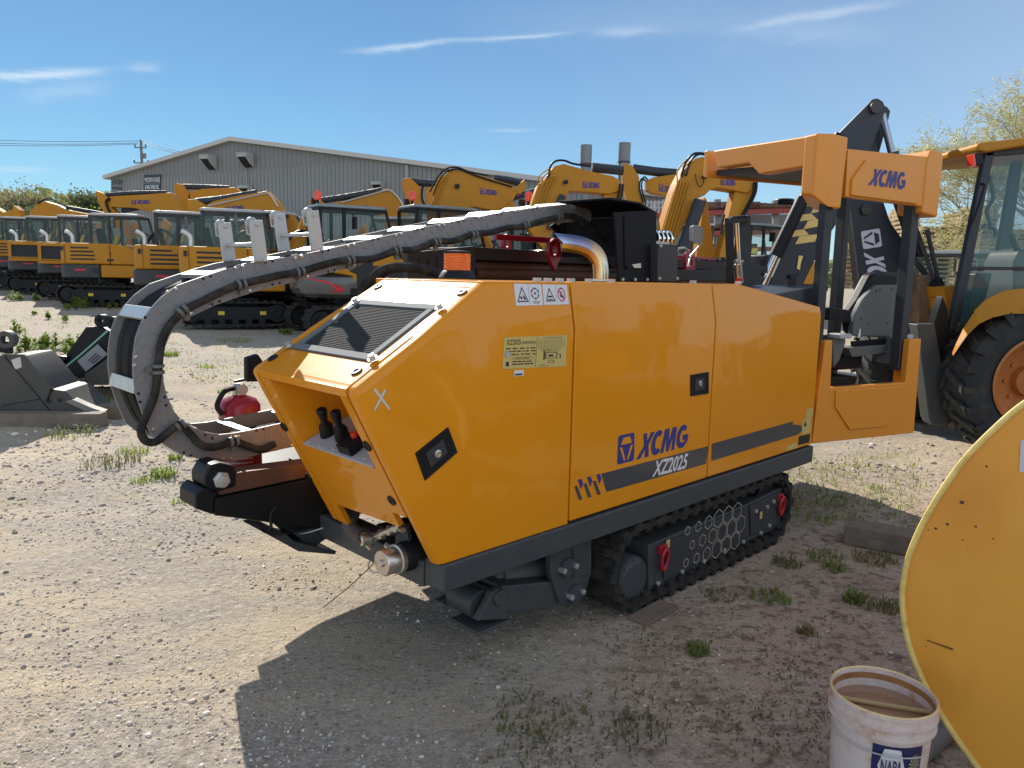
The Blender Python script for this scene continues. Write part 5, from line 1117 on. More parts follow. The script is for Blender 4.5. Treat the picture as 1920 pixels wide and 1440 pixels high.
t = far_exc('excavator with lettered boom low behind the first orange beacon, stick end at its left', 775, 20.8, 2.85); f = vplane(670, 20.0, 0)
plate(f, ((580, 390), (581, 373), (594, 370), (604, 378), (614, 384), (604, 392)), .3, 'stick', PAINT_B, t)
plate(f, ((602, 389), (638, 378), (700, 361), (720, 355), (731, 354), (744, 367), (755, 389), (766, 410), (770, 440), (735, 440), (700, 400), (640, 396)), .36, 'boom', PAINT_B, t)
pipe(f, ((596, 377), (650, 369), (716, 357)), .085, 'stick_cylinder', SLEEVE, t, .15, 10)
pipes(f, (((640, 380), (700, 364), (730, 357), (750, 375), (759, 395)),), .02, 'pipe', GALV, t, -.02)
logo_on(f, ((655, 395), (691, 393), (691, 385), (655, 388)), t)
t = far_exc('excavator with lettered humped boom right above the two near cabs of the left row', 545, 21.6, 2.85); f = vplane(440, 21.4, 0)
plate(f, ((350, 398), (351, 374), (365, 373), (386, 384), (386, 398)), .3, 'stick', PAINT_B, t)
plate(f, ((387, 384), (400, 377), (440, 368), (488, 360), (500, 358), (512, 369), (525, 383), (533, 400), (537, 440), (505, 430), (500, 402), (440, 402), (388, 400)), .36, 'boom', PAINT_B, t)
pipe(f, ((366, 379), (420, 373), (482, 362)), .11, 'stick_cylinder', SLEEVE, t, .15, 10)
pipes(f, (((390, 386), (440, 375), (490, 364), (505, 364), (522, 388)),), .02, 'pipe', GALV, t, -.02)
logo_on(f, ((423, 395), (458, 392), (458, 385), (423, 387)), t)
t = far_exc('excavator whose raised stick tip points up before the building under the first vent', 480, 26.0, 2.9); f = vplane(390, 25.5, 0)
plate(f, ((326, 346), (332, 343), (344, 348), (354, 362), (352, 380), (346, 400), (335, 385), (327, 360)), .34, 'stick', PAINT_B, t)
plate(f, ((355, 360), (377, 354), (440, 351), (450, 360), (408, 371), (356, 374)), .36, 'boom', PAINT_B, t); pipe(f, ((343, 350), (385, 351), (430, 353)), .09, 'stick_cylinder', SLEEVE, t, .15, 10)
t = far_exc('excavator with a long level lettered boom below the black company sign', 375, 24.5, 2.9); f = vplane(265, 24.0, 0)
plate(f, ((205, 388), (205, 368), (260, 365), (320, 361), (331, 374), (343, 398), (350, 420), (325, 418), (300, 402), (250, 390)), .36, 'boom', PAINT_B, t)
plate(f, ((178, 357), (192, 362), (203, 372), (206, 386), (226, 408), (244, 430), (250, 450), (240, 450), (197, 403), (183, 378)), .30, 'stick', PAINT_B, t)
pipe(f, ((196, 366), (250, 362), (312, 361)), .07, 'stick_cylinder', SLEEVE, t, .15, 10); pipe(f, ((229, 395), (272, 388)), .07, 'bucket_cylinder', SLEEVE, t, .15, 10)
pipes(f, (((206, 372), (199, 378), (204, 395), (214, 408)),), .04, 'hose', BLACK, t, -.04)
logo_on(f, ((246, 383), (282, 382), (282, 375), (246, 375)), t)
t = far_exc('excavator with a plain humped boom in front of the trees at the far left', 170, 33.0, 3.0); f = vplane(110, 32.0, 0)
plate(f, ((50, 410), (56, 398), (68, 382), (83, 377), (107, 384), (127, 394), (163, 401), (170, 410)), .4, 'boom', PAINT_B, t); pipe(f, ((125, 389), (160, 395), (198, 402)), .08, 'stick_cylinder', SLEEVE, t, .15, 10)
pipes(f, (((70, 382), (84, 374), (98, 374), (112, 382), (126, 389)),), .03, 'hose', BLACK, t, -.03)
t = far_exc('excavator with a tilted bucket edge showing above the leftmost cabs', 30, 35.0, 3.0); f = vplane(18, 34.0, 0)
plate(f, ((-10, 388), (6, 398), (22, 394), (25, 385), (36, 394), (38, 410), (-10, 410)), .4, 'bucket', PAINT_B, t)
t = far_exc('excavator with lettered flank glimpsed between the two pairs of chain stands', 520, 19.6, 2.9); f = vplane(515, 19.0, 0)
plate(f, ((484, 412), (490, 402), (545, 400), (556, 420), (560, 470), (530, 470), (524, 432), (486, 430)), .36, 'boom', PAINT_B, t); logo_on(f, ((494, 429), (528, 430), (528, 421), (494, 419)), t)
t = far_exc('excavator with pale cab seen right beside the backhoe, under the pallet stacks', 1800, 16.0, 2.6)
for c in t.children:
    pass
t.location = (hit(1800, 500, (0, 16.5, 0), V((0, 1, 0))).x, 16.5, gz(9.7, 16.5) - .7); t['group'] = 'excavators of the back rows known by their raised booms'

# unseen excavators added outside the frame to give the covers yellow reflections
for (x, y, rz, lab) in ((6.6, 1.0, 1.9, 'yellow excavator added outside the frame for reflections, right of the disc'), (8.6, 3.4, 2.2, 'yellow excavator added outside the frame for reflections, behind the disc'), (4.6, -2.4, 1.6, 'yellow excavator added behind the viewer for reflections, on the right')):
    o = copy_tree(mini0); o.location = (x, y, 0); o.rotation_euler = (0, 0, rz); o['label'] = lab; o['group'] = 'excavators added outside the frame for reflections'
# ================================================================== building, poles, racks
def corrugated(name, c0, c1, pitch, horizontal=False):
    mt = bpy.data.materials.new(name); mt.use_nodes = True; nt = mt.node_tree; bs = nt.nodes['Principled BSDF']; bs.inputs['Roughness'].default_value = .55
    tcn = nt.nodes.new('ShaderNodeTexCoord'); sp_ = nt.nodes.new('ShaderNodeSeparateXYZ'); nt.links.new(tcn.outputs['Object'], sp_.inputs[0])
    wv = nt.nodes.new('ShaderNodeMath'); wv.operation = 'MULTIPLY'; wv.inputs[1].default_value = 1 / pitch; nt.links.new(sp_.outputs[0], wv.inputs[0])
    fr_ = nt.nodes.new('ShaderNodeMath'); fr_.operation = 'FRACT'; nt.links.new(wv.outputs[0], fr_.inputs[0])
    rp = nt.nodes.new('ShaderNodeValToRGB'); e = rp.color_ramp.elements; e[0].position = 0; e[0].color = (*c0, 1); e[1].position = 1; e[1].color = (*c0, 1)
    for p_, c_ in ((.16, c0), (.20, c1), (.34, c1), (.38, c0)): q = e.new(p_); q.color = (*c_, 1)
    nt.links.new(fr_.outputs[0], rp.inputs[0])
    nz_ = nt.nodes.new('ShaderNodeTexNoise'); nz_.inputs['Scale'].default_value = .35; nz_.inputs['Detail'].default_value = 6; nt.links.new(tcn.outputs['Object'], nz_.inputs[0])
    mx_ = nt.nodes.new('ShaderNodeMix'); mx_.data_type = 'RGBA'; mx_.blend_type = 'MULTIPLY'; mx_.inputs['Factor'].default_value = .35
    nt.links.new(rp.outputs[0], mx_.inputs['A']); nt.links.new(nz_.outputs[0], mx_.inputs['B']); nt.links.new(mx_.outputs['Result'], bs.inputs['Base Color'])
    bp = nt.nodes.new('ShaderNodeBump'); bp.inputs['Strength'].default_value = .6; bp.inputs['Distance'].default_value = .04; nt.links.new(rp.outputs[0], bp.inputs['Height']); nt.links.new(bp.outputs[0], bs.inputs['Normal'])
    return mt
WALL = corrugated('ribbed_wall_upper', (.245, .245, .235), (.165, .165, .16), .42); WALL2 = corrugated('ribbed_wall_lower', (.275, .275, .26), (.14, .14, .135), .36)
AZB = -radians(23.5); fb = vplane(437, 60, AZB)
fa = fb(437, 262); bdir = V((cos(AZB), sin(AZB), 0)); bn = fb.n
bl = thing('warehouse', 'long pale ribbed metal warehouse with low gable behind the excavators', 'building', V((fa.x, fa.y, 0)), AZB)
BI = Matrix.LocRotScale(bl.location, bl.rotation_euler, None).inverted()
W_ = lambda x, y, o=0: BI @ fb(x, y, o)
A0, A1, A2 = W_(208, 334), W_(437, 265), W_(1300, 378)
zb = 0.3; band = W_(437, 312).z
def at(P, Q, x): t = (x - P.x) / (Q.x - P.x); return P.z + (Q.z - P.z) * t
b = MB(); b.prism([V((A0.x, 0, band)), V((A2.x, 0, band)), A2, A1, A0] if A2.z > band else [V((A0.x, 0, min(band, A0.z - .4))), V((A1.x + (A2.x - A1.x) * (A1.z - band) / (A1.z - A2.z) - .1, 0, band)), A1, A0], (0, .3, 0))
A0b = V((A0.x, 0, min(band, A0.z - .4)))
b.build('wall', WALL, bl)
xe = A1.x + (A2.x - A1.x) * (A1.z - band) / (A1.z - A2.z) - .1 if A2.z < band else A2.x
b = MB(); b.prism([V((A0.x, -.04, zb)), V((A2.x, -.04, zb)), V((A2.x, -.04, min(A2.z, band))), V((xe, -.04, band)), V((A0.x, -.04, A0b.z))], (0, .30, 0)); b.build('wall', WALL2, bl)
b = MB(); up = V((0, 0, .30))
for (P, Q) in ((A0 + V((-.5, 0, -.1)), A1), (A1, A2)): b.hexa([P + V((0, -.4, 0)), Q + V((0, -.4, 0)), Q + V((0, 40, 0)), P + V((0, 40, 0)), P + V((0, -.4, 0)) + up, Q + V((0, -.4, 0)) + up, Q + V((0, 40, 0)) + up, P + V((0, 40, 0)) + up])
b.build('roof', mat('roof_metal', (.50, .48, .44), .45), bl)
b = MB(); b.bx(A0.x, A0.x + .3, .3, 40, zb, A0.z); b.build('wall', WALL, bl)
b = MB(); x = W_(765, 320).x; b.bx(x - .12, x + .12, -.22, -.045, zb, at(A1, A2, x) - .1); b.build('downpipe', mat('downpipe', (.34, .32, .29), .5), bl)
x = W_(464, 330).x; b = MB(); b.bx(x - .04, x + .04, -.14, -.045, zb, W_(464, 318).z); b.build('downpipe', mat('downpipe', (.34, .32, .29), .5), bl)
def vent(x0, y0, x1, y1):
    P, Q = W_(x0, y1), W_(x1, y0); h = Q.z - P.z; w_ = Q.x - P.x; d = h * .9
    v = thing('vent_hood', 'x', 'x', (P.x, 0, P.z)); del v['label'], v['category']; v.parent = bl
    b = MB(); pr = [V((0, 0, 0)), V((0, -d * .55, h * .33)), V((0, -d, h * .74)), V((0, -d, h)), V((0, 0, h * 1.05))]
    for x_ in (0, w_ - .06): b.prism([p + V((x_, -.05, 0)) for p in pr], (.06, 0, 0))
    b.hexa([V((0, -.05, h * 1.05)), V((w_, -.05, h * 1.05)), V((w_, -d - .05, h)), V((0, -d - .05, h)), V((0, -.05, h * 1.05 + .06)), V((w_, -.05, h * 1.05 + .06)), V((w_, -d - .05, h + .06)), V((0, -d - .05, h + .06))])
    b.hexa([V((.06, -d - .04, h * .74)), V((w_ - .06, -d - .04, h * .74)), V((w_ - .06, -d + .02, h * .74)), V((.06, -d + .02, h * .74)), V((.06, -d - .04, h * .99)), V((w_ - .06, -d - .04, h * .99)), V((w_ - .06, -d + .02, h * .99)), V((.06, -d + .02, h * .99))])
    b.build('hood', mat('hood_grey', (.38, .37, .34), .5), v); b = MB(); q = [p + V((.07, 0, 0)) for p in (V((0, -.08, .05)), V((0, -d * .55 + .02, h * .36)), V((0, -d + .03, h * .74)))]
    for i in range(2): b.face([q[i], q[i] + V((w_ - .14, 0, 0)), q[i + 1] + V((w_ - .14, 0, 0)), q[i + 1]])
    b.build('screen', INK, v, smooth=0, fix=False)
vent(392, 294, 407, 320); vent(460, 290, 477, 316); vent(455, 350, 474, 366); vent(704, 343, 722, 360)
b = MB(); q = [W_(270, 357, -.1), W_(301, 357, -.1), W_(301, 327, -.1), W_(270, 328, -.1)]; b.prism(q, (0, .05, 0)); sg = b.build('company_sign', mat('sign_black', (.018, .028, .032), .4), bl)
fq = lambda *pts: [W_(x, y, -.14) for x, y in pts]
b = MB(); put_text(b, 'PRECISION FLANGE', fq((271.5, 341), (300, 341), (299.5, 332), (271.5, 333.5)), 0, .01); put_text(b, '& MACHINE INC.', fq((272, 355), (299, 354.5), (299, 346), (272, 346.5)), 0, .01); b.face(fq((270.5, 343.6), (300.5, 343.2), (300.5, 342.8), (270.5, 343.2))); b.build('sign_lettering', mat('sign_white', (.75, .78, .78), .5), sg, smooth=0)
b = MB(); put_text(b, '11133', fq((210, 346), (228.5, 346), (228.5, 337), (210, 337)), 0, .02); put_text(b, 'BRITTMOORE', fq((209, 355), (228.5, 355), (228.5, 350), (209, 350)), 0, .02); b.build('address_lettering', INK, bl, smooth=0)
# chimney stacks in front of the long wall
for (px, y0, w_, lab) in ((1099.5, 272, 21, 'shorter round grey exhaust stack, left of the pair'), (1171.5, 268, 22, 'taller round grey exhaust stack, right of the pair')):
    p = hit(px, y0, (0, 44, 0), V((0, 1, 0))); r_ = w_ / 2 / F * 44; g0_ = gz(p.x, p.y)
    t = thing('exhaust_stack', lab + ' rising over the booms', 'stack', (p.x, p.y, g0_), 0, 'exhaust stacks behind the booms'); h = p.z - g0_
    b = MB(); b.lathe([(r_ * .92, 0), (r_ * .92, h - 1.05)], (0, 0, 0), (0, 0, 1), 24); b.build('pipe', mat('stack_grey', (.17, .175, .175), .4, metal=.3, noise=(2, .4, (.24, .24, .24))), t)
    b = MB(); b.lathe([(r_ * .8, h - 1.1), (r_, h - 1.05), (r_, h), (r_ * .93, h), (r_ * .93, h - .8)], (0, 0, 0), (0, 0, 1), 24); b.build('cap', MATS['stack_grey'], t); b = MB(); b.lathe([(r_ * 1.02, h - 1.1), (r_ * 1.02, h - 1.0)], (0, 0, 0), (0, 0, 1), 24); b.build('collar', DARK, t)
    for s_ in (-1, 1): b = MB(); b.tube([V((s_ * r_, 0, h - 1.0)), V((s_ * 3.2, 1.0, h - 6.5))], .012, 4); b.build('guy_wire', DARK, t)
# utility pole with wires
p = hit(264, 262, (0, 100, 0), V((0, 1, 0))); up_ = thing('utility_pole', 'tall grey utility pole with two crossarms beyond the warehouse roof', 'utility pole', (p.x, 100, 0))
b = MB(); b.tube([V((0, 0, 0)), V((0, 0, p.z))], [.26, .16], 10); b.build('pole', mat('pole_grey', (.20, .19, .18), .8), up_)
for (z, w_) in ((p.z - 1.0, .75), (p.z - 2.9, .95)):
    b = MB(); b.box((0, -.2, z), (w_ * 2, .14, .14)); ca__ = b.build('crossarm', MATS['pole_grey'], up_)
    b = MB()
    for x_ in (-w_ * .92, w_ * .92): b.lathe([(.07, 0), (.11, .12), (.07, .34), (.0005, .36)], (x_, -.2, z + .07), (0, 0, 1), 8)
    b.build_each('insulator', mat('insulator', (.12, .13, .14), .3), ca__)
b = MB(); b.cyl((.45, -.1, p.z - 2.3), (.45, -.1, p.z - 1.7), .2, None, 10); b.build('transformer', MATS['pole_grey'], up_)
for (x0, y0, x1, y1, sg_, d1, lab) in ((-160, 254, 263, 264, 3, 100, 'topmost thin power line left of the utility pole'), (-160, 261, 258, 268, 3, 100, 'middle thin power line left of the utility pole'), (-160, 266, 258, 270, 3, 100, 'lowest thin power line left of the utility pole'), (263, 262, 360, 288, 2, 88, 'upper power line from the pole down behind the warehouse roof'), (268, 268, 350, 289, 2, 88, 'lower power line from the pole down behind the warehouse roof')):
    P, Q = hit(x0, y0, (0, 100, 0), V((0, 1, 0))), hit(x1, y1, (0, d1, 0), V((0, 1, 0))); b = MB()
    b.tube([P.lerp(Q, t) - V((0, 0, 4 * t * (1 - t) * sg_ * .12)) for t in frange(0, 1, 9)], .035, 4)
    tag(b.build('power_line', mat('wire_dark', (.10, .10, .11), .6), None), lab, 'power line', 'power lines at the utility pole')
# cantilever pipe rack
RBEAM = mat('rack_red', (.30, .045, .035), .5, noise=(3, .5, (.20, .05, .04)))
pk = thing('pipe_rack', 'red cantilever storage rack with grey uprights and steel stock behind the tallest boom', 'storage rack', (0, 30, gz(5, 30))); fpk = vplane(1350, 30, .05)
for (x0, y0, x1, y1, h) in ((1228, 402, 1560, 393, 9), (1228, 440, 1500, 434, 8), (1228, 470, 1500, 466, 8)):
    b = MB(); P, Q = fpk(x0, y0), fpk(x1, y1); b.bar(P, Q, .3, h / F * 30); b.build('beam', RBEAM, pk, world=True)
for (x, yt) in ((1345, 374), (1363, 378), (1454, 376), (1248, 374), (1231, 378), (1500, 380), (1545, 384)):
    b = MB(); P, Q = fpk(x, yt, .25), fpk(x, 520, .25); b.bar(P, Q, .22, .22, (0, 1, 0)); b.build('upright', mat('upright_grey', (.22, .225, .23), .5), pk, world=True)
rr_ = random.Random(3)
for k in range(26):
    x0 = rr_.uniform(1225, 1400); x1 = x0 + rr_.uniform(80, 190); y = rr_.choice((384, 387, 390, 393, 425, 429, 460)) + rr_.uniform(-1, 1); st_ = MB(); st_.cyl(fpk(x0, y, rr_.uniform(-.3, .8)), fpk(min(x1, 1560), y - .5, rr_.uniform(-.3, .8)), rr_.uniform(.05, .11), None, 8)
    tag(st_.build('steel_pipe', RUSTB), 'dark rusty steel pipe lying on the red storage rack', 'pipe', 'steel pipes on the red rack')
for (x, w_) in ((1470, 30),):
    b = MB(); c = fpk(x, 388, .3)
    for k in range(3): b.lathe([(.34, k * .10), (.38, k * .10 + .05), (.34, k * .10 + .10), (.26, k * .10 + .05), (.34, k * .10)], c, (0, 0, 1), 20)
    tag(b.build('wire_coil', BLACK), 'dark flat coil lying on the red rack by the chevron arm', 'coil')
tag(plate(fpk, ((1236, 405), (1560, 400), (1560, 432), (1236, 438)), .05, 'sheet_wall', mat('sheet_grey', (.26, .27, .28), .5), None, 0, 1.2), 'grey sheet metal screen behind the red storage rack', 'screen')
b = MB()
for k in range(6): P, Q = fpk(1214 + k * 7, 376, -.4), fpk(1214 + k * 7, 400, -.4); b.cyl(P, Q, .03, None, 6)
for y in (380, 390): b.cyl(fpk(1208, y, -.4), fpk(1252, y - 1, -.4), .03, None, 6)
tag(b.build('rail_cage', LGREY), 'small pale railing with dark stock behind, left of the tallest boom', 'railing')
# pallet stacks
fp_ = vplane(1780, 27, .02)
pal0 = None
def pallets(x0, x1, yt, yb, off, lab, seed):
    global pal0
    r = random.Random(seed); P, Q = fp_(x0, yb, off), fp_(x1, yb, off); zt_ = fp_(x0, yt, off).z; w_ = (Q - P).length; z = P.z; d = (Q - P).normalized(); a = math.atan2(d.y, d.x)
    while z < zt_:
        if pal0 is None:
            b = MB()
            for k in range(3): b.box(((k - 1) * .46, 0, .06), (.10, 1.1, .09))
            for k in range(6): b.box((0, -.5 + k * .2, .1185), (1, .13, .025))
            for k in (0, 2.5, 5): b.box((0, -.5 + k * .2, .003), (1, .13, .022))
            pal0 = b.build('wooden_pallet', PALLET, smooth=0); o = pal0
        else: o = pal0.copy(); COL.objects.link(o)
        c = (P + Q) / 2; o.location = (c.x + r.uniform(-.06, .06), c.y + r.uniform(-.05, .05), z); o.scale = (w_, 1, 1); o.rotation_euler = (0, 0, a + r.uniform(-.03, .03))
        tag(o, 'wooden pallet in the ' + lab, 'pallet', 'pallets in the ' + lab); z += .146
pallets(1772, 1808, 402, 540, 0, 'open gappy stack just left of the backhoe cab pillar', 1)
pallets(1806, 1840, 393, 540, .8, 'tallest stack partly behind the backhoe cab pillar', 2)
pallets(1584, 1606, 402, 540, .5, 'narrow stack left of the lettered backhoe arm', 3)
pallets(1668, 1700, 394, 540, .2, 'stack between the lettered arm and the right cab post', 4)
pallets(1700, 1760, 425, 540, -1, 'low stack behind the right cab post', 6)
pallets(1836, 1920, 430, 540, 2, 'stack seen through the backhoe cab glass', 5)
# ================================================================== backhoe loader
BH = thing('backhoe_loader', 'yellow backhoe loader with dark folded digging arm, standing behind the operator station', 'backhoe', V((5.3, 7.4, gz(5.3, 7.4))), radians(3))
fx_ = vplane(1640, 7.7, .0)
pa = ((1628, 195), (1636, 186), (1646, 184), (1656, 190), (1661, 202), (1658, 216), (1632, 280), (1600, 372), (1541, 462), (1492, 562), (1430, 562), (1470, 470), (1507, 369), (1574, 249))
dp = plate(fx_, pa, .05, 'dipper_arm', NAVY, BH, .01, -.20); plate(fx_, pa, .05, 'dipper_arm', NAVY, BH, .01, .10)
plate(fx_, ((1578, 262), (1634, 262), (1604, 350), (1538, 458), (1486, 556), (1446, 556), (1514, 370)), .25, 'dipper_web', DARK, BH, 0, -.149)
pb = ((1640, 200), (1650, 194), (1664, 200), (1670, 208), (1667, 222), (1648, 290), (1657, 378), (1669, 415), (1704, 465), (1722, 540), (1716, 610), (1622, 610), (1611, 520), (1594, 372), (1600, 320), (1622, 262))
bm_ = plate(fx_, pb, .05, 'boom', NAVY, BH, .01, .17); plate(fx_, pb, .05, 'boom', NAVY, BH, .01, .45)
plate(fx_, ((1626, 280), (1644, 282), (1654, 380), (1680, 440), (1715, 545), (1710, 606), (1628, 606), (1616, 520), (1600, 372)), .23, 'boom_web', BLACK, BH, 0, .221)
b = MB()
for (x, y, o_) in ((1641, 202, -.205), (1623, 393, .165), (1662, 300, .165)): b.lathe([(.055, 0), (.055, .03), (.03, .032), (.0005, .032)], fx_(x, y, o_), -fx_.n, 20)
b.build_each('pivot_pin', mat('pin_dark', (.05, .04, .04), .5), BH, world=True)
b = MB(); Q4 = [fx_(x, y, .164) for x, y in ((1618.5, 467.5), (1614, 434), (1649.5, 428), (1654, 462))]; put_badge(b, Q4, 0, 1, -fx_.n * .004)
put_poly(b, LET, [fx_(x, y, .164) for x, y in ((1619.5, 473), (1641, 580), (1674, 574), (1655, 470))], 0); b.build('logo', [mat('decal_white', (.62, .63, .70), .5), NAVY], BH, world=True, smooth=0)
b = MB()
for P in (((1509, 382.5), (1511, 374), (1526, 374), (1537, 384), (1511, 387)), ((1520, 400), (1527, 387.5), (1546, 384), (1546, 395)), ((1497, 415), (1503, 403), (1521, 400), (1532, 411)), ((1506, 430), (1515, 414), (1546, 408), (1546, 422)), ((1484, 444.5), (1490, 432), (1507, 430), (1517, 440)), ((1491, 458), (1499, 443), (1534, 439), (1528, 453))): b.face([fx_(x, y, -.204) for x, y in P])
b.build('chevron_marking', YTAPE, BH, world=True, smooth=0)
b = MB(); b.face([fx_(x, y, -.203) for x, y in ((1490, 502), (1497, 476), (1512, 482), (1498, 508))]); b.face([fx_(x, y, -.207) for x, y in ((1494, 504), (1498, 479), (1506, 480), (1501, 496), (1500, 506))], 1); b.build('sticker', [INK, CREAM], BH, world=True, smooth=0)
b = MB(); b.cyl(fx_(1506, 372, -.32), fx_(1454, 480, -.32), .062, None, 14); b.cyl(fx_(1574, 252, -.32), fx_(1506, 372, -.32), .045, None, 12); b.build('dipper_cylinder', BLACK, BH, world=True)
b = MB(); b.cyl(fx_(1456, 476, -.32), fx_(1420, 556, -.32), .036, None, 12); b.build('cylinder_rod', CHROME, BH, world=True)
b = MB(); b.cyl(fx_(1654, 214, .08), fx_(1675, 300, .08), .035, None, 12); b.build('cylinder_rod', mat('rod_blue', (.30, .33, .42), .2, metal=.8), BH, world=True); b = MB(); b.cyl(fx_(1672, 286, .08), fx_(1716, 470, .08), .065, None, 14); b.build('boom_cylinder', DARK, BH, world=True)
plate(fx_, ((1682, 378), (1708, 386), (1742, 480), (1726, 482), (1700, 430)), .1, 'link_arm', NAVY, BH, .01, -.05)
b = MB(); b.cyl(fx_(1738, 430, -.1), fx_(1764, 545, -.1), .022, None, 8); b.cyl(fx_(1726, 450, -.1), fx_(1756, 540, -.1), .022, None, 8); b.tube(catmull([fx_(x, y, .0) for x, y in ((1700, 470), (1725, 500), (1745, 530), (1765, 560))], 5), .03, 8); b.build_each('control_rod', DARK, BH, world=True)
# swing frame, leg, body
plate(fx_, ((1722, 516), (1754, 515), (1758, 606), (1722, 606)), .5, 'swing_frame', mat('worn_frame', (.22, .13, .07), .7, noise=(9, 1.0, (.06, .055, .055))), BH, .01, -.1)
plate(fx_, ((1752, 530), (1766, 520), (1776, 540), (1774, 556), (1756, 560)), .1, 'knuckle', BLACK, BH, .01, -.25)
fl = vplane(1760, 6.9, 0)
plate(fl, ((1720, 608), (1753, 607), (1784, 790), (1776, 799), (1748, 797), (1742, 785)), .16, 'stabiliser_leg', FRAME, BH, .01)
plate(fl, ((1752, 606), (1768, 555), (1778, 580), (1782, 640), (1792, 760), (1784, 796), (1780, 790)), .12, 'stabiliser_leg', BLACK, BH, .01, .03)
plate(fl, ((1768, 538), (1800, 534), (1800, 612), (1782, 610)), 1.6, 'rear_frame', PAINT_B, BH, .01, .4)
plate(fl, ((1786, 664), (2260, 660), (2260, 740), (1800, 740)), 1.7, 'chassis', BLACK, BH, .01, .32)
# cab
fc_ = vplane(1860, 6.95, .0); rp_ = lambda *pts: [fc_(x, y) for x, y in pts]
rf = plate(fc_, ((1832, 272), (1838, 267), (1925, 257), (2300, 226), (2300, 246), (1925, 273), (1852, 285), (1834, 283)), 1.7, 'cab_roof', PAINT_B, BH, .02, -.1)
plate(fc_, ((1828, 288), (1842, 285), (1846, 308), (1830, 311)), .10, 'tail_lamp', BLACK, BH, .01, -.15); plate(fc_, ((1823, 289), (1828, 288), (1831, 312), (1825, 310)), .09, 'lamp_lens', REDL, BH, .004, -.15)
for off in (0, 1.45): plate(fc_, ((1849, 284), (1866, 283), (1802, 600), (1790, 622), (1780, 620)), .07, 'rear_pillar', NAVY, BH, .01, off)
plate(fc_, ((1904, 282), (1922, 281), (1890, 500), (1866, 500)), .06, 'far_pillar', NAVY, BH, .01, 1.2)
for off in (0, 1.45): plate(fc_, ((1849, 284), (2300, 250), (2300, 258), (1849, 293)), .06, 'roof_rail', NAVY, BH, .006, off); plate(fc_, ((1820, 500), (2260, 502), (2260, 508), (1818, 506)), .06, 'door_rail', NAVY, BH, .004, off)
b = MB(); b.face(rp_((1864, 294), (2260, 262), (2260, 500), (1822, 500))); b.build('window', GLASS2, BH, world=True, smooth=0)
b = MB(); b.face(rp_((1821, 508), (2260, 510), (2260, 545), (1880, 548), (1838, 575), (1800, 622), (1792, 622))); b.build('window', GLASS2, BH, world=True, smooth=0)
b = MB(); b.face([fc_(1857, 290, .05), fc_(1857, 290, 1.45), fc_(1790, 618, 1.45), fc_(1790, 618, .05)]); b.build('rear_window', GLASS2, BH, world=True, smooth=0)
b = MB(); b.face([fc_(1864, 294, 1.47), fc_(2260, 262, 1.47), fc_(2260, 560, 1.47), fc_(1822, 560, 1.47)]); b.build('window', GLASS2, BH, world=True, smooth=0)
pipe(fc_, ((1838, 345), (1846, 350), (1832, 395), (1818, 430)), .012, 'wiper', BLACK, BH, -.08, 6)
pipe(fc_, ((1850, 425), (1864, 430), (1866, 445)), .016, 'handle', BLACK, BH, .2, 6)
plate(fc_, ((1902, 492), (1912, 470), (1940, 464), (1990, 470), (1990, 620), (1902, 620)), .5, 'seat', PLAST, BH, .04, .5)
pipe(fc_, ((1855, 330), (1862, 370), (1850, 395), (1856, 420), (1842, 425)), .02, 'grab_handle', NAVY, BH, .9, 8); pipe(fc_, ((1895, 440), (1900, 455), (1908, 470)), .03, 'lever', BLACK, BH, .6, 8)
plate(fc_, ((1830, 512), (1862, 512), (1850, 560), (1812, 600)), .3, 'console', NAVY, BH, .02, .5)
# fender
ou = [(1785, 662), (1792, 645), (1806, 616), (1828, 583), (1852, 560), (1880, 546), (1912, 541), (1960, 541), (2010, 553), (2060, 590), (2090, 640)]
inn = [(1787, 667), (1797, 652), (1814, 628), (1836, 607), (1862, 595), (1890, 589), (1915, 588), (1955, 590), (2000, 600), (2035, 625), (2060, 655)]
b = MB(); ff = vplane(1900, 6.6, 0)
for i in range(len(ou) - 1): b.hexa([ff(*ou[i]), ff(*ou[i + 1]), ff(*ou[i + 1], .45), ff(*ou[i], .45), ff(*inn[i], -.06), ff(*inn[i + 1], -.06), ff(*inn[i + 1], .45), ff(*inn[i], .45)])
b.build('fender', PAINT_B, BH, 0, world=True, smooth=50)
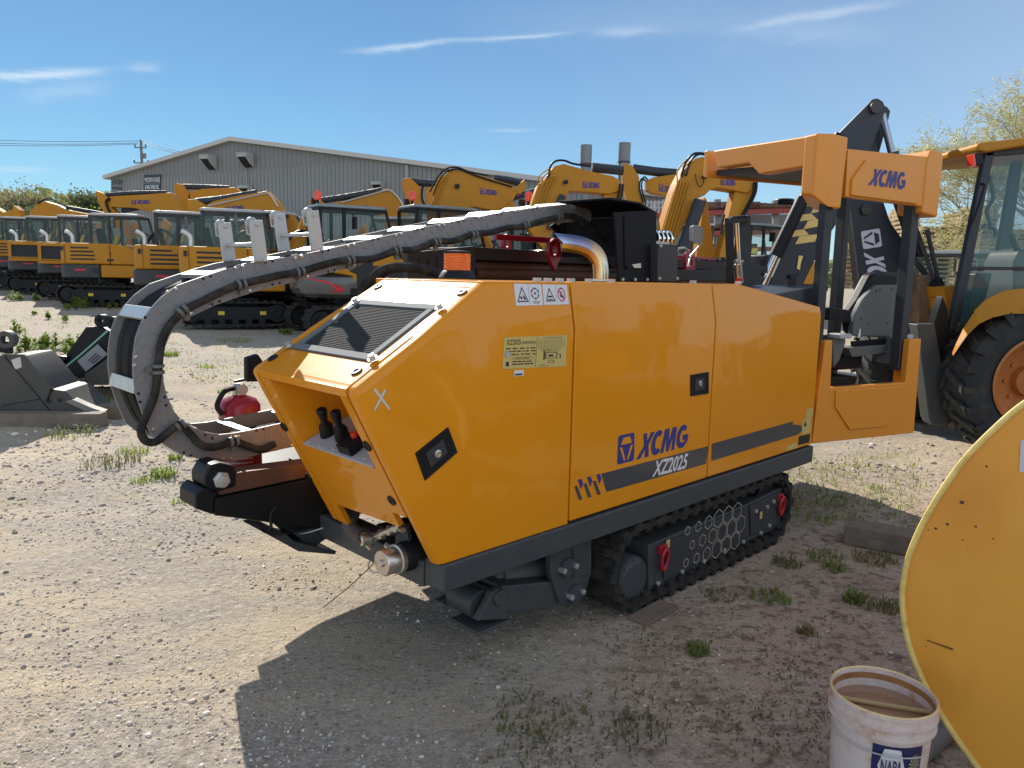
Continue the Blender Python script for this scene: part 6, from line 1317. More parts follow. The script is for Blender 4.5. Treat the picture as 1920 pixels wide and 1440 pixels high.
# wheel
wc = hit(1946, 752, (0, 6.55, 0), V((0, 1, 0))); wr = wc.z - gz(wc.x, 6.8) ; wr = max(.70, min(.82, wr)); wc.z = gz(wc.x, 6.8) + wr
wx = V((0, -1, 0))
for off, nm in ((0, 'near'), (1.75, 'far')):
    c = wc + V((0, off + .22, 0)); b = MB(); b.lathe([(wr * .56, -.20), (wr * .60, -.22), (wr * .78, -.24), (wr * .92, -.21), (wr * .96, -.12), (wr * .965, 0), (wr * .96, .12), (wr * .92, .21), (wr * .78, .24), (wr * .60, .22), (wr * .56, .20)], c, wx, 64)
    for k in range(22):
        for sd in (-1, 1):
            g0_ = 2 * pi * (k + (.5 if sd > 0 else 0)) / 22
            def wp(r, g, a): return c + V((r * cos(g), -a, r * sin(g)))
            pp = []
            for r in (wr * .95, wr * 1.015): pp += [wp(r, g0_, sd * .01), wp(r, g0_ + .085, sd * .01), wp(r * (1 if r < wr else .975), g0_ + .30, sd * .235), wp(r * (1 if r < wr else .975), g0_ + .20, sd * .235)]
            b.hexa(pp); 
            q = []
            for h_ in (.236, .252): q += [wp(wr * .965, g0_ + .20, sd * h_), wp(wr * .965, g0_ + .30, sd * h_), wp(wr * .82, g0_ + .29, sd * h_), wp(wr * .82, g0_ + .23, sd * h_)]
            b.hexa(q)
    wh = b.build('wheel', TYRE, BH, world=True, smooth=35)
    RIM = mat('rim_orange', (.50, .17, .035), .5, noise=(6, .6, (.34, .14, .05)))
    b = MB(); b.lathe([(wr * .60, .235), (wr * .57, .245), (wr * .53, .22), (wr * .50, .14), (wr * .44, .12), (wr * .40, .05), (wr * .20, .03), (wr * .18, .10), (.0005, .11)], c, wx, 48)
    for k in range(8): g = 2 * pi * k / 8; b.lathe([(.018, 0), (.018, .02), (.0005, .022)], c + V((wr * .28 * cos(g), -.04, wr * .28 * sin(g))), wx, 6)
    b.build('rim', RIM, wh, world=True)
b = MB(); b.prism([V((6.2, 6.7, .6)), V((9.2, 6.7, .6)), V((9.2, 6.7, 1.5)), V((8.9, 6.7, 1.7)), V((6.2, 6.7, 1.75))], (0, 1.5, 0)); b.build('engine_hood', PAINT_B, BH, .05, world=True)
b = MB(); b.bx(9.0, 10.6, 6.4, 8.8, .25, 1.2); b.build('front_bucket', DARK, BH, .05, world=True)
b = MB(); b.lathe([(.2, -.15), (.5, -.16), (.52, 0), (.5, .16), (.2, .15)], (8.6, 6.7, .52 + gz(8, 6)), (0, -1, 0), 32, cap=True); b.build('wheel', TYRE, BH, world=True)
# ================================================================== yellow steel disc at the right front
dn = V((-.58, -.81, 0)).normalized(); dp0 = hit(1800, 1150, (0, 2.25, 0), V((0, 1, 0)))
DH = lambda x, y, o=0.0: hit(x, y, dp0 + dn * o, dn)
cpx = [(2260, 690), (2160, 688), (2060, 700), (1985, 722), (1920, 757), (1862, 806), (1808, 862), (1763, 925), (1726, 990), (1703, 1048), (1693, 1100), (1694, 1150), (1704, 1205), (1722, 1255), (1748, 1310), (1788, 1375), (1833, 1437), (1900, 1520), (2000, 1600), (2120, 1640), (2260, 1650)]
ol = catmull([DH(x, y) for x, y in cpx], 6); ctr = DH(2230, 1160)
dm = bpy.data.materials.new('chipped_yellow'); dm.use_nodes = True; nt = dm.node_tree; bs = nt.nodes['Principled BSDF']; bs.inputs['Roughness'].default_value = .45; bs.inputs['Coat Weight'].default_value = .12
tcn = nt.nodes.new('ShaderNodeTexCoord'); vo = nt.nodes.new('ShaderNodeTexVoronoi'); vo.inputs['Scale'].default_value = 22; n1 = nt.nodes.new('ShaderNodeTexNoise'); n1.inputs['Scale'].default_value = 3.2; n1.inputs['Detail'].default_value = 4; n2 = nt.nodes.new('ShaderNodeTexNoise'); n2.inputs['Scale'].default_value = 45; n2.inputs['Detail'].default_value = 3
mpn = nt.nodes.new('ShaderNodeMapping'); mpn.inputs['Scale'].default_value = (1, 1, .55); mpn.inputs['Rotation'].default_value = (0, .5, 0)
nt.links.new(tcn.outputs['Object'], mpn.inputs[0])
for n in (vo, n1, n2): nt.links.new(tcn.outputs['Object'], n.inputs['Vector'])
nt.links.new(mpn.outputs[0], n1.inputs['Vector'])
def mth(op, a, c): 
    n = nt.nodes.new('ShaderNodeMath'); n.operation = op
    for i, q in enumerate((a, c)):
        if isinstance(q, (int, float)): n.inputs[i].default_value = q
        else: nt.links.new(q, n.inputs[i])
    return n.outputs[0]
d1_ = mth('ADD', vo.outputs['Distance'], mth('MULTIPLY', n2.outputs[0], .10)); thr = mth('MULTIPLY', mth('SUBTRACT', n1.outputs[0], .36), .62)
chip = mth('LESS_THAN', d1_, thr)
cmx = nt.nodes.new('ShaderNodeMix'); cmx.data_type = 'RGBA'; cmx.inputs['A'].default_value = (.80, .365, .042, 1); cmx.inputs['B'].default_value = (.70, .28, .028, 1); rmp = nt.nodes.new('ShaderNodeMapRange'); rmp.inputs['From Min'].default_value = .45; rmp.inputs['From Max'].default_value = .7; nt.links.new(n1.outputs[0], rmp.inputs[0]); nt.links.new(rmp.outputs[0], cmx.inputs['Factor'])
cm2 = nt.nodes.new('ShaderNodeMix'); cm2.data_type = 'RGBA'; cm2.inputs['B'].default_value = (.10, .03, .018, 1); bpd = nt.nodes.new('ShaderNodeBump'); bpd.inputs['Strength'].default_value = .35; bpd.inputs['Distance'].default_value = .03; nt.links.new(n1.outputs[0], bpd.inputs['Height']); nt.links.new(bpd.outputs[0], bs.inputs['Normal'])
nt.links.new(chip, cm2.inputs['Factor']); nt.links.new(cmx.outputs['Result'], cm2.inputs['A']); nt.links.new(cm2.outputs['Result'], bs.inputs['Base Color'])
dk = thing('steel_drum_end', 'large scuffed yellow steel disc with rust chips, cut off by the right edge', 'steel disc', V((ctr.x, ctr.y, 0)))
b = MB(); b.add(ol + [ctr] + [p - dn * .02 for p in ol] + [ctr - dn * .02], [(i, i + 1, len(ol)) for i in range(len(ol) - 1)] + [(len(ol) + 1 + i + 1, len(ol) + 1 + i, 2 * len(ol) + 1) for i in range(len(ol) - 1)]); b.build('face_plate', dm, dk, world=True, smooth=0)
b = MB()
for i in range(len(ol) - 1): b.hexa([ol[i] - dn * .06, ol[i + 1] - dn * .06, ol[i + 1] + dn * .003, ol[i] + dn * .003] + [q + (ctr - q).normalized() * .006 for q in (ol[i] - dn * .06, ol[i + 1] - dn * .06, ol[i + 1] + dn * .003, ol[i] + dn * .003)])
b.build('shell', mat('shell_yellow', (.62, .40, .10), .45, noise=(9, .4, (.5, .3, .07))), dk, world=True, smooth=30)
b = MB(); b.tube([p + dn * .004 for p in ol], .0095, 8); b.build('rim', mat('rim_yellow', (.80, .62, .20), .4, coat=.2, noise=(25, .7, (.45, .27, .06))), dk, world=True)  # rim lighter than the face, sunlit edge put into its colour
b = MB(); b.face([DH(x, y, .003) for x, y in ((1914, 826), (1990, 800), (1990, 890), (1911, 885))]); b.build('sticker', mat('dirty_white', (.60, .58, .60), .6), dk, world=True, smooth=0)
b = MB(); b.tube([DH(1737, 1200, .004), DH(1762, 1209, .004), DH(1787, 1218, .004)], [.0012, .002, .0022], 5); b.build('gouge', mat('rust_dark', (.07, .02, .012), .8), dk, world=True)
# ================================================================== pail of dirty water
pc = hit(1656, 1297, (0, 0, .375), V((0, 0, 1))); PR = (hit(1754, 1318, (0, 0, .375), V((0, 0, 1))) - hit(1559, 1306, (0, 0, .375), V((0, 0, 1)))).length / 2; k_ = PR / .15
pl_ = thing('pail', 'dirty white plastic pail of murky water with torn blue label at the lower right', 'pail', (pc.x, pc.y, 0))
PW = bpy.data.materials.new('stained_plastic'); PW.use_nodes = True; nt = PW.node_tree; bs = nt.nodes['Principled BSDF']; bs.inputs['Roughness'].default_value = .5; bs.inputs['Subsurface Weight'].default_value = .0
tcn = nt.nodes.new('ShaderNodeTexCoord'); n1 = nt.nodes.new('ShaderNodeTexNoise'); n1.inputs['Scale'].default_value = 14; n1.inputs['Detail'].default_value = 8; n1.inputs['Roughness'].default_value = .75; nt.links.new(tcn.outputs['Object'], n1.inputs[0])
rp2 = nt.nodes.new('ShaderNodeValToRGB'); e = rp2.color_ramp.elements; e[0].position = .22; e[0].color = (.16, .12, .10, 1); e[1].position = .74; e[1].color = (.66, .50, .42, 1)
for p_, c_ in ((.34, (.52, .29, .16, 1)), (.43, (.66, .50, .43, 1)), (.56, (.70, .61, .57, 1))): q = e.new(p_); q.color = c_
nt.links.new(n1.outputs[0], rp2.inputs[0]); nt.links.new(rp2.outputs[0], bs.inputs['Base Color'])
h = .375; R0 = PR
b = MB(); b.lathe([(R0 * .84, .0), (R0 * .90, h * .70), (R0 * .905, h * .79), (R0 * 1.0, h * .795), (R0 * 1.01, h * .815), (R0 * .94, h * .83), (R0 * .945, h * .875), (R0 * 1.01, h * .88), (R0 * 1.02, h * .90), (R0 * .95, h * .91), (R0 * .955, h * .97), (R0, h * .975), (R0, h), (R0 * .96, h), (R0 * .95, h * .95), (R0 * .88, h * .3)], (0, 0, 0), (0, 0, 1), 56); b.build('body', PW, pl_, smooth=35)
b = MB(); b.lathe([(R0 * .955, h + .0005), (R0 * .98, h + .005), (R0 * 1.005, h + .0005)], (0, 0, 0), (0, 0, 1), 56); b.build('rim', mat('rim_ochre', (.80, .60, .30), .5, noise=(30, .5, (.45, .24, .09))), pl_)
b = MB(); b.lathe([(R0 * .936, h * .915), (R0 * .944, h * .965)], (0, 0, 0), (0, 0, 1), 56); b.build('inner_stain', mat('amber_stain', (.42, .19, .06), .5, noise=(12, .9, (.20, .09, .04))), pl_)
b = MB(); b.lathe([(.0005, h * .85), (R0 * .94, h * .85)], (0, 0, 0), (0, 0, 1), 48); b.build('water', mat('murky_water', (.36, .20, .12), .05, spec=.8, bump=(9, .06, .01)), pl_)
b = MB(); b.tube([V((-R0 * .90, .05, h * .88)), V((-.02, .02, h * .87)), V((R0 * .88, -.03, h * .88))], .007, 8); b.build('stick', mat('rope_tan', (.50, .36, .16), .8), pl_)
b = MB(); b.tube([V((R0 * 1.03 * cos(a), R0 * 1.03 * sin(a), h * .70 + .0)) for a in frange(2.3, 5.2, 20)], .0022, 6); b.build('handle', GALV, pl_)
LB = MB(); 
def on(a, z, e=.0015): zz = z / h; r = R0 * (.84 + (.90 - .84) * min(zz / .70, 1)) + e; return V((r * cos(a), r * sin(a), z))
tocam = math.atan2(-pc.y, -pc.x)
a_l, a_r = tocam - .10, tocam + .95
def lab(a0, a1, z0, z1, mi, e):
    n = 28
    for i in range(n): x0, x1 = a0 + (a1 - a0) * i / n, a0 + (a1 - a0) * (i + 1) / n; LB.face([on(x0, z0, e), on(x1, z0, e), on(x1, z1, e), on(x0, z1, e)], mi)
lab(a_l, a_r, .08, .285, 0, .0050)
hc, hz = tocam + .28, .222
HX = [(hc + dx * .26, hz + dz * .055) for dx, dz in ((-1, 0), (-.6, 1), (.6, 1), (1, 0), (.6, -1), (-.6, -1))]
for i in range(6): LB.face([on(hc, hz, .0078), on(*HX[i], .0078), on(*HX[(i + 1) % 6], .0078)], 1)
vs, fs, _ = text2d('NAPA', .02, .0); LB.add([on(hc - .20 + .40 * x, hz - .024 + .048 * y, .0100) for x, y in vs], fs, 2)
for k in range(16):
    g0_, g1_ = 2 * pi * k / 16, 2 * pi * (k + .5) / 16; c_ = (tocam + .76, .225); LB.face([on(c_[0] + .13 * cos(g), c_[1] + .038 * sin(g), .0066) if j < 2 else on(c_[0], c_[1], .0066) for j, g in enumerate((g0_, g1_, 0))], 3)
LB.build('label', [mat('label_navy', (.022, .026, .10), .45), WHITE, mat('label_ink', (.03, .035, .12), .5), mat('label_tan', (.45, .36, .22), .5)], pl_, smooth=0, fix=False)
# ================================================================== digging buckets at the left
def dig_bucket(name_lab, plane_px, Y, az, outline, thick, m_, rings, ring_r, teeth, seam=None):
    f = vplane(plane_px, Y, az); g = gpt(plane_px, 800); t = thing('digging_bucket', name_lab, 'excavator bucket', V((f(plane_px, 760).x, f(plane_px, 760).y, gz(f(plane_px, 760).x, Y))))
    plate(f, outline, .04, 'side_plate', m_, t, .006); plate(f, outline, .04, 'side_plate', m_, t, .006, thick)
    plate(f, [(x + (sum(p[0] for p in outline) / len(outline) - x) * .04, y + (sum(p[1] for p in outline) / len(outline) - y) * .04) for x, y in outline], thick - .042, 'shell', m_, t, .01, .041)
    for (x, y) in rings:
        for off in (.06, thick - .14):
            b = MB(); c = f(x, y, off); b.lathe([(ring_r * .48, 0), (ring_r, 0), (ring_r, .09), (ring_r * .48, .09), (ring_r * .48, 0)], c, f.n, 24); b.build('hinge_lug', m_, t, world=True)
    for P, off in teeth: plate(f, P, .12, 'tooth', mat('worn_tooth', (.20, .19, .17), .45, metal=.4, noise=(12, .5, (.32, .30, .27))), t, .006, off)
    return t, f
GB = mat('grey_bucket', (.070, .066, .060), .55, spec=.3, noise=(4, .6, (.10, .09, .078)))
t, f = dig_bucket('dark grey digging bucket on timber at the left edge, with a pale square sticker', 60, 7.3, .10, [(-60, 690), (-20, 672), (8, 665), (42, 664), (49, 669), (95, 725), (97, 730), (122, 733), (142, 752), (168, 772), (130, 776), (97, 782), (0, 796), (-60, 800)], .62, GB, [(9, 637)], .085, [([(121, 753), (136, 749), (170, 764), (194, 772), (190, 776), (168, 776)], -.02), ([(121, 751), (136, 747), (170, 762), (194, 770), (190, 774), (168, 774)], .24), ([(121, 749), (136, 745), (170, 760), (194, 768), (190, 772), (168, 772)], .5)])
plate(f, [(-6, 660), (2, 640), (18, 640), (20, 664)], .06, 'hinge_plate', BLACK, t, .006, .08)
b = MB(); b.face([f(x, y, -.004) for x, y in ((21, 675), (38, 669), (41, 688), (28, 694))]); b.build('sticker', mat('sticker_pale', (.55, .53, .47), .6), t, world=True, smooth=0)
b = MB()
for (x0, y0, x1, y1) in ((8, 668, 74, 746), (74, 746, 100, 778), (4, 760, 74, 748)):
    P, Q = f(x0, y0, -.003), f(x1, y1, -.003); b.bar(P, Q, .006, .014, f.n)
for (x, y) in ((97, 731), (92, 752), (112, 750)): b.lathe([(.022, 0), (.022, .004), (.0005, .005)], f(x, y, -.002), -f.n, 10)
b.bar(f(96, 730, -.004), f(88, 752, -.004), .01, .03, f.n); b.build('seam', INK, t, world=True)
pgp = vplane(60, 7.2, .10); 
b = MB(); P0, P1 = pgp(-60, 806), pgp(195, 780); P0.z = P1.z = gz(P1.x, 7.3) + .07; b.bar(P0, P1, .16, .14); tag(b.build('timber_beam', WOOD, None, .004), 'weathered front timber beam under the dark grey bucket at the left edge', 'timber')
b = MB(); b.bar(P0 + V((0, .45, 0)), P1 + V((-.05, .45, 0)), .16, .14); tag(b.build('timber_beam', WOOD, None, .004), 'weathered rear timber beam under the dark grey bucket, mostly hidden', 'timber')
t, f = dig_bucket('black digging bucket with paper tag and four worn teeth, strapped down behind the grey one', 160, 8.6, -.1, [(99, 701), (124, 665), (161, 613), (183, 612), (213, 626), (232, 660), (232, 718), (167, 718), (121, 706)], .8, BLACK, [(188, 602), (210, 606)], .075,
    [([(82 + k * 20, 709 + k * 6), (102 + k * 21, 703 + k * 4), (121 + k * 14, 707 + k * 3), (100 + k * 21, 718 + k * 5)], -.2 - .02 * k) for k in range(4)])
plate(f, [(88, 684), (111, 667), (124, 669), (110, 689)], .3, 'wear_plate', BLACK, t, .004, -.06)
plate(f, [(158, 702), (187, 683), (206, 668), (232, 672), (232, 722), (165, 722)], .04, 'corner_plate', GB, t, .006, -.25)
b = MB(); b.face([f(x, y, -.02) for x, y in ((145, 677), (183, 645), (202, 664), (161, 697))]); b.build('paper_tag', mat('paper_grey', (.26, .27, .29), .7), t, world=True, smooth=0)
b = MB(); 
for k in range(3):
    L0, L1 = (165 + k * 4, 684 + k * 3 - 8), (183 + k * 4 - 2, 668 + k * 3 - 6); b.bar(f(*L0, -.026), f(*L1, -.026), .004, .012, f.n)
b.build('tag_print', INK, t, world=True)
b = MB(); b.tube([f(203, 619, -.05), f(150, 666, -.3), f(88, 716, -.34)], .010, 6); b.tube([f(136, 740, -.6), f(160, 757, -.65)], .008, 6)
tag(b.build('tie_strap', mat('strap_green', (.20, .42, .30), .6)), 'pale green tie-down strap over the black digging bucket', 'strap')
b = MB(); q0, q1 = gpt(120, 745), gpt(235, 745); q0.z = q1.z = gz(q1.x, q1.y) + .06; b.bar(q0, q1, .14, .12); tag(b.build('timber_beam', WOOD, None, .004), 'timber beam under the black bucket beside the chain loop', 'timber')
# timber on the ground right, plank under the track, paper scrap
b = MB(); p, q = gpt(1585, 1012), gpt(1712, 1036); b.bar(p + V((0, 0, .06)), q + V((0, 0, .06)), .18, .12); tag(b.build('timber_beam', WOOD, None, .006), 'grey weathered timber beam on the ground left of the yellow disc', 'timber')
b = MB(); p, q = gpt(1195, 1168), gpt(1255, 1135); b.bar(p + V((0, 0, .008)), q + V((0, 0, .008)), .11, .016); tag(b.build('plank', mat('dirty_board', (.20, .145, .105), .9, noise=(6, .8, (.12, .09, .07))), None, .003), 'thin board wedged under the front of the rubber track', 'plank')
b = MB(); b.hexa([gpt(x, y) + V((0, 0, z)) for x, y, z in ((1802, 1405, .03), (1815, 1390, .06), (1832, 1420, .03), (1840, 1432, .012), (1803, 1404, .034), (1815, 1388, .066), (1833, 1419, .036), (1842, 1431, .016))]); tag(b.build('paper_scrap', WHITE), 'crumpled white scrap lying between pail and yellow disc', 'litter')
for (A_, B_, r_, lab) in ((gpt(1790, 1372), gpt(1700, 1448), .035, 'thicker dull grey bar pointing down-left behind the pail'), (gpt(1905, 1420), gpt(1800, 1376), .03, 'thinner dull grey bar lying under the yellow disc edge')):
    b = MB(); b.tube([A_ + V((0, 0, .03)), B_ + V((0, 0, .03))], r_, 10); tag(b.build('round_bar', mat('bar_grey', (.16, .15, .14), .6, noise=(8, .6, (.09, .08, .07)))), lab, 'bar')
# ================================================================== ground
from mathutils import noise as mnoise
def gnoise(x, y):
    r = hypot(x, y)
    if r > 40: return 0.0
    k = 1.0 if r < 14 else (40 - r) / 26
    q = _O + RU * .5 + RV * .7; d = hypot(x - q.x, y - q.y); flat = min(1, max(.15, (d - 1.4) / 1.5))
    return k * flat * (.030 * mnoise.noise((x * .7, y * .7, 1.3)) + .014 * mnoise.noise((x * 2.3, y * 2.3, 5)) + .006 * mnoise.noise((x * 7, y * 7, 9)))
def gtop(x, y): return gz(x, y) + gnoise(x, y)
rad = [0.0, .5, 1.0]; r = 1.25
while r < 45: rad.append(r); r *= 1.0165
while r < 2500: rad.append(r); r *= 1.25
ang = [radians(a) for a in frange(-44, 44, 330)] + [radians(a) for a in frange(48, 312, 50)]
vs = []; fs = []; na = len(ang)
for r in rad:
    for a in ang: x, y = r * sin(a), r * cos(a); vs.append((x, y, gz(x, y) + gnoise(x, y)))
for i in range(len(rad) - 1):
    for j in range(na): k = (j + 1) % na; fs.append((i * na + j, i * na + k, (i + 1) * na + k, (i + 1) * na + j) if i else (j, na + k, na + j) if False else (i * na + j, i * na + k, (i + 1) * na + k, (i + 1) * na + j))
me = bpy.data.meshes.new('ground'); me.from_pydata(vs, [], fs[na:] + [tuple(range(na, 2 * na))]); me.polygons.foreach_set('use_smooth', [True] * len(me.polygons))
grd = bpy.data.objects.new('ground', me); COL.objects.link(grd); grd['kind'] = 'structure'
gm = bpy.data.materials.new('gravel_sand'); gm.use_nodes = True; nt = gm.node_tree; bs = nt.nodes['Principled BSDF']; bs.inputs['Roughness'].default_value = .92; bs.inputs['Specular IOR Level'].default_value = .25
tcn = nt.nodes.new('ShaderNodeTexCoord')
def tnoise(sc_, det, rg=.6, vec=None):
    n = nt.nodes.new('ShaderNodeTexNoise'); n.inputs['Scale'].default_value = sc_; n.inputs['Detail'].default_value = det; n.inputs['Roughness'].default_value = rg; nt.links.new(vec or tcn.outputs['Object'], n.inputs['Vector']); return n.outputs[0]
def ramp(fac, *st):
    n = nt.nodes.new('ShaderNodeValToRGB'); e = n.color_ramp.elements; e[0].position, e[0].color = st[0][0], (*st[0][1], 1); e[1].position, e[1].color = st[-1][0], (*st[-1][1], 1)
    for p_, c_ in st[1:-1]: q = e.new(p_); q.color = (*c_, 1)
    nt.links.new(fac, n.inputs[0]); return n.outputs[0]
def mixc(fac, a, b_, bt='MIX'):
    n = nt.nodes.new('ShaderNodeMix'); n.data_type = 'RGBA'; n.blend_type = bt
    for s_, v in (('Factor', fac), ('A', a), ('B', b_)):
        if isinstance(v, tuple): n.inputs[s_].default_value = (*v, 1)
        elif isinstance(v, (int, float)): n.inputs[s_].default_value = v
        else: nt.links.new(v, n.inputs[s_])
    return n.outputs['Result']
g3 = lambda v: (v, v, v)
sand = ramp(tnoise(1.1, 6), (.30, (.44, .345, .235)), (.52, (.56, .46, .33)), (.72, (.48, .41, .315)))
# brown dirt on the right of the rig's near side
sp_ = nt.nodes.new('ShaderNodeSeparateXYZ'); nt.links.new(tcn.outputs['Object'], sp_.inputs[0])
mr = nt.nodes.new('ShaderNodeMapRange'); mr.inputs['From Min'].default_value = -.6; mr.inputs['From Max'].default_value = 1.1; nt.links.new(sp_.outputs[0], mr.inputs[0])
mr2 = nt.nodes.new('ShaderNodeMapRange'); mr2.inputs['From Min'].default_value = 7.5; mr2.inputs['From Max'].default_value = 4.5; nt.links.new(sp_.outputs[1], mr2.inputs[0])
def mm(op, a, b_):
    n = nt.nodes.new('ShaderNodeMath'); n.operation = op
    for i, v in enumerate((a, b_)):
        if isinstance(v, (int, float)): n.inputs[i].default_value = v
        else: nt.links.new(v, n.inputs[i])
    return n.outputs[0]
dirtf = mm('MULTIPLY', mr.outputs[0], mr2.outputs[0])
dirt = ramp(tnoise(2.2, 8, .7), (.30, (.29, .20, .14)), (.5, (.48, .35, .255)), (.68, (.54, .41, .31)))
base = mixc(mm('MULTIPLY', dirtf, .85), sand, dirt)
gravel = ramp(tnoise(28, 4, .7), (.32, (.13, .12, .11)), (.46, (.26, .24, .215)), (.60, (.40, .365, .32)), (.72, (.60, .56, .50)))
mpl = nt.nodes.new('ShaderNodeMapping'); mpl.inputs['Rotation'].default_value = (0, 0, radians(-28)); mpl.inputs['Scale'].default_value = (.28, 1.5, 1); nt.links.new(tcn.outputs['Object'], mpl.inputs[0])
lane = tnoise(1.0, 4, .55, mpl.outputs[0])
gf = ramp(mm('ADD', mm('MULTIPLY', tnoise(.55, 5, .6), .45), mm('MULTIPLY', lane, .55)), (.45, g3(0)), (.56, g3(1)))
far_ = nt.nodes.new('ShaderNodeMapRange'); far_.inputs['From Min'].default_value = 5.5; far_.inputs['From Max'].default_value = 13; nt.links.new(sp_.outputs[1], far_.inputs[0])
gfm = mm('MULTIPLY', mm('MAXIMUM', gf, mm('MULTIPLY', far_.outputs[0], .75)), mm('SUBTRACT', 1.0, mm('MULTIPLY', dirtf, .8)))
base = mixc(mm('MULTIPLY', gfm, .62), base, gravel)
vo = nt.nodes.new('ShaderNodeTexVoronoi'); vo.inputs['Scale'].default_value = 42; nt.links.new(tcn.outputs['Object'], vo.inputs['Vector'])
sepc = nt.nodes.new('ShaderNodeSeparateColor'); nt.links.new(vo.outputs['Color'], sepc.inputs[0])
peb = ramp(sepc.outputs[0], (.0, (.12, .115, .11)), (.5, (.34, .31, .27)), (1, (.68, .64, .58)))
pf = mm('MULTIPLY', mm('LESS_THAN', vo.outputs['Distance'], .36), mm('GREATER_THAN', sepc.outputs[1], .62))
base = mixc(mm('MULTIPLY', pf, .7), base, peb)
base = mixc(.55, base, ramp(tnoise(95, 3, .8), (.32, g3(.35)), (.55, g3(1.0)), (.75, g3(1.25))), 'MULTIPLY')
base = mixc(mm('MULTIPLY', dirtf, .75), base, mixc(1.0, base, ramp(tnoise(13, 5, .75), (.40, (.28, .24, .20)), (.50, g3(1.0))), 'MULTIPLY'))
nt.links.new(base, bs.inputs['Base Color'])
bp = nt.nodes.new('ShaderNodeBump'); bp.inputs['Strength'].default_value = .9; bp.inputs['Distance'].default_value = .02
hh = mm('ADD', mm('ADD', mm('MULTIPLY', tnoise(60, 5, .7), .55), mm('MULTIPLY', pf, .35)), mm('MULTIPLY', tnoise(11, 5, .65), 1.3)); nt.links.new(hh, bp.inputs['Height']); nt.links.new(bp.outputs[0], bs.inputs['Normal'])
me.materials.append(gm)
# loose stones: one mesh, nobody could count them
rng = np.random.default_rng(7)
ico = np.array([(0, 0, 1), (.894, 0, .447), (.276, .851, .447), (-.724, .526, .447), (-.724, -.526, .447), (.276, -.851, .447), (.724, .526, -.447), (-.276, .851, -.447), (-.894, 0, -.447), (-.276, -.851, -.447), (.724, -.526, -.447), (0, 0, -1)])
icf = np.array([(0, 1, 2), (0, 2, 3), (0, 3, 4), (0, 4, 5), (0, 5, 1), (1, 6, 2), (2, 7, 3), (3, 8, 4), (4, 9, 5), (5, 10, 1), (6, 7, 2), (7, 8, 3), (8, 9, 4), (9, 10, 5), (10, 6, 1), (11, 7, 6), (11, 8, 7), (11, 9, 8), (11, 10, 9), (11, 6, 10)])
pts = []
while len(pts) < 20000:
    r_ = 1.9 * (15.0 / 1.9) ** rng.random(); a = radians(rng.uniform(-38, 37)); x, y = r_ * sin(a), r_ * cos(a)
    xl, yl = (x * .883 - y * .469) * .28, (x * .469 + y * .883) * 1.5; d = 1.2 * mnoise.noise((xl, yl, 3.1)) + .5 * mnoise.noise((x * 2.2, y * 2.2, 8)); left = 1.0 if x < -.2 else max(.12, 1 - (x + .2) * .8) if y < 5.2 else .9
    if rng.random() < left * min(1, max(.04, .38 + d * 2.0)): pts.append((x, y, r_))
P = np.array(pts); n = len(P)
sz = np.clip(rng.lognormal(math.log(.0040), .50, n), .002, .015) * np.clip(P[:, 2] / 4.0, .8, 2.2)
vsn = ico[None] * (1 + rng.uniform(-.28, .28, (n, 12, 1))); vsn = vsn * sz[:, None, None] * np.stack([rng.uniform(.8, 1.5, n), rng.uniform(.7, 1.1, n), rng.uniform(.45, .8, n)], 1)[:, None, :]
an = rng.uniform(0, 2 * pi, n); c_, s_ = np.cos(an), np.sin(an); X = vsn[:, :, 0] * c_[:, None] - vsn[:, :, 1] * s_[:, None]; Y = vsn[:, :, 0] * s_[:, None] + vsn[:, :, 1] * c_[:, None]
Z = np.array([gtop(x, y) for x, y, _ in pts]); vsn = np.stack([X + P[:, 0:1], Y + P[:, 1:2], vsn[:, :, 2] + (Z + sz * .18)[:, None]], 2).reshape(-1, 3)
fsn = (icf[None] + (np.arange(n) * 12)[:, None, None]).reshape(-1, 3)
me = bpy.data.meshes.new('gravel'); me.vertices.add(len(vsn)); me.vertices.foreach_set('co', vsn.ravel().astype(np.float32)); me.loops.add(len(fsn) * 3); me.loops.foreach_set('vertex_index', fsn.ravel().astype(np.int32)); me.polygons.add(len(fsn)); me.polygons.foreach_set('loop_start', (np.arange(len(fsn)) * 3).astype(np.int32)); me.update(); me.validate()
st = bpy.data.materials.new('stone'); st.use_nodes = True; nt = st.node_tree; bs = nt.nodes['Principled BSDF']; bs.inputs['Roughness'].default_value = .85
ge = nt.nodes.new('ShaderNodeNewGeometry'); rc_ = ramp(ge.outputs['Random Per Island'], (0, (.18, .165, .15)), (.2, (.34, .30, .26)), (.5, (.50, .43, .36)), (.8, (.62, .54, .45)), (1, (.74, .69, .62))); nt.links.new(rc_, bs.inputs['Base Color'])
me.materials.append(st); go = bpy.data.objects.new('gravel', me); COL.objects.link(go); go['kind'] = 'stuff'; tag(go, 'loose pale gravel stones scattered over the sandy yard', 'gravel')
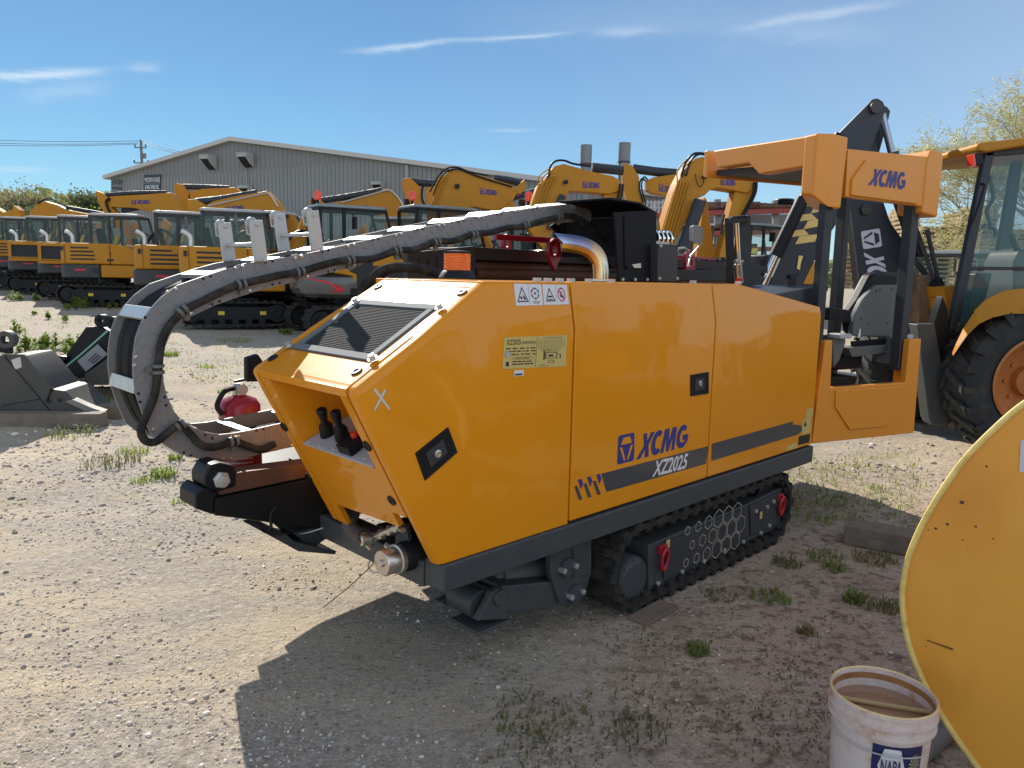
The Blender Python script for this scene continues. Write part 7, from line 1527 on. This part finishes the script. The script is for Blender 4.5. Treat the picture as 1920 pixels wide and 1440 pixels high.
# ================================================================== plants
def leaf_mat(name, c, c2, tr=.35):
    mt = bpy.data.materials.new(name); mt.use_nodes = True; nt2 = mt.node_tree; bs = nt2.nodes['Principled BSDF']; bs.inputs['Roughness'].default_value = .6
    ge = nt2.nodes.new('ShaderNodeNewGeometry'); x = nt2.nodes.new('ShaderNodeMix'); x.data_type = 'RGBA'; x.inputs['A'].default_value = (*c, 1); x.inputs['B'].default_value = (*c2, 1); nt2.links.new(ge.outputs['Random Per Island'], x.inputs['Factor']); nt2.links.new(x.outputs['Result'], bs.inputs['Base Color'])
    td = nt2.nodes.new('ShaderNodeBsdfTranslucent'); nt2.links.new(x.outputs['Result'], td.inputs[0]); ms = nt2.nodes.new('ShaderNodeMixShader'); ms.inputs[0].default_value = tr; nt2.links.new(bs.outputs[0], ms.inputs[1]); nt2.links.new(td.outputs[0], ms.inputs[2]); nt2.links.new(ms.outputs[0], nt2.nodes['Material Output'].inputs[0]); return mt
GRASS = leaf_mat('grass_blade', (.14, .19, .04), (.26, .27, .08)); WEED = leaf_mat('weed_leaf', (.16, .24, .03), (.30, .36, .06), .5); DRY = leaf_mat('dry_grass', (.22, .17, .09), (.14, .12, .05))
GR2 = leaf_mat('shade_grass', (.13, .14, .045), (.22, .19, .08))  # darker grass green for shaded spots, shade put into the colour
def blades(mb, c, n, rad_, h, r, mi=0):
    for _ in range(n):
        a = r.uniform(0, 2 * pi); q = rad_ * math.sqrt(r.random()); p = V((c[0] + q * cos(a), c[1] + q * sin(a), 0)); p.z = gtop(p.x, p.y) - .004
        d = r.uniform(0, 2 * pi); ln = h * r.uniform(.4, 1.1); le = r.uniform(.2, .9) * ln; dv = V((cos(d), sin(d), 0)); w_ = V((-sin(d), cos(d), 0)) * r.uniform(.0022, .0045) * (1 + h * 4)
        m_ = p + dv * le * .35 + V((0, 0, ln * .65)); t = p + dv * le + V((0, 0, ln * r.uniform(.6, 1.0)))
        o = len(mb.v); mb.v += [p - w_, p + w_, m_ - w_ * .8, m_ + w_ * .8, t]; mb.f += [(o, o + 1, o + 3, o + 2), (o + 2, o + 3, o + 4)]; mb.m += [mi, mi]
def weed(px, py, h, label, seed, n=5, spread=.12):
    g = gpt(px, py); r = random.Random(seed); b = MB()
    for _ in range(n):
        p = V((g.x + r.uniform(-spread, spread), g.y + r.uniform(-spread, spread), 0)); p.z = gtop(p.x, p.y); hh_ = h * r.uniform(.42, .85); b.tube([p, p + V((r.uniform(-.02, .02), r.uniform(-.02, .02), hh_))], .006, 4, 0)
        k = 0
        while k < 26:
            z = hh_ * (.12 + .88 * k / 26); a = k * 2.4 + r.random(); l = (.05 + .06 * (1 - k / 30)) * (h / .3) ** .5 * 1.1; d = V((cos(a), sin(a), r.uniform(.2, .9))).normalized(); s_ = V((-sin(a), cos(a), 0)) * l * .26; q = p + V((0, 0, z))
            o = len(b.v); b.v += [q, q + d * l * .5 + s_, q + d * l, q + d * l * .5 - s_]; b.f.append((o, o + 1, o + 2, o + 3)); b.m.append(0); k += 1
    tag(b.build('weed', WEED, smooth=0), label, 'weed', 'leafy weeds on the gravel at the left')
for i, (px, py, h, lab, n, sp_) in enumerate(((31, 632, .42, 'tallest single leafy weed stem left of the weed row', 3, .05), (50, 662, .48, 'upright leafy weed at the left end of the weed row by the grey bucket', 4, .06), (75, 658, .36, 'bushy leafy weed in the middle of the row behind the grey bucket', 7, .14), (100, 664, .22, 'low spreading weed between the two digging buckets', 8, .22), (122, 655, .34, 'leafy weed touching the left flank of the black digging bucket', 8, .18), (22, 660, .16, 'low weed patch directly over the grey bucket', 8, .22), (28, 563, .35, 'bright weed in front of the leftmost tracks', 6, .2), (68, 563, .26, 'small bright weed before the third small excavator', 5, .12), (150, 578, .40, 'bright weed clump in front of the side-view excavator tracks', 9, .35), (132, 582, .20, 'low weed left of the bright clump before the side-view excavator', 6, .2), (86, 598, .26, 'small weed on open gravel above the weed row', 4, .07), (60, 590, .12, 'tiny weed on open gravel at the far left', 4, .08), (124, 604, .22, 'small weed on open gravel above the black bucket', 3, .07), (210, 580, .2, 'small weed left of the chain loop top', 5, .2), (485, 535, .25, 'bright tuft under the near excavator, above the chain', 6, .2), (535, 628, .18, 'weed at the foot of the big track beside the grille', 6, .15))):
    weed(px, py, h, lab, 100 + i, n, sp_)
def tuft(px, py, n, rad_, h, label, seed, m_=GRASS):
    g = gpt(px, py); r = random.Random(seed); b = MB(); blades(b, g, n, rad_, h, r); tag(b.build('grass_tuft', m_, smooth=0), label, 'grass tuft', 'grass tufts on bare ground')
for i, (px, py, n, rd, h, lab, m_) in enumerate(((1000, 1345, 130, .16, .04, 'matted grass patch in the shade at the lower middle', GR2), (960, 1395, 90, .16, .035, 'thin matted grass at the bottom edge below the rig', GR2), (1130, 1340, 70, .16, .035, 'sparse grass patch right of the matted patch in the shade', GR2), (1190, 1375, 110, .12, .05, 'sparse dry grass at the bottom right of the matted patches', DRY), (1308, 1222, 130, .055, .05, 'dense small grass tuft alone on the bare shaded dirt', GRASS), (1445, 1122, 120, .10, .05, 'grass tuft nearest the middle of the track shadow', GRASS), (1478, 1058, 80, .08, .06, 'small tuft right behind the track', GR2), (1545, 1045, 90, .10, .05, 'grass clump left of the grey timber beam', GRASS), (1562, 1068, 60, .06, .065, 'upright grass clump just below the timber beam', GRASS), (1600, 1128, 90, .05, .09, 'bright upright grass clump left of the yellow disc', GRASS), (1660, 1140, 80, .09, .065, 'grass clump against the rim of the yellow disc', GR2), (1640, 1050, 90, .12, .06, 'short grass under the end of the timber beam', GR2), (1350, 1118, 70, .09, .04, 'faint tuft right of the track hub', GR2), (1512, 1185, 60, .05, .04, 'faint tuft in the bare dirt left of the disc', GR2),
        (308, 890, 130, .10, .09, 'sunlit grass tuft left of the rack end', WEED), (270, 900, 60, .10, .06, 'thin sunlit tuft furthest left of the rack end', WEED), (375, 890, 40, .05, .08, 'small sunlit tuft just left of the rack end', WEED), (328, 862, 60, .06, .08, 'sunlit tuft under the chain loop bottom', WEED), (250, 850, 80, .12, .07, 'low sunlit grass below the chain loop', WEED), (320, 668, 130, .14, .12, 'sunlit tuft seen through the chain loop', WEED), (385, 690, 60, .12, .08, 'thin tuft right inside the chain loop', WEED), (440, 640, 160, .35, .08, 'long low grass strip under the big track', WEED), (470, 585, 120, .3, .08, 'low grass in front of the chain behind it', WEED), (338, 940, 30, .06, .05, 'tiny tuft below the rack end', WEED), (420, 735, 50, .08, .08, 'tuft left of the fire extinguisher', WEED), (205, 870, 90, .25, .10, 'dark grass below the timber under the grey bucket', GR2), (200, 760, 160, .3, .12, 'dark grass in the shade right of the black bucket', GRASS), (130, 815, 60, .2, .12, 'thin grass along the timber under the grey bucket', GRASS))):
    tuft(px, py, n, rd, h, lab, 300 + i, m_)
# thin ground cover
r = random.Random(11); b = MB(); k = 0
while k < 260:
    px, py = r.uniform(1470, 1720), r.uniform(850, 985)
    g = gpt(px, py); blades(b, g, 4, .10, .05, r); k += 1
for _ in range(260): px, py = r.uniform(250, 620), r.uniform(600, 720); blades(b, gpt(px, py), 4, .12, .06, r)
for _ in range(200): px, py = r.uniform(-20, 560), r.uniform(556, 620); blades(b, gpt(px, py), 5, .25, .08, r)
o = b.build('grass', WEED, smooth=0, fix=False); o['kind'] = 'stuff'; tag(o, 'thin sparse green grass coming through the gravel', 'grass')
b = MB()
for _ in range(420):
    px, py = r.uniform(900, 1700), r.uniform(1150, 1440); g = gpt(px, py)
    if mnoise.noise((g.x * 2.2, g.y * 2.2, 4)) > -.05: blades(b, g, 5, .07, .022, r)
o = b.build('dry_grass', DRY, smooth=0, fix=False); o['kind'] = 'stuff'; tag(o, 'short dry grass litter on the shaded brown dirt', 'grass')
b = MB()
for (pts_) in (((1588, 1150), (1610, 1172), (1640, 1205), (1662, 1238)), ((1692, 1105), (1672, 1096), (1655, 1098)), ((1692, 1120), (1675, 1126), (1660, 1134))): b.tube(catmull([gpt(x, y) + V((0, 0, .02)) for x, y in pts_], 4), .003, 4)
tag(b.build('dry_stalk', mat('straw', (.45, .36, .24), .8)), 'pale dry stalks lying on the dirt beside the yellow disc', 'stalk')
# ================================================================== trees
def tree(label, x, y, h, cr, seed, lm, bark, nleaf=2300, lsz=.30, base=.28, bare=0, name='tree', group='trees beyond the yard at the left'):
    r = random.Random(seed); z0 = gz(x, y); t = thing(name, label, 'tree', (x, y, z0), 0, group); b = MB(); tips = []
    def grow(p, d, l, rd, dep):
        q = p
        pp = [p]
        for k in range(3): d = (d + V((r.uniform(-.22, .22), r.uniform(-.22, .22), r.uniform(-.05, .16)))).normalized(); q = q + d * l / 3; pp.append(q)
        b.tube(pp, [rd, rd * .85, rd * .72, rd * .6], 6 if dep < 2 else 4, cap=False); tips.append((q, dep)); 
        if dep >= 2: tips.append((pp[2], dep))
        if dep < (4 if bare else 3):
            for k in range(r.choice((2, 3, 3))):
                a = r.uniform(0, 2 * pi); nd = (d * .75 + V((cos(a), sin(a), r.uniform(-.1, .55))) * .72).normalized(); grow(q, nd, l * r.uniform(.6, .8), rd * .55, dep + 1)
    grow(V((0, 0, -.1)), V((0, 0, 1)), h * .42, h * .022, 0)
    b.build('trunk', bark, t)
    tp = [p for p, d in tips if d >= 2] or [p for p, d in tips]
    m_ = MB(); vs = []; 
    for _ in range(nleaf):
        c = r.choice(tp); o_ = V((r.gauss(0, 1), r.gauss(0, 1), r.gauss(0, .8))) * cr * .135; p = c + o_; s_ = lsz * r.uniform(.5, 1.2); a = V((r.uniform(-1, 1), r.uniform(-1, 1), r.uniform(-1, 1))).normalized(); e = a.orthogonal().normalized()
        o = len(m_.v); m_.v += [p - a * s_ * .5, p + e * s_ * .32, p + a * s_ * .5, p - e * s_ * .32]; m_.f.append((o, o + 1, o + 2, o + 3)); m_.m.append(0)
    m_.build('crown', lm, t, smooth=0, fix=False); return t
BARK = mat('bark_grey', (.13, .115, .10), .9); LM1 = leaf_mat('leaf_spring', (.24, .29, .06), (.38, .40, .11), .5); LM2 = leaf_mat('leaf_dark', (.09, .11, .045), (.16, .18, .07), .4); LM3 = leaf_mat('leaf_olive', (.22, .21, .10), (.32, .29, .16), .45)
def px_x(px, Y): return hit(px, 500, (0, Y, 0), V((0, 1, 0))).x
for i, (px, yt, Y, cr, lm, lab, nl, bare) in enumerate(((-70, 330, 72, 4.2, LM3, 'bare-branched olive tree cut by the left edge', 900, 1), (5, 345, 78, 3.4, LM3, 'olive tree at the left end of the tree line', 1900, 0), (32, 352, 82, 3.0, LM1, 'pale green tree between the olive tree and the grey bare one', 1900, 0), (58, 342, 80, 3.2, LM3, 'grey half bare tree standing highest in the left tree line', 1100, 1), (92, 358, 82, 3.2, LM1, 'brightest yellow-green tree in the middle of the tree line', 2600, 0), (126, 352, 84, 2.6, LM3, 'thin grey tree right of the brightest green one', 1100, 1), (152, 352, 80, 3.0, LM2, 'dark green tree left of the warehouse', 2600, 0), (180, 352, 76, 2.8, LM2, 'darkest dense tree touching the warehouse corner', 2800, 0), (205, 372, 70, 2.4, LM1, 'low pale green tree just before the warehouse corner', 1700, 0), (-20, 372, 64, 3.0, LM1, 'low pale green tree at the far left edge', 1800, 0), (75, 380, 66, 2.8, LM2, 'low dark tree behind the humped boom', 1800, 0), (140, 380, 68, 2.8, LM1, 'low pale tree behind the side-view excavator', 1900, 0))):
    top = hit(px, yt, (0, Y, 0), V((0, 1, 0))).z - gz(px_x(px, Y), Y); tree(lab, px_x(px, Y), Y, top * (.78 if bare else .80), cr * 1.45, 40 + i, lm, BARK, int(nl * 2.6), .28, bare=bare)
b = MB(); r = random.Random(77)
for _ in range(9000):
    Y = r.uniform(95, 120); px = r.uniform(-220, 330); x = px_x(px, Y); hmax = 11.0 + 2.2 * mnoise.noise((x * .12, 3, 1)) + 1.2 * mnoise.noise((x * .4, 5, 1)); z = r.uniform(.2, 1) ** .7 * hmax; p = V((x, Y, z)); s_ = .9 * r.uniform(.5, 1.2); a = V((r.uniform(-1, 1), r.uniform(-1, 1), r.uniform(-1, 1))).normalized(); e = a.orthogonal().normalized(); o = len(b.v); b.v += [p - a * s_ * .5, p + e * s_ * .35, p + a * s_ * .5, p - e * s_ * .35]; b.f.append((o, o + 1, o + 2, o + 3)); b.m.append(0)
for _ in range(7000):
    Y = r.uniform(60, 75); px = r.uniform(1200, 2300); x = px_x(px, Y); hmax = 3.2 + 1.0 * mnoise.noise((x * .12, 3, 1)) + .6 * mnoise.noise((x * .4, 5, 1)); z = r.uniform(.2, 1) ** .7 * hmax; p = V((x, Y, z)); s_ = .7 * r.uniform(.5, 1.2); a = V((r.uniform(-1, 1), r.uniform(-1, 1), r.uniform(-1, 1))).normalized(); e = a.orthogonal().normalized(); o = len(b.v); b.v += [p - a * s_ * .5, p + e * s_ * .35, p + a * s_ * .5, p - e * s_ * .35]; b.f.append((o, o + 1, o + 2, o + 3)); b.m.append(0)
o = b.build('wood', leaf_mat('wood_leaf', (.17, .20, .075), (.29, .30, .13), .45), smooth=0, fix=False); o['kind'] = 'stuff'; tag(o, 'far green wood along the horizon behind the yard', 'wood')
# budding willow at the right edge
wx_, wy_ = px_x(2015, 21), 21.0; r = random.Random(9); wt_ = thing('willow_tree', 'budding willow with fine pale yellow-green twigs at the upper right', 'tree', (wx_, wy_, gz(wx_, wy_)))
b = MB(); tw = MB(); cat_ = MB()
def droop(p, d, l, rd, dep):
    pp = [p]; q = p; n_ = 5
    for k in range(n_):
        d = (d + V((r.uniform(-.13, .13), r.uniform(-.13, .13), r.uniform(-.10, .12))) + (V((0, 0, -.04)) if dep >= 3 else V())).normalized(); q = q + d * l / n_; pp.append(q)
    (b if dep < 3 else tw).tube(pp, [rd * (1 - .13 * k) for k in range(n_ + 1)], 6 if dep < 2 else 3, cap=False)
    if dep >= 3:
        for k in range(5):
            c = pp[1 + k % n_].lerp(pp[min(2 + k % n_, n_)], r.random()); a = V((r.uniform(-1, 1), r.uniform(-1, 1), r.uniform(-.6, .6))).normalized(); e = a.orthogonal().normalized(); s_ = r.uniform(.05, .10); o = len(cat_.v); cat_.v += [c, c + a * s_ * .5 + e * s_ * .22, c + a * s_, c + a * s_ * .5 - e * s_ * .22]; cat_.f.append((o, o + 1, o + 2, o + 3)); cat_.m.append(0)
    if dep < 4:
        for k in range((6, 6, 6, 5)[dep]):
            i_ = r.choice((2, 3, 4, 5, 5)); a = r.uniform(0, 2 * pi); nd = (d * .8 + V((cos(a), sin(a), r.uniform(-.3, .5))) * .7).normalized(); droop(pp[i_], nd, l * r.uniform(.46, .66), rd * .40, dep + 1)
for (dx, dy, dz) in ((-.62, -.1, .75), (-.30, .3, .9), (.3, -.2, .9), (-.75, .2, .42), (-.1, -.4, .95), (-.8, -.2, .62), (-.5, .1, .6)): droop(V((r.uniform(-.2, .2), 0, 1.6)), V((dx, dy, dz)).normalized(), 2.9, .085, 0)
b.tube([V((0, 0, -.1)), V((0, 0, 1.7))], [.34, .26], 10)
WB = mat('willow_bark', (.30, .25, .18), .8); b.build('trunk', WB, wt_); tw.build('twigs', mat('willow_twig', (.50, .45, .30), .8), wt_); cat_.build('crown', leaf_mat('willow_bud', (.52, .50, .22), (.66, .62, .34), .5), wt_, smooth=0, fix=False)
